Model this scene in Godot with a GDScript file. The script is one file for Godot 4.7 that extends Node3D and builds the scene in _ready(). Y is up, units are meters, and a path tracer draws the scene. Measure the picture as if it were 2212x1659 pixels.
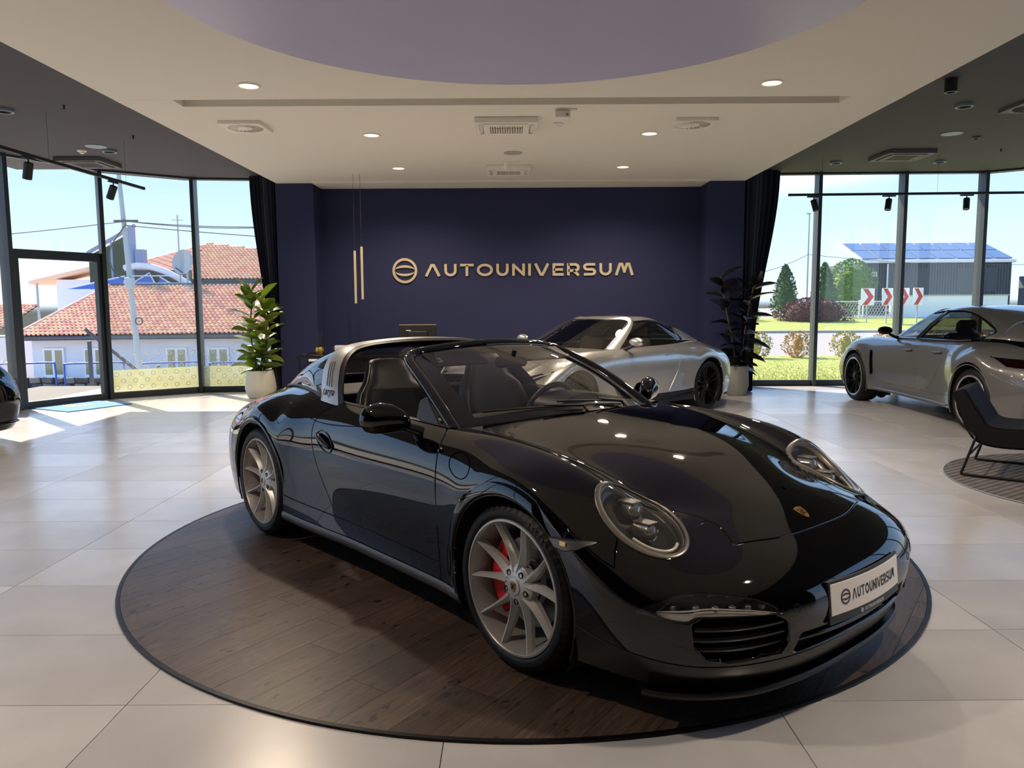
extends Node3D

# ------------------------------------------------------------------ scene
var M := {}
var taken := {}

func _ready() -> void:
	setup_camera_and_light()
	make_materials()
	build_room()
	build_ceiling_fittings()
	build_turntable()
	build_sign_wall()
	build_hero_car()
	build_side_cars()
	build_furniture()
	build_plants()
	build_outside()

func setup_camera_and_light() -> void:
	var cam := Camera3D.new()
	cam.name = "camera"
	cam.fov = rad_to_deg(2.0 * atan(829.5 / 1662.0))
	cam.near = 0.02
	cam.far = 400.0
	add_child(cam)
	cam.transform = Transform3D(Basis(Vector3.RIGHT, -0.1033) * Basis(Vector3.BACK, -0.006), Vector3(0, 1.463, 0))
	cam.current = true
	var sm := ProceduralSkyMaterial.new()
	sm.sky_top_color = Color(0.50, 0.74, 1.0)
	sm.sky_horizon_color = Color(0.86, 0.93, 1.0)
	sm.sky_curve = 0.14
	sm.ground_bottom_color = Color(0.42, 0.44, 0.42)
	sm.ground_horizon_color = Color(0.72, 0.76, 0.76)
	sm.sun_angle_max = 40.0
	sm.sun_curve = 0.4
	sm.sky_energy_multiplier = SKY_ENERGY
	sm.sky_cover = cloud_cover()
	sm.sky_cover_modulate = Color(1, 1, 1, 0.5)
	var sky := Sky.new()
	sky.sky_material = sm
	var env := Environment.new()
	env.background_mode = Environment.BG_SKY
	env.sky = sky
	env.ambient_light_source = Environment.AMBIENT_SOURCE_DISABLED
	env.tonemap_mode = Environment.TONE_MAPPER_LINEAR
	env.tonemap_exposure = EXPOSURE
	env.sdfgi_enabled = true
	env.ssao_enabled = true
	env.ssil_enabled = true
	var we := WorldEnvironment.new()
	we.name = "world_environment"
	we.environment = env
	add_child(we)
	var sun := DirectionalLight3D.new()
	sun.name = "sun"
	sun.light_energy = SUN_ENERGY
	sun.light_color = Color(1.0, 0.93, 0.82)
	sun.light_angular_distance = 0.6
	sun.shadow_enabled = true
	add_child(sun)
	sun.look_at_from_position(Vector3(-9.0, 10.0, -9.0), Vector3.ZERO)

const SKY_ENERGY := 1.14
const SUN_ENERGY := 3.2
const EXPOSURE := 1.25

func cloud_cover() -> ImageTexture:
	# thin streaks of high cloud, as in the strip of sky on the right
	var n := FastNoiseLite.new()
	n.seed = 5
	n.frequency = 0.012
	n.fractal_octaves = 4
	var im := Image.create(1024, 512, false, Image.FORMAT_RGBA8)
	for y in 512:
		for x in 1024:
			var v := n.get_noise_3d(60.0 * cos(x * TAU / 1024.0), 60.0 * sin(x * TAU / 1024.0), y * 1.6)
			var a: float = smoothstep(0.12, 0.5, v)
			im.set_pixel(x, y, Color(a, a, a, a * 0.7))
	return ImageTexture.create_from_image(im)

# ------------------------------------------------------------------ naming
func numbered(called: String) -> String:
	if not taken.has(called):
		taken[called] = 0
		return called
	taken[called] += 1
	return "%s_%03d" % [called, taken[called]]

func thing(called: String, label: String, category: String, at := Vector3.ZERO, turn := 0.0, group := "") -> Node3D:
	var o := Node3D.new()
	o.name = numbered(called)
	add_child(o)
	o.position = at
	o.rotation.y = turn
	tag(o, label, category, group)
	return o

func tag(o: Node, label: String, category := "", group := "") -> void:
	o.set_meta("label", label)
	if category != "":
		o.set_meta("category", category)
	if group != "":
		o.set_meta("group", group)

func part(called: String, mesh: Mesh, m: Material, parent: Node = null, label := "") -> MeshInstance3D:
	var o := MeshInstance3D.new()
	o.mesh = mesh
	o.material_override = m
	if parent == null:
		o.name = numbered(called)
		add_child(o)
	else:
		o.name = called
		parent.add_child(o, true)
	if label != "":
		o.set_meta("label", label)
	return o

func structure(called: String, mesh: Mesh, m: Material, label := "") -> MeshInstance3D:
	var o := part(called, mesh, m)
	o.set_meta("kind", "structure")
	if label != "":
		o.set_meta("label", label)
	return o

func group_node(called: String, parent: Node, at := Vector3.ZERO) -> Node3D:
	var o := Node3D.new()
	o.name = called
	parent.add_child(o, true)
	o.position = at
	return o

func copy_of(o: Node3D, at: Vector3, turn := 0.0, label := "") -> Node3D:
	var base: String = o.name
	if base.length() > 4 and base[-4] == "_" and base.right(3).is_valid_int():
		base = base.left(-4)
	var c: Node3D = o.duplicate()
	c.name = numbered(base)
	add_child(c)
	c.position = at
	c.rotation.y = turn
	if label != "":
		c.set_meta("label", label)
	return c

# ------------------------------------------------------------------ mesh kit
class Kit:
	var v := PackedVector3Array()
	var n := PackedVector3Array()
	var uv := PackedVector2Array()
	var idx := PackedInt32Array()

	func vert(p: Vector3, nn: Vector3, t := Vector2.ZERO) -> int:
		v.append(p)
		n.append(nn)
		uv.append(t)
		return v.size() - 1

	# a, b, c given counter-clockwise as seen from outside
	func tri(a: int, b: int, c: int) -> void:
		idx.append(a)
		idx.append(c)
		idx.append(b)

	func quad(a: int, b: int, c: int, d: int) -> void:
		tri(a, b, c)
		tri(a, c, d)

	func flat(pts: Array) -> void:
		# planar convex polygon, counter-clockwise from outside
		var nn: Vector3 = (pts[1] - pts[0]).cross(pts[2] - pts[0]).normalized()
		var k := v.size()
		for p in pts:
			vert(p, nn)
		for i in range(1, pts.size() - 1):
			tri(k, k + i, k + i + 1)

	func box(c: Vector3, s: Vector3, b := Basis.IDENTITY, bevel := 0.0) -> void:
		var h := s * 0.5
		if bevel <= 0.0:
			for ax in 3:
				for sg in [-1.0, 1.0]:
					var u := (ax + 1) % 3
					var w := (ax + 2) % 3
					var q := []
					for k in [[-1, -1], [1, -1], [1, 1], [-1, 1]]:
						var p := Vector3.ZERO
						p[ax] = sg * h[ax]
						p[u] = k[0] * h[u] * sg
						p[w] = k[1] * h[w]
						q.append(c + b * p)
					flat(q)
			return
		bevel = minf(bevel, minf(h.x, minf(h.y, h.z)) * 0.95)
		# bevelled box: faces, edge chamfers and corners with smooth-ish normals
		var i := h - Vector3.ONE * bevel
		for ax in 3:
			var u := (ax + 1) % 3
			var w := (ax + 2) % 3
			for sg in [-1.0, 1.0]:
				var q := []
				for k in [[-1, -1], [1, -1], [1, 1], [-1, 1]]:
					var p := Vector3.ZERO
					p[ax] = sg * h[ax]
					p[u] = k[0] * i[u] * sg
					p[w] = k[1] * i[w]
					q.append(c + b * p)
				flat(q)
			for su in [-1.0, 1.0]:
				for sw in [-1.0, 1.0]:
					var p0 := Vector3.ZERO
					var p1 := Vector3.ZERO
					p0[u] = su * h[u]
					p0[w] = sw * i[w]
					p1[u] = su * i[u]
					p1[w] = sw * h[w]
					var nu := Vector3.ZERO
					nu[u] = su
					var nw := Vector3.ZERO
					nw[w] = sw
					var e := Vector3.ZERO
					e[ax] = i[ax]
					var a0 := vert(c + b * (p0 - e), b * nu)
					var a1 := vert(c + b * (p0 + e), b * nu)
					var b0 := vert(c + b * (p1 - e), b * nw)
					var b1 := vert(c + b * (p1 + e), b * nw)
					if su * sw > 0:
						quad(a0, b0, b1, a1)
					else:
						quad(a0, a1, b1, b0)
		for sx in [-1.0, 1.0]:
			for sy in [-1.0, 1.0]:
				for sz in [-1.0, 1.0]:
					var sgn := Vector3(sx, sy, sz)
					var a := vert(c + b * (Vector3(h.x, i.y, i.z) * sgn), b * Vector3(sx, 0, 0))
					var bb := vert(c + b * (Vector3(i.x, h.y, i.z) * sgn), b * Vector3(0, sy, 0))
					var cc := vert(c + b * (Vector3(i.x, i.y, h.z) * sgn), b * Vector3(0, 0, sz))
					if sx * sy * sz > 0:
						tri(a, bb, cc)
					else:
						tri(a, cc, bb)

	# grid of points rows x cols; smooth normals; outside is (col dir) x (row dir)
	func grid(g: Array, close_u := false, close_v := false, uvscale := 1.0) -> void:
		var nr: int = g.size()
		var nc: int = g[0].size()
		var k := v.size()
		for r in nr:
			for q in nc:
				var ra := r - 1
				var rb := r + 1
				var ca := q - 1
				var cb := q + 1
				if close_v:
					ra = (ra + nr) % nr
					rb = rb % nr
				else:
					ra = maxi(ra, 0)
					rb = mini(rb, nr - 1)
				if close_u:
					ca = (ca + nc) % nc
					cb = cb % nc
				else:
					ca = maxi(ca, 0)
					cb = mini(cb, nc - 1)
				var du: Vector3 = g[r][cb] - g[r][ca]
				var dv: Vector3 = g[rb][q] - g[ra][q]
				var nn := du.cross(dv)
				if nn.length_squared() < 1e-16:
					# a pole: borrow from the neighbour row
					var r2 := r + 1 if r < nr / 2 else r - 1
					r2 = clampi(r2, 0, nr - 1)
					var du2: Vector3 = g[r2][cb] - g[r2][ca]
					nn = du2.cross(dv)
				vert(g[r][q], nn.normalized(), Vector2(q, r) * uvscale)
		for r in (nr if close_v else nr - 1):
			for q in (nc if close_u else nc - 1):
				var r1 := (r + 1) % nr
				var q1 := (q + 1) % nc
				quad(k + r * nc + q, k + r * nc + q1, k + r1 * nc + q1, k + r1 * nc + q)

	# round tube along a path
	func tube(path: Array, rad, segs := 10, closed := false, caps := true) -> void:
		var np: int = path.size()
		var up := Vector3.UP
		var d0: Vector3 = (path[1] - path[0]).normalized()
		if absf(d0.dot(up)) > 0.9:
			up = Vector3.RIGHT
		var rows := []
		var x := d0.cross(up).normalized()
		for i in np:
			var a: Vector3 = path[(i - 1 + np) % np] if (closed or i > 0) else path[i]
			var b: Vector3 = path[(i + 1) % np] if (closed or i < np - 1) else path[i]
			var d := (b - a).normalized()
			x = (x - d * x.dot(d)).normalized()
			var y := d.cross(x)
			var r: float = rad[i] if rad is Array else rad
			var row := []
			for s in segs:
				var t := TAU * s / segs
				row.append(path[i] + (x * cos(t) + y * sin(t)) * r)
			rows.append(row)
		grid(rows, true, closed)
		if caps and not closed:
			var q: Array = rows[0].duplicate()
			q.reverse()
			flat(q)
			flat(rows[np - 1])

	# profile of (radius, height) turned about an axis
	func lathe(prof: Array, segs := 32, c := Vector3.ZERO, b := Basis.IDENTITY) -> void:
		# every profile edge sharper than 40 degrees splits the shading
		var runs := [[prof[0]]]
		for i in range(1, prof.size()):
			runs[-1].append(prof[i])
			if i < prof.size() - 1:
				var d0: Vector2 = (prof[i] - prof[i - 1]).normalized()
				var d1: Vector2 = (prof[i + 1] - prof[i]).normalized()
				if d0.dot(d1) < 0.77:
					runs.append([prof[i]])
		for run in runs:
			var rows := []
			for p in run:
				var row := []
				for s in segs:
					var t := -TAU * s / segs
					row.append(c + b * Vector3(p.x * cos(t), p.y, p.x * sin(t)))
				rows.append(row)
			grid(rows, true, false)

	# extrude a 2D polygon (counter-clockwise) along +z of basis b by depth
	func extrude(poly: PackedVector2Array, depth: float, c := Vector3.ZERO, b := Basis.IDENTITY, smooth_sides := false) -> void:
		var t := Geometry2D.triangulate_polygon(poly)
		if Geometry2D.is_polygon_clockwise(poly):
			poly = poly.duplicate()
			poly.reverse()
			t = Geometry2D.triangulate_polygon(poly)
		var np := poly.size()
		for side in 2:
			var k := v.size()
			var z := depth if side == 0 else 0.0
			for p in poly:
				vert(c + b * Vector3(p.x, p.y, z), b * Vector3(0, 0, 1 if side == 0 else -1), p)
			for i in range(0, t.size(), 3):
				var a := t[i]
				var bb := t[i + 1]
				var cc := t[i + 2]
				var area := (poly[bb] - poly[a]).cross(poly[cc] - poly[a])
				if (area > 0) == (side == 0):
					tri(k + a, k + bb, k + cc)
				else:
					tri(k + a, k + cc, k + bb)
		for i in np:
			var p := poly[i]
			var q := poly[(i + 1) % np]
			var e := (q - p).normalized()
			var nn := b * Vector3(e.y, -e.x, 0)
			var n0 := nn
			var n1 := nn
			if smooth_sides:
				var o := poly[(i - 1 + np) % np]
				var r := poly[(i + 2) % np]
				var e0 := (p - o).normalized()
				var e1 := (r - q).normalized()
				if e0.dot(e) > 0.7:
					n0 = (b * Vector3(e.y + e0.y, -e.x - e0.x, 0)).normalized()
				if e1.dot(e) > 0.7:
					n1 = (b * Vector3(e.y + e1.y, -e.x - e1.x, 0)).normalized()
			var a0 := vert(c + b * Vector3(p.x, p.y, 0), n0)
			var a1 := vert(c + b * Vector3(q.x, q.y, 0), n1)
			var a2 := vert(c + b * Vector3(q.x, q.y, depth), n1)
			var a3 := vert(c + b * Vector3(p.x, p.y, depth), n0)
			quad(a0, a1, a2, a3)

	func add(o: Kit, t := Transform3D.IDENTITY) -> void:
		var k := v.size()
		var flip := t.basis.determinant() < 0
		for i in o.v.size():
			vert(t * o.v[i], (t.basis * o.n[i]).normalized(), o.uv[i])
		for i in range(0, o.idx.size(), 3):
			if flip:
				idx.append(k + o.idx[i])
				idx.append(k + o.idx[i + 2])
				idx.append(k + o.idx[i + 1])
			else:
				for j in 3:
					idx.append(k + o.idx[i + j])

	func done() -> ArrayMesh:
		var a := []
		a.resize(Mesh.ARRAY_MAX)
		a[Mesh.ARRAY_VERTEX] = v
		a[Mesh.ARRAY_NORMAL] = n
		a[Mesh.ARRAY_TEX_UV] = uv
		a[Mesh.ARRAY_INDEX] = idx
		var m := ArrayMesh.new()
		m.add_surface_from_arrays(Mesh.PRIMITIVE_TRIANGLES, a)
		return m

func box_mesh(c: Vector3, s: Vector3, bevel := 0.0, b := Basis.IDENTITY) -> ArrayMesh:
	var k := Kit.new()
	k.box(c, s, b, bevel)
	return k.done()

func tube_mesh(path: Array, r, segs := 10, closed := false) -> ArrayMesh:
	var k := Kit.new()
	k.tube(path, r, segs, closed)
	return k.done()

func lathe_mesh(prof: Array, segs := 32, c := Vector3.ZERO, b := Basis.IDENTITY) -> ArrayMesh:
	var k := Kit.new()
	k.lathe(prof, segs, c, b)
	return k.done()

func extrude_mesh(poly: PackedVector2Array, depth: float, c := Vector3.ZERO, b := Basis.IDENTITY, smooth_sides := false) -> ArrayMesh:
	var k := Kit.new()
	k.extrude(poly, depth, c, b, smooth_sides)
	return k.done()

# Catmull-Rom through points
func spline(pts: Array, per := 6, closed := false) -> Array:
	var out := []
	var n := pts.size()
	var last := n if closed else n - 1
	for i in last:
		var p0 = pts[(i - 1 + n) % n] if (closed or i > 0) else pts[0] * 2.0 - pts[1]
		var p1 = pts[i]
		var p2 = pts[(i + 1) % n]
		var p3 = pts[(i + 2) % n] if (closed or i < n - 2) else pts[n - 1] * 2.0 - pts[n - 2]
		for k in per:
			var t := float(k) / per
			out.append(0.5 * (2.0 * p1 + (p2 - p0) * t + (2.0 * p0 - 5.0 * p1 + 4.0 * p2 - p3) * t * t + (3.0 * p1 - p0 - 3.0 * p2 + p3) * t * t * t))
	if not closed:
		out.append(pts[n - 1])
	return out

func frame_from(z: Vector3, up := Vector3.UP) -> Basis:
	z = z.normalized()
	var x := up.cross(z).normalized()
	return Basis(x, z.cross(x), z)

# ------------------------------------------------------------------ subdivision surfaces
class SubD:
	var v := PackedVector3Array()
	var f := PackedInt32Array()
	var tg := PackedInt32Array()
	var nrm := PackedVector3Array()

	func refine() -> void:
		var nv := v.size()
		var nf := tg.size()
		var em := {}
		var ea := PackedInt32Array()
		var eb := PackedInt32Array()
		var e0 := PackedInt32Array()
		var e1 := PackedInt32Array()
		var fe := PackedInt32Array()
		fe.resize(nf * 4)
		var fp := PackedVector3Array()
		fp.resize(nf)
		var sf := PackedVector3Array()
		var se := PackedVector3Array()
		var sb := PackedVector3Array()
		var cn := PackedInt32Array()
		var cb := PackedInt32Array()
		var cf := PackedInt32Array()
		for i in nf:
			fp[i] = (v[f[i * 4]] + v[f[i * 4 + 1]] + v[f[i * 4 + 2]] + v[f[i * 4 + 3]]) * 0.25
		sf.resize(nv)
		se.resize(nv)
		sb.resize(nv)
		cn.resize(nv)
		cb.resize(nv)
		cf.resize(nv)
		sf.fill(Vector3.ZERO)
		se.fill(Vector3.ZERO)
		sb.fill(Vector3.ZERO)
		cn.fill(0)
		cb.fill(0)
		cf.fill(0)
		for i in nf:
			for j in 4:
				var a := f[i * 4 + j]
				var b := f[i * 4 + (j + 1) % 4]
				sf[a] += fp[i]
				cf[a] += 1
				var key := mini(a, b) * 1000000 + maxi(a, b)
				var e: int = em.get(key, -1)
				if e < 0:
					e = ea.size()
					em[key] = e
					ea.append(a)
					eb.append(b)
					e0.append(i)
					e1.append(-1)
				else:
					e1[e] = i
				fe[i * 4 + j] = e
		var ne := ea.size()
		var out := PackedVector3Array()
		out.resize(nv + ne + nf)
		for e in ne:
			var a := ea[e]
			var b := eb[e]
			var mid := (v[a] + v[b]) * 0.5
			se[a] += mid
			se[b] += mid
			cn[a] += 1
			cn[b] += 1
			if e1[e] < 0:
				out[nv + e] = mid
				sb[a] += v[b]
				sb[b] += v[a]
				cb[a] += 1
				cb[b] += 1
			else:
				out[nv + e] = mid * 0.5 + (fp[e0[e]] + fp[e1[e]]) * 0.25
		for i in nv:
			if cb[i] > 0:
				if cf[i] == 1 or cb[i] != 2:
					out[i] = v[i]
				else:
					out[i] = (v[i] * 6.0 + sb[i]) / 8.0
			else:
				var n := float(cn[i])
				out[i] = (sf[i] / n + se[i] * 2.0 / n + v[i] * (n - 3.0)) / n
		var nfq := PackedInt32Array()
		nfq.resize(nf * 16)
		var nt := PackedInt32Array()
		nt.resize(nf * 4)
		for i in nf:
			out[nv + ne + i] = fp[i]
			for j in 4:
				var q := (i * 4 + j) * 4
				nfq[q] = f[i * 4 + j]
				nfq[q + 1] = nv + fe[i * 4 + j]
				nfq[q + 2] = nv + ne + i
				nfq[q + 3] = nv + fe[i * 4 + (j + 3) % 4]
				nt[i * 4 + j] = tg[i]
		v = out
		f = nfq
		tg = nt

	# move the cage so that the limit surface passes through the given points
	func interpolate(times := 10) -> void:
		var nv := v.size()
		var target := v.duplicate()
		var nb := []
		var dg := []
		var bd := []
		for i in nv:
			nb.append({})
			dg.append([])
			bd.append([])
		var count := {}
		for i in tg.size():
			for j in 4:
				var a := f[i * 4 + j]
				var b := f[i * 4 + (j + 1) % 4]
				nb[a][b] = true
				nb[b][a] = true
				dg[a].append(f[i * 4 + (j + 2) % 4])
				var key := Vector2i(mini(a, b), maxi(a, b))
				count[key] = count.get(key, 0) + 1
		for key in count:
			if count[key] == 1:
				bd[key.x].append(key.y)
				bd[key.y].append(key.x)
		for t in times:
			var d := PackedVector3Array()
			d.resize(nv)
			for i in nv:
				var l := v[i]
				if bd[i].size() > 0:
					if bd[i].size() == 2 and dg[i].size() > 1:
						l = (v[i] * 4.0 + v[bd[i][0]] + v[bd[i][1]]) / 6.0
				else:
					var n := float(nb[i].size())
					var s := v[i] * n * n
					for q in nb[i]:
						s += v[q] * 4.0
					for q in dg[i]:
						s += v[q]
					l = s / (n * (n + 5.0))
				d[i] = target[i] - l
			for i in nv:
				v[i] += d[i] * 0.9

	func normals() -> void:
		nrm.resize(v.size())
		nrm.fill(Vector3.ZERO)
		for i in tg.size():
			var a := f[i * 4]
			var b := f[i * 4 + 1]
			var c := f[i * 4 + 2]
			var d := f[i * 4 + 3]
			var n := (v[c] - v[a]).cross(v[d] - v[b])
			nrm[a] += n
			nrm[b] += n
			nrm[c] += n
			nrm[d] += n
		for i in v.size():
			nrm[i] = nrm[i].normalized()

	# drop the faces inside a polygon drawn in the plane of fr, and snap the rim to it
	func cut(fr: Transform3D, poly: PackedVector2Array, deep := 0.2, only := -1) -> void:
		var inv := fr.affine_inverse()
		var r := 0.0
		for p in poly:
			r = maxf(r, p.length())
		r += 0.05
		var keep_f := PackedInt32Array()
		var keep_t := PackedInt32Array()
		var gone := {}
		var stay := {}
		for i in tg.size():
			var out := true
			if only < 0 or tg[i] == only:
				var c := inv * ((v[f[i * 4]] + v[f[i * 4 + 1]] + v[f[i * 4 + 2]] + v[f[i * 4 + 3]]) * 0.25)
				if absf(c.z) < deep and absf(c.x) < r and absf(c.y) < r and Geometry2D.is_point_in_polygon(Vector2(c.x, c.y), poly):
					out = false
			for j in 4:
				if out:
					keep_f.append(f[i * 4 + j])
					stay[f[i * 4 + j]] = true
				else:
					gone[f[i * 4 + j]] = true
			if out:
				keep_t.append(tg[i])
		f = keep_f
		tg = keep_t
		for i in gone:
			if stay.has(i):
				var c := inv * v[i]
				var best := Vector2.ZERO
				var bd := 1e9
				for k in poly.size():
					var q := Geometry2D.get_closest_point_to_segment(Vector2(c.x, c.y), poly[k], poly[(k + 1) % poly.size()])
					var d := q.distance_to(Vector2(c.x, c.y))
					if d < bd:
						bd = d
						best = q
				v[i] = fr * Vector3(best.x, best.y, c.z)

	# the faces carrying one of the tags as a panel with its own edges
	func panel(tags: Array, gap := 0.0015, skirt := 0.012, bevel := 0.0) -> ArrayMesh:
		var want := {}
		for t in tags:
			want[t] = true
		var map := {}
		var k := Kit.new()
		var cnt := {}
		var faces := []
		for i in tg.size():
			if want.has(tg[i]):
				faces.append(i)
				for j in 4:
					var a := f[i * 4 + j]
					var b := f[i * 4 + (j + 1) % 4]
					if not map.has(a):
						map[a] = k.vert(v[a], nrm[a], Vector2(v[a].x, v[a].z))
					var key := mini(a, b) * 1000000 + maxi(a, b)
					cnt[key] = cnt.get(key, 0) + 1
		var pull := {}
		for i in faces:
			for j in 4:
				var a := f[i * 4 + j]
				var b := f[i * 4 + (j + 1) % 4]
				if cnt[mini(a, b) * 1000000 + maxi(a, b)] == 1:
					var e := (v[b] - v[a]).normalized()
					var inn := nrm[a].cross(e).normalized()
					pull[a] = pull.get(a, Vector3.ZERO) + inn
					pull[b] = pull.get(b, Vector3.ZERO) + nrm[b].cross(e).normalized()
		for a in pull:
			k.v[map[a]] += pull[a].normalized() * (gap + bevel)
		var low := {}
		for i in faces:
			k.quad(map[f[i * 4]], map[f[i * 4 + 1]], map[f[i * 4 + 2]], map[f[i * 4 + 3]])
			if skirt > 0.0:
				for j in 4:
					var a := f[i * 4 + j]
					var b := f[i * 4 + (j + 1) % 4]
					if cnt[mini(a, b) * 1000000 + maxi(a, b)] == 1:
						for q in [a, b]:
							if not low.has(q):
								var o: Vector3 = -pull[q].normalized()
								var e0: Vector3 = k.v[map[q]] + o * bevel - nrm[q] * bevel * 0.6
								low[q] = [k.vert(e0, (o + nrm[q] * 0.8).normalized()), k.vert(e0 - nrm[q] * skirt, o)]
						k.quad(low[a][0], low[a][1], low[b][1], low[b][0])
						if bevel > 0.0:
							k.quad(map[a], low[a][0], low[b][0], map[b])
		return k.done()

	# surface lookup: axis 2 (from the side, given x and y), axis 1 (from above, given x and z), axis 0 (from the front, given y and z)
	var hash := [{}, {}, {}]
	var sv := PackedVector3Array()
	var sn := PackedVector3Array()
	var cell := 0.03
	func index(c := 0.03) -> void:
		cell = c
		sv = v.duplicate()
		sn = nrm.duplicate()
		var used := {}
		for i in f:
			used[i] = true
		for i in used:
			var p := v[i]
			var q := nrm[i]
			for ax in 3:
				var ok: bool = q[ax] > 0.12
				if ok:
					var u := (ax + 1) % 3
					var w := (ax + 2) % 3
					var key := Vector2i(floori(p[u] / cell), floori(p[w] / cell))
					if not hash[ax].has(key):
						hash[ax][key] = []
					hash[ax][key].append(i)

	func on(ax: int, p: Vector3) -> Vector3:
		return hit(ax, p)[0]

	func hit(ax: int, p: Vector3) -> Array:
		var u := (ax + 1) % 3
		var w := (ax + 2) % 3
		var c := Vector2i(floori(p[u] / cell), floori(p[w] / cell))
		var best := -1
		var bs := 1e9
		for r in range(1, 5):
			for i in range(-r, r + 1):
				for j in range(-r, r + 1):
					for q in hash[ax].get(c + Vector2i(i, j), []):
						var d2: float = (sv[q][u] - p[u]) ** 2 + (sv[q][w] - p[w]) ** 2
						# prefer the outermost sheet
						d2 -= sv[q][ax] * 0.0004
						if d2 < bs:
							bs = d2
							best = q
			if best >= 0:
				break
		if best < 0:
			return [p, Vector3.UP]
		var n := sn[best]
		var o := p
		o[ax] = sv[best][ax] - (n[u] * (p[u] - sv[best][u]) + n[w] * (p[w] - sv[best][w])) / n[ax]
		if absf(o[ax] - sv[best][ax]) > 0.06:
			o[ax] = sv[best][ax]
		return [o, n]

# body cage shared by all cars: a belt of columns from the middle of the nose round to
# the middle of the tail, six points high, with a bonnet grid and a deck grid on top
# cols: array of [name, [six points]]; front / rear index of the corner columns
class BodyCage:
	var s := SubD.new()
	var ids := {}

	func vid(p: Vector3) -> int:
		var key := Vector3i((p * 10000.0).round())
		if not ids.has(key):
			ids[key] = s.v.size()
			s.v.append(p)
		return ids[key]

	func face(a: Vector3, b: Vector3, c: Vector3, d: Vector3, t: int) -> void:
		# given for the right side; the left side is mirrored with tag + 100
		s.f.append_array(PackedInt32Array([vid(a), vid(b), vid(c), vid(d)]))
		s.tg.append(t)
		var m := Vector3(1, 1, -1)
		s.f.append_array(PackedInt32Array([vid(a * m), vid(d * m), vid(c * m), vid(b * m)]))
		s.tg.append(t + 100)

# ------------------------------------------------------------------ materials
func mk(called: String, c: Color, rough := 0.6, metal := 0.0, spec := 0.5) -> StandardMaterial3D:
	var m := StandardMaterial3D.new()
	m.albedo_color = c
	m.roughness = rough
	m.metallic = metal
	m.metallic_specular = spec
	M[called] = m
	return m

func glass_mat(called: String, c: Color, alpha: float, rough := 0.0) -> StandardMaterial3D:
	var m := mk(called, Color(c.r, c.g, c.b, alpha), rough)
	m.transparency = BaseMaterial3D.TRANSPARENCY_ALPHA
	return m

func noise_tex(freq: float, lo: Color, hi: Color, sd := 1, size := 512, octaves := 5, type := FastNoiseLite.TYPE_SIMPLEX_SMOOTH) -> ImageTexture:
	var n := FastNoiseLite.new()
	n.seed = sd
	n.noise_type = type
	n.frequency = freq
	n.fractal_octaves = octaves
	var im := n.get_seamless_image(size, size)
	var out := Image.create(size, size, true, Image.FORMAT_RGB8)
	for y in size:
		for x in size:
			out.set_pixel(x, y, lo.lerp(hi, im.get_pixel(x, y).r))
	out.generate_mipmaps()
	return ImageTexture.create_from_image(out)

func triplanar(m: StandardMaterial3D, tex: Texture2D, scale: float, world := true) -> void:
	m.albedo_texture = tex
	m.uv1_triplanar = true
	m.uv1_world_triplanar = world
	m.uv1_scale = Vector3.ONE * scale

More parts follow.
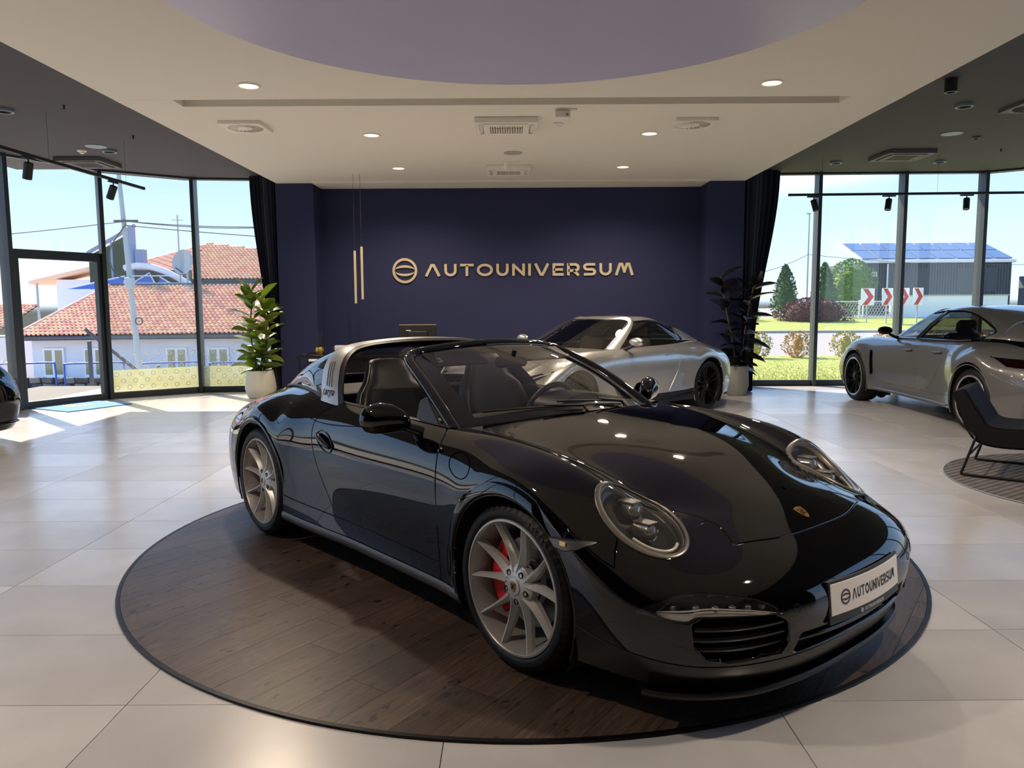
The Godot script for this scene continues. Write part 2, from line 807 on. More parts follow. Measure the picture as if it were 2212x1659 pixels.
func make_materials() -> void:
	var m: StandardMaterial3D
	mk("ceiling_white", Color(0.88, 0.86, 0.815), 0.85)
	mk("ceiling_dark", Color(0.26, 0.255, 0.275), 0.8)
	mk("membrane", Color(0.74, 0.725, 0.84), 0.35)
	mk("wall_charcoal", Color(0.16, 0.16, 0.18), 0.8)
	mk("navy_wall", Color(0.105, 0.135, 0.29), 0.75)
	mk("navy_curtain", Color(0.05, 0.075, 0.15), 0.85)
	m = mk("frame_dark", Color(0.20, 0.23, 0.245), 0.42, 0.3)
	mk("frame_light", Color(0.52, 0.58, 0.63), 0.45, 0.3)
	glass_mat("pane", Color(0.88, 0.97, 0.95), 0.06)
	mk("gold", Color(0.80, 0.74, 0.62), 0.45, 0.35)
	mk("white_plastic", Color(0.90, 0.88, 0.84), 0.5)
	mk("grey_plastic", Color(0.34, 0.335, 0.345), 0.55)
	mk("dark_plastic", Color(0.06, 0.06, 0.065), 0.5)
	mk("black_hole", Color(0.015, 0.015, 0.017), 0.8)
	m = mk("lamp_glow", Color(1.0, 0.93, 0.8), 0.5)
	m.emission_enabled = true
	m.emission = Color(1.0, 0.88, 0.68)
	m.emission_energy_multiplier = 2.2
	# floor tiles: large matt porcelain
	for i in 5:
		m = mk("tile_%d" % i, Color.WHITE, 0.22 + 0.03 * (i % 3), 0.0, 0.6)
		var t: float = [0.0, 0.02, -0.025, 0.035, -0.012][i]
		triplanar(m, noise_tex(0.006, Color(0.72 + t, 0.72 + t, 0.735 + t), Color(0.79 + t, 0.79 + t, 0.80 + t), 11 + i, 512), 0.45)
	mk("grout", Color(0.40, 0.40, 0.40), 0.9)
	# turntable planks: dark brown oak
	for i in 5:
		m = mk("plank_%d" % i, Color.WHITE, 0.38, 0.0, 0.5)
		m.albedo_texture = wood_tex(31 + i)
	m = mk("trim_black", Color(0.05, 0.05, 0.055), 0.4, 0.4)
	# paint
	m = mk("paint_black", Color(0.018, 0.018, 0.022), 0.03, 0.0, 0.55)
	m = mk("paint_silver", Color(0.70, 0.70, 0.69), 0.30, 0.75)
	m.clearcoat_enabled = true
	m.clearcoat = 1.0
	m.clearcoat_roughness = 0.03
	m = mk("paint_chalk", Color(0.37, 0.375, 0.378), 0.32, 0.0)
	m.clearcoat_enabled = true
	m.clearcoat = 1.0
	m.clearcoat_roughness = 0.02
	mk("satin_silver", Color(0.66, 0.66, 0.655), 0.36, 0.55)
	mk("alloy_silver", Color(0.74, 0.74, 0.735), 0.32, 0.42)
	mk("alloy_shaded", Color(0.64, 0.63, 0.62), 0.36, 0.5)  # darker copy of the spoke alloy, painting shade inside the rim
	mk("alloy_dark", Color(0.10, 0.10, 0.11), 0.35, 0.6)
	mk("alloy_polished", Color(0.78, 0.78, 0.8), 0.22, 0.9)
	mk("chrome", Color(0.86, 0.86, 0.88), 0.08, 1.0)
	mk("steel", Color(0.50, 0.50, 0.50), 0.35, 0.9)
	m = mk("rubber", Color(0.045, 0.045, 0.047), 0.55, 0.0, 0.4)
	mk("rubber_grey", Color(0.22, 0.23, 0.23), 0.6)
	mk("liner", Color(0.02, 0.02, 0.021), 0.9)
	mk("satin_black", Color(0.035, 0.035, 0.038), 0.45)
	mk("leather_black", Color(0.024, 0.025, 0.028), 0.45)
	mk("leather_cream", Color(0.72, 0.67, 0.58), 0.5)
	mk("brake_red", Color(0.75, 0.05, 0.09), 0.3)
	mk("shield_gold", Color(0.66, 0.54, 0.28), 0.35, 0.7)
	mk("shield_red", Color(0.5, 0.06, 0.06), 0.35, 0.2)
	mk("print_black", Color(0.05, 0.05, 0.055), 0.5)
	mk("print_white", Color(0.92, 0.92, 0.90), 0.5)
	mk("plate_white", Color(0.95, 0.93, 0.92), 0.35)
	glass_mat("car_glass", Color(0.10, 0.12, 0.12), 0.30)
	glass_mat("car_glass_dark", Color(0.02, 0.025, 0.03), 0.72)
	glass_mat("lens", Color(0.95, 0.97, 1.0), 0.01)
	glass_mat("lens_grey", Color(0.5, 0.5, 0.52), 0.35)
	m = mk("lamp_inner", Color(0.42, 0.41, 0.40), 0.3, 0.6)
	mk("drl_dark", Color(0.10, 0.095, 0.09), 0.25, 0.4)
	mk("drl_white", Color(0.86, 0.85, 0.82), 0.25, 0.1)
	mk("gloss_black", Color(0.02, 0.02, 0.023), 0.1)
	mk("bezel_silver", Color(0.50, 0.49, 0.47), 0.30, 0.6)
	mk("lamp_bowl", Color(0.05, 0.048, 0.046), 0.25, 0.2)
	mk("chrome_soft", Color(0.86, 0.86, 0.85), 0.10, 0.95)
	mk("lens_ball", Color(0.55, 0.58, 0.58), 0.03, 0.5)
	mk("blade_reflection", Color(0.30, 0.295, 0.29), 0.4, 0.2)
	mk("lip_black", Color(0.026, 0.025, 0.026), 0.25)
	mk("gap_black", Color(0.004, 0.004, 0.005), 0.9, 0.0, 0.1)
	mk("sail_grey", Color(0.20, 0.20, 0.21), 0.35)
	mk("sticker_grey", Color(0.55, 0.55, 0.55), 0.6)
	glass_mat("car_glass_mid", Color(0.06, 0.08, 0.085), 0.45)
	glass_mat("car_glass_side", Color(0.05, 0.06, 0.065), 0.5)
	mk("tail_dark", Color(0.06, 0.008, 0.01), 0.08)
	m = mk("amber", Color(0.93, 0.80, 0.58), 0.3)

func wood_tex(sd: int) -> ImageTexture:
	var n := FastNoiseLite.new()
	n.seed = sd
	n.frequency = 0.004
	n.fractal_octaves = 3
	var f := FastNoiseLite.new()
	f.seed = sd + 50
	f.frequency = 0.05
	f.fractal_octaves = 4
	var im := Image.create(512, 256, true, Image.FORMAT_RGB8)
	var tone := 0.9 + 0.05 * (sd % 5)
	for y in 256:
		for x in 512:
			var w := n.get_noise_2d(x * 0.5, y * 3.0)
			var g := 0.5 + 0.5 * sin((y * 0.16 + w * 14.0) * 2.0)
			var s := f.get_noise_2d(x * 0.15, y * 2.6)
			var k := f.get_noise_2d(x * 0.35 + 300.0, y * 0.5)
			var t := clampf(0.45 + 0.22 * g + 0.5 * s + 0.25 * w, 0.0, 1.0)
			var c := Color(0.205, 0.165, 0.14).lerp(Color(0.36, 0.30, 0.26), t) * tone
			if k > 0.42:
				c = c.lerp(Color(0.12, 0.095, 0.085), minf(1.0, (k - 0.42) * 6.0))
			im.set_pixel(x, y, Color(c.r, c.g, c.b))
	im.generate_mipmaps()
	return ImageTexture.create_from_image(im)

# ------------------------------------------------------------------ the room
const YW := 3.38      # white ceiling
const YL := 3.58      # dark ceiling, left
const YR := 3.68      # dark ceiling, right
const HALF := 3.70    # half width of the white ceiling
const ZP := -12.40    # front of the two piers of the sign wall
const ZS := -12.84    # sign wall
const DISC := Vector2(0.05, -4.69)

# plan of the two window fronts, from the sign wall towards and past the viewer
var left_plan := [Vector2(-4.05, -13.2), Vector2(-5.28, -13.06), Vector2(-6.40, -12.20), Vector2(-7.08, -10.92), Vector2(-7.55, -9.4), Vector2(-7.8, -7.6), Vector2(-7.8, -5.4), Vector2(-7.8, -3.2), Vector2(-7.8, -1.0)]
var right_plan := [Vector2(3.95, -13.6), Vector2(5.31, -13.55), Vector2(6.76, -13.52), Vector2(8.13, -13.5), Vector2(9.3, -12.6), Vector2(9.8, -10.6), Vector2(9.8, -8.2), Vector2(9.8, -5.8), Vector2(9.8, -3.4), Vector2(9.8, -1.0)]
const ZBACK := 5.0

func build_room() -> void:
	# floor slab and tiles
	structure("floor", box_mesh(Vector3(0.9, -0.108, -4.3), Vector3(19.4, 0.2, 20.0)), M.grout, "pale grey matt floor of large tiles laid in a straight grid")
	var fl := get_node("floor")
	var tx := 1.195
	var tz := 0.6115
	var mesh := box_mesh(Vector3(0, -0.0075, 0), Vector3(tx - 0.003, 0.015, tz - 0.003), 0.0015)
	var rng := RandomNumberGenerator.new()
	rng.seed = 4
	var rest := Kit.new()
	for i in range(-6, 8):
		for j in range(-6, 19):
			var x := 0.36 + i * tx
			var z := -2.704 - (j - 0.5) * tz
			if z > 4.6 or z < -14.0 or x < -8.2 or x > 10.2:
				continue
			var far := Vector2(x, z).distance_to(DISC)
			if far < 1.35:
				continue
			if z > 0.0:
				rest.box(Vector3(x, -0.0075, z), Vector3(tx - 0.003, 0.015, tz - 0.003))
				continue
			var o := part("tile", mesh, M["tile_%d" % rng.randi_range(0, 4)], fl)
			o.position = Vector3(x, 0, z)
	var r := part("tile_rest", rest.done(), M.tile_0, fl)
	r.set_meta("kind", "stuff")

	# white ceiling slab with the long slot; the round opening holds the membrane
	var slot_z0 := -7.43
	var slot_z1 := -7.68
	var k := Kit.new()
	var th := 0.22
	k.box(Vector3(0, YW + th / 2, (slot_z0 + ZBACK) / 2), Vector3(HALF * 2, th, ZBACK - slot_z0), Basis.IDENTITY, 0.004)
	k.box(Vector3(0, YW + th / 2, (slot_z1 - 13.0) / 2), Vector3(HALF * 2, th, slot_z1 + 13.0), Basis.IDENTITY, 0.004)
	k.box(Vector3(-HALF / 2 - 1.58, YW + th / 2, (slot_z0 + slot_z1) / 2), Vector3(HALF - 3.16, th, slot_z0 - slot_z1))
	k.box(Vector3(HALF / 2 + 1.59, YW + th / 2, (slot_z0 + slot_z1) / 2), Vector3(HALF - 3.18, th, slot_z0 - slot_z1))
	k.box(Vector3(0, YW + th - 0.01, (slot_z0 + slot_z1) / 2), Vector3(6.4, 0.02, slot_z0 - slot_z1))
	structure("ceiling", k.done(), M.ceiling_white, "warm white lowered ceiling with a long slot")
	# a lower strip of ceiling against the sign wall
	structure("trim_1", box_mesh(Vector3(0, YW - 0.012, ZS + 0.32), Vector3(6.2, 0.03, 0.62), 0.004), M.ceiling_white)
	# dark side ceilings
	var lp := PackedVector2Array()
	lp.append(Vector2(-HALF + 0.02, -13.6))
	for p in left_plan:
		lp.append(p + Vector2(-0.25, -0.25 if p.y < -12.0 else 0.0))
	lp.append(Vector2(-8.05, ZBACK))
	lp.append(Vector2(-HALF + 0.02, ZBACK))
	structure("ceiling_left", slab(lp, YL, 0.25), M.ceiling_dark, "dark grey side ceiling over the curved window front")
	var rp := PackedVector2Array()
	rp.append(Vector2(HALF - 0.02, -13.85))
	for p in right_plan:
		rp.append(p + Vector2(0.25, -0.25 if p.y < -12.0 else 0.0))
	rp.append(Vector2(10.05, ZBACK))
	rp.append(Vector2(HALF - 0.02, ZBACK))
	structure("ceiling_right", slab(rp, YR, 0.25), M.ceiling_dark, "charcoal side ceiling over the straight window front")
	# roof that closes the space over the lowered ceiling
	structure("ceiling_roof", box_mesh(Vector3(0.9, 3.99, -4.4), Vector3(19.6, 0.12, 19.6)), M.ceiling_dark)
	# wall behind the viewer
	structure("wall_back", box_mesh(Vector3(0.9, 1.95, ZBACK + 0.1), Vector3(18.6, 4.1, 0.2)), M.wall_charcoal)
	structure("added_wall_left", box_mesh(Vector3(-7.9, 1.95, 2.05), Vector3(0.2, 4.1, 6.0)), M.wall_charcoal)  # unseen solid wall instead of windows, added to darken the near floor
	structure("added_wall_right", box_mesh(Vector3(9.9, 1.95, 2.05), Vector3(0.2, 4.1, 6.0)), M.wall_charcoal)  # its unseen counterpart, added for the same darkening
	# the sign wall and its piers
	structure("wall_front", box_mesh(Vector3(0, 1.75, ZS - 0.15), Vector3(8.0, 3.9, 0.3)), M.navy_wall, "deep navy wall that carries the gold sign")
	structure("pier_left", box_mesh(Vector3(-3.42, 1.72, (ZP + ZS) / 2 - 0.1), Vector3(0.60, 3.5, ZP - ZS + 0.2), 0.004), M.navy_wall, "navy pier at the left end of the sign wall")
	structure("pier_right", box_mesh(Vector3(3.40, 1.72, (ZP + ZS) / 2 - 0.1), Vector3(0.60, 3.5, ZP - ZS + 0.2), 0.004), M.navy_wall, "navy pier at the right end of the sign wall")
	# window fronts
	window_front("left", left_plan, YL)
	window_front("right", right_plan, YR)
	# short returns between piers and window fronts
	structure("wall_return_left", box_mesh(Vector3(-3.86, 1.8, -13.1), Vector3(0.3, 3.6, 0.6)), M.navy_wall)
	structure("wall_return_right", box_mesh(Vector3(3.85, 1.85, -13.25), Vector3(0.3, 3.7, 0.9)), M.navy_wall)
	curtain("curtain", "dark navy curtain gathered beside the left pier of the sign wall", [Vector2(-4.28, -12.95), Vector2(-4.16, -12.86), Vector2(-4.02, -12.75), Vector2(-3.88, -12.52), Vector2(-3.76, -12.47)], YL, -1)
	curtain("curtain", "black navy curtain gathered beside the right pier of the sign wall", [Vector2(3.74, -12.46), Vector2(3.9, -12.60), Vector2(4.12, -12.95), Vector2(4.34, -13.15), Vector2(4.54, -13.25)], YR, 1)

func slab(poly: PackedVector2Array, y: float, th: float) -> ArrayMesh:
	# plan polygon (x, z) extruded upwards
	var q := PackedVector2Array()
	for p in poly:
		q.append(Vector2(p.x, -p.y))
	return extrude_mesh(q, th, Vector3(0, y, 0), Basis(Vector3(1, 0, 0), Vector3(0, 0, -1), Vector3(0, 1, 0)))

func window_front(side: String, plan: Array, top: float) -> void:
	for i in plan.size() - 1:
		var a: Vector2 = plan[i]
		var b: Vector2 = plan[i + 1]
		var mid := (a + b) / 2
		var d := b - a
		var yaw := atan2(-d.y, d.x)
		var bs := Basis(Vector3.UP, yaw)
		var at := Vector3(mid.x, 0, mid.y)
		var w := structure("window_%d" % (taken.get("wn", 0) + 1), box_mesh(at + Vector3(0, 0.05, 0), Vector3(d.length(), 0.10, 0.09), 0.004, bs), M.frame_dark)
		taken["wn"] = taken.get("wn", 0) + 1
		w.set_meta("label", "floor to ceiling window bay of the %s glass front" % side)
		part("head_rail", box_mesh(at + Vector3(0, top + 0.02, 0), Vector3(d.length(), 0.10, 0.09), 0.004, bs), M.frame_dark, w)
		var is_door := side == "left" and i == 2
		var y0 := 0.10
		if is_door:
			y0 = 2.27
			part("transom", box_mesh(at + Vector3(0, 2.22, 0), Vector3(d.length(), 0.13, 0.10), 0.004, bs), M.frame_dark, w)
			for s in [-1.0, 1.0]:
				part("door_post", box_mesh(at + bs * Vector3(s * (d.length() / 2 - 0.09), 1.08, 0.0), Vector3(0.09, 2.16, 0.10), 0.004, bs), M.frame_dark, w)
		if not is_door:
			part("glass_pane", box_mesh(at + Vector3(0, (y0 + top) / 2, 0), Vector3(d.length() - 0.04, top - y0, 0.012), 0.0, bs), M.pane, w)
		else:
			part("glass_pane", box_mesh(at + Vector3(0, (y0 + top) / 2, 0), Vector3(d.length() - 0.04, top - y0, 0.012), 0.0, bs), M.pane, w)
		# mullion at the far end of this bay
		var jam := Vector3(b.x, top / 2, b.y)
		part("mullion", box_mesh(jam, Vector3(0.06, top, 0.24), 0.004, bs), M.frame_dark, w)

func curtain(called: String, label: String, plan: Array, top: float, side: int) -> void:
	# soft pleats that hang straight at the pier and are drawn in towards the floor
	var path := spline(plan, 10)
	var rows := []
	for j in 25:
		var t := j / 24.0
		var row := []
		for i in path.size():
			var u := float(i) / (path.size() - 1)
			var free := u if side > 0 else 1.0 - u
			var pinch: float = lerpf(1.0, 0.30, smoothstep(0.0, 1.0, minf(t * 1.15, 1.0)))
			var anchor: Vector2 = path[0] if side > 0 else path[-1]
			var p: Vector2 = anchor.lerp(anchor + (path[i] - anchor) * pinch, 1.0)
			var tang: Vector2 = (path[mini(i + 1, path.size() - 1)] - path[maxi(i - 1, 0)]).normalized()
			var nn := Vector2(-tang.y, tang.x)
			p += nn * sin(u * 44.0) * 0.045 * (0.6 + 0.5 * free)
			row.append(Vector3(p.x, top - 0.005 - t * (top - 0.02), p.y))
		rows.append(row)
	var k := Kit.new()
	k.grid(rows)
	# a second sheet a few millimetres behind gives the cloth thickness
	var back := []
	for row in rows:
		var q := []
		for p in row:
			q.append(p + Vector3(0, 0, -0.006))
		q.reverse()
		back.append(q)
	k.grid(back)
	var o := part(called, k.done(), M.navy_curtain)
	tag(o, label, "curtain", "")

func build_turntable() -> void:
	var t := thing("turntable", "round flush platform of dark brown planks under the black open-top car", "platform", Vector3(DISC.x, 0, DISC.y))
	var R := 2.255
	part("base", lathe_mesh([Vector2(0.0, 0.001), Vector2(R - 0.012, 0.001), Vector2(R - 0.012, 0.0035), Vector2(0.0, 0.0035)], 128), M.black_hole, t)
	part("rim_strip", lathe_mesh([Vector2(R - 0.014, 0.001), Vector2(R + 0.006, 0.001), Vector2(R + 0.004, 0.010), Vector2(R - 0.014, 0.010), Vector2(R - 0.014, 0.001)], 128), M.trim_black, t)
	# planks run along the car-ward diagonal seen in the photograph
	var dir := Vector2(cos(-0.96), sin(-0.96))
	var nor := Vector2(-dir.y, dir.x)
	var rng := RandomNumberGenerator.new()
	rng.seed = 9
	var wdt := 0.19
	var r := R - 0.016
	for i in range(-12, 13):
		var off := i * wdt
		var lo := off - wdt / 2 + 0.0008
		var hi := off + wdt / 2 - 0.0008
		var nearest := 0.0 if lo * hi < 0 else minf(absf(lo), absf(hi))
		if nearest >= r - 0.01:
			continue
		var cuts := [-r - 0.1]
		var x := -r + rng.randf_range(0.2, 1.2)
		while x < r:
			cuts.append(x)
			x += 1.28
		cuts.append(r + 0.1)
		for c in cuts.size() - 1:
			var a: float = cuts[c] + 0.0008
			var b: float = cuts[c + 1] - 0.0008
			var rect := PackedVector2Array([Vector2(a, lo), Vector2(b, lo), Vector2(b, hi), Vector2(a, hi)])
			var circ := PackedVector2Array()
			for s in 160:
				circ.append(Vector2(cos(TAU * s / 160), sin(TAU * s / 160)) * r)
			for poly in Geometry2D.intersect_polygons(rect, circ):
				var k := Kit.new()
				var bs := Basis(Vector3(dir.x, 0, dir.y), Vector3(-nor.x, 0, -nor.y), Vector3(0, 1, 0))
				var q := PackedVector2Array()
				for p in poly:
					q.append(Vector2(p.x, -p.y))
				k.extrude(q, 0.0065, Vector3(0, 0.003, 0), bs)
				var du := rng.randf()
				var dv := rng.randf()
				for z in k.uv.size():
					k.uv[z] = Vector2(k.uv[z].x / 1.4 + du, k.uv[z].y / 0.5 + dv)
				part("plank", k.done(), M["plank_%d" % rng.randi_range(0, 4)], t)

# ------------------------------------------------------------------ car kit
func V3(a: Array) -> Vector3:
	return Vector3(a[0], a[1], a[2])

# one wheel: axle along z, outer face at z = 0, centre at the origin
# style 0: five pairs of slim spokes; 1: ten pairs of crossed mesh spokes; 2: five broad split spokes
func wheel_kit(parent: Node3D, R: float, rim: float, wdt: float, style: int, rim_mat: Material, face_mat: Material, disc_mat: Material, caliper: Material, phase := 0.0) -> void:
	var ax := Basis(Vector3(1, 0, 0), Vector3(0, 0, 1), Vector3(0, -1, 0))
	# tyre: side walls, shoulders cut by sipes, three grooves round the tread
	var k := Kit.new()
	var h := R - rim
	var prof := [Vector2(rim - 0.004, -wdt + 0.01), Vector2(rim + 0.012, -wdt - 0.002), Vector2(rim + h * 0.5, -wdt - 0.012), Vector2(R - 0.022, -wdt - 0.001), Vector2(R - 0.006, -wdt + 0.018), Vector2(R, -wdt + 0.05)]
	for g in [0.36, 0.5, 0.64]:
		var z: float = -wdt * g - 0.006
		prof.append_array([Vector2(R, z - 0.006), Vector2(R - 0.007, z - 0.005), Vector2(R - 0.007, z + 0.005), Vector2(R, z + 0.006)])
	var mid := prof.slice(6)
	mid.sort_custom(func(a, b): return a.y < b.y)
	prof = prof.slice(0, 6)
	prof.append_array(mid)
	prof.append_array([Vector2(R, -0.052), Vector2(R - 0.004, -0.024), Vector2(R - 0.012, -0.010), Vector2(R - 0.024, 0.001), Vector2(R - 0.030, 0.0035), Vector2(rim + h * 0.5, 0.008), Vector2(rim + 0.020, 0.0055), Vector2(rim + 0.014, 0.0075), Vector2(rim + 0.006, 0.004), Vector2(rim - 0.004, -0.008)])
	var segs := 168
	var rows := []
	for p in prof:
		var row := []
		for s in segs:
			var t := -TAU * s / segs
			var r: float = p.x
			if s % 3 == 0 and p.x > R - 0.026 and (p.y > -0.055 or p.y < -wdt + 0.055):
				r -= 0.0055
			row.append(ax * Vector3(r * cos(t), p.y, r * sin(t)))
		rows.append(row)
	k.grid(rows, true, false)
	part("tyre", k.done(), M.rubber, parent)
	# rim barrel with outer lip
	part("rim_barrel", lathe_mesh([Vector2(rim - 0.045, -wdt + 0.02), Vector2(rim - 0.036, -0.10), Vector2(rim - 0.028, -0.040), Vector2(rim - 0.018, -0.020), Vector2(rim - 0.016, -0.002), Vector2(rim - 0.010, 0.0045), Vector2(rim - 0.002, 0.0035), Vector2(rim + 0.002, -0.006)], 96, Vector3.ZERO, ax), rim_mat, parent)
	if style == 1:
		part("rim_lip", lathe_mesh([Vector2(rim - 0.022, 0.002), Vector2(rim - 0.014, 0.0068), Vector2(rim - 0.003, 0.0062), Vector2(rim + 0.001, 0.003)], 96, Vector3.ZERO, ax), M.alloy_polished, parent)
	# brake disc, bell and caliper
	part("brake_disc", lathe_mesh([Vector2(0.09, -0.135), Vector2(rim * 0.66, -0.135), Vector2(rim * 0.66, -0.105), Vector2(0.10, -0.105), Vector2(0.09, -0.085), Vector2(0.0, -0.085)], 64, Vector3.ZERO, ax), disc_mat, parent)
	if caliper != null:
		var cp := PackedVector2Array()
		for i in 13:
			var t := deg_to_rad(128 + 104.0 * i / 12)
			cp.append(Vector2(cos(t), sin(t)) * rim * 0.74)
		for i in 13:
			var t := deg_to_rad(232 - 104.0 * i / 12)
			cp.append(Vector2(cos(t), sin(t)) * rim * 0.50)
		part("brake_caliper", extrude_mesh(cp, 0.085, Vector3(0, 0, -0.16), Basis.IDENTITY, true), caliper, parent)
	part("back_plate", lathe_mesh([Vector2(0.0, -wdt * 0.8), Vector2(rim - 0.05, -wdt * 0.8)], 40, Vector3.ZERO, ax), M.liner, parent)
	# spokes
	var spoke_ends := []
	if style == 0:
		for i in 5:
			var a := phase + TAU * i / 5
			for s in [-1.0, 1.0]:
				spoke_ends.append([a + s * 0.16, a + s * 0.315, 0.058, 0.046, 0.021, 0.0045])
	elif style == 1:
		for i in 10:
			var a := phase + TAU * i / 10
			for s in [-1.0, 1.0]:
				spoke_ends.append([a + s * 0.10, a + s * 0.26, 0.055, 0.014, 0.012, 0.005])
	else:
		for i in 5:
			var a := phase + TAU * i / 5
			for s in [-1.0, 1.0]:
				spoke_ends.append([a + s * 0.22, a + s * 0.17, 0.06, 0.036, 0.034, 0.010])
	for e in spoke_ends:
		k = Kit.new()
		var p0: Vector2 = Vector2(cos(e[0]), sin(e[0])) * e[2]
		var p1: Vector2 = Vector2(cos(e[1]), sin(e[1])) * (rim - 0.012)
		var d: Vector2 = (p1 - p0).normalized()
		var nn := Vector2(-d.y, d.x)
		var sect := []
		for j in 9:
			var t := j / 8.0
			var c: Vector2 = p0.lerp(p1, t)
			var zt: float = lerpf(-0.022, -0.002, t) - 0.016 * sin(PI * t) * (1.0 - t * 0.5)
			var w: float = lerpf(e[3], e[4], smoothstep(0.0, 0.75, t))
			var tw: float = e[5]
			var dep := lerpf(0.045, 0.034, t)
			var row := []
			for q in [[-w * 0.5, -dep], [-w * 0.42, -dep * 0.55], [-tw * 0.5, 0.0], [tw * 0.5, 0.0], [w * 0.42, -dep * 0.55], [w * 0.5, -dep]]:
				var pp: Vector2 = c + nn * q[0]
				row.append(Vector3(pp.x, pp.y, zt + q[1]))
			sect.append(row)
		for q in 5:
			var strip := []
			for row in sect:
				strip.append([row[q + 1], row[q]])
			k.grid(strip)
		part("spoke", k.done(), face_mat, parent)
	# hub with lug recesses and the centre cap
	part("hub", lathe_mesh([Vector2(0.088, -0.075), Vector2(0.086, -0.040), Vector2(0.070, -0.028), Vector2(0.036, -0.022), Vector2(0.0, -0.022)], 48, Vector3.ZERO, ax), face_mat, parent)
	for i in 5:
		var a := phase + TAU * (i + 0.5) / 5
		part("wheel_bolt", lathe_mesh([Vector2(0.0125, -0.060), Vector2(0.0125, -0.0235), Vector2(0.009, -0.0235), Vector2(0.009, -0.034), Vector2(0.0, -0.034)], 14, Vector3(cos(a) * 0.062, sin(a) * 0.062, 0.0), ax), M.black_hole, parent)
	part("centre_cap", lathe_mesh([Vector2(0.034, -0.030), Vector2(0.033, -0.018), Vector2(0.028, -0.0155), Vector2(0.0, -0.0145)], 32, Vector3.ZERO, ax), face_mat, parent)

func shield_poly(w: float, h: float) -> PackedVector2Array:
	var p := PackedVector2Array()
	for q in [[-0.5, 0.42], [-0.25, 0.46], [0, 0.5], [0.25, 0.46], [0.5, 0.42], [0.49, 0.1], [0.42, -0.15], [0.25, -0.36], [0, -0.5], [-0.25, -0.36], [-0.42, -0.15], [-0.49, 0.1]]:
		p.append(Vector2(q[0] * w, q[1] * h))
	p.reverse()
	return p

# a small gold shield with dark and red bars and a dark centre
func shield(parent: Node3D, fr: Transform3D, w: float, h: float) -> void:
	var o := part("badge", extrude_mesh(shield_poly(w, h), 0.0025, fr.origin, fr.basis, true), M.shield_gold, parent, "gold shield shaped badge")
	var k := Kit.new()
	for q in [[0.22, 0.20], [-0.22, -0.12]]:
		for i in 3:
			k.extrude(PackedVector2Array([Vector2(q[0] - 0.16 + i * 0.12, q[1] - 0.14) * Vector2(w, h), Vector2(q[0] - 0.10 + i * 0.12, q[1] - 0.14) * Vector2(w, h), Vector2(q[0] - 0.10 + i * 0.12, q[1] + 0.15) * Vector2(w, h), Vector2(q[0] - 0.16 + i * 0.12, q[1] + 0.15) * Vector2(w, h)]), 0.0032, fr.origin, fr.basis)
	part("badge_bars", k.done(), M.shield_red, o)
	var s := Kit.new()
	s.extrude(shield_poly(w * 0.34, h * 0.34), 0.0036, fr.origin, fr.basis)
	for q in [[-0.22, 0.22], [0.22, -0.12]]:
		s.extrude(PackedVector2Array([Vector2(q[0] - 0.15, q[1] - 0.04) * Vector2(w, h), Vector2(q[0] + 0.15, q[1] - 0.04) * Vector2(w, h), Vector2(q[0] + 0.15, q[1] + 0.06) * Vector2(w, h), Vector2(q[0] - 0.15, q[1] + 0.06) * Vector2(w, h)]), 0.0032, fr.origin, fr.basis)
	part("badge_centre", s.done(), M.print_black, o)

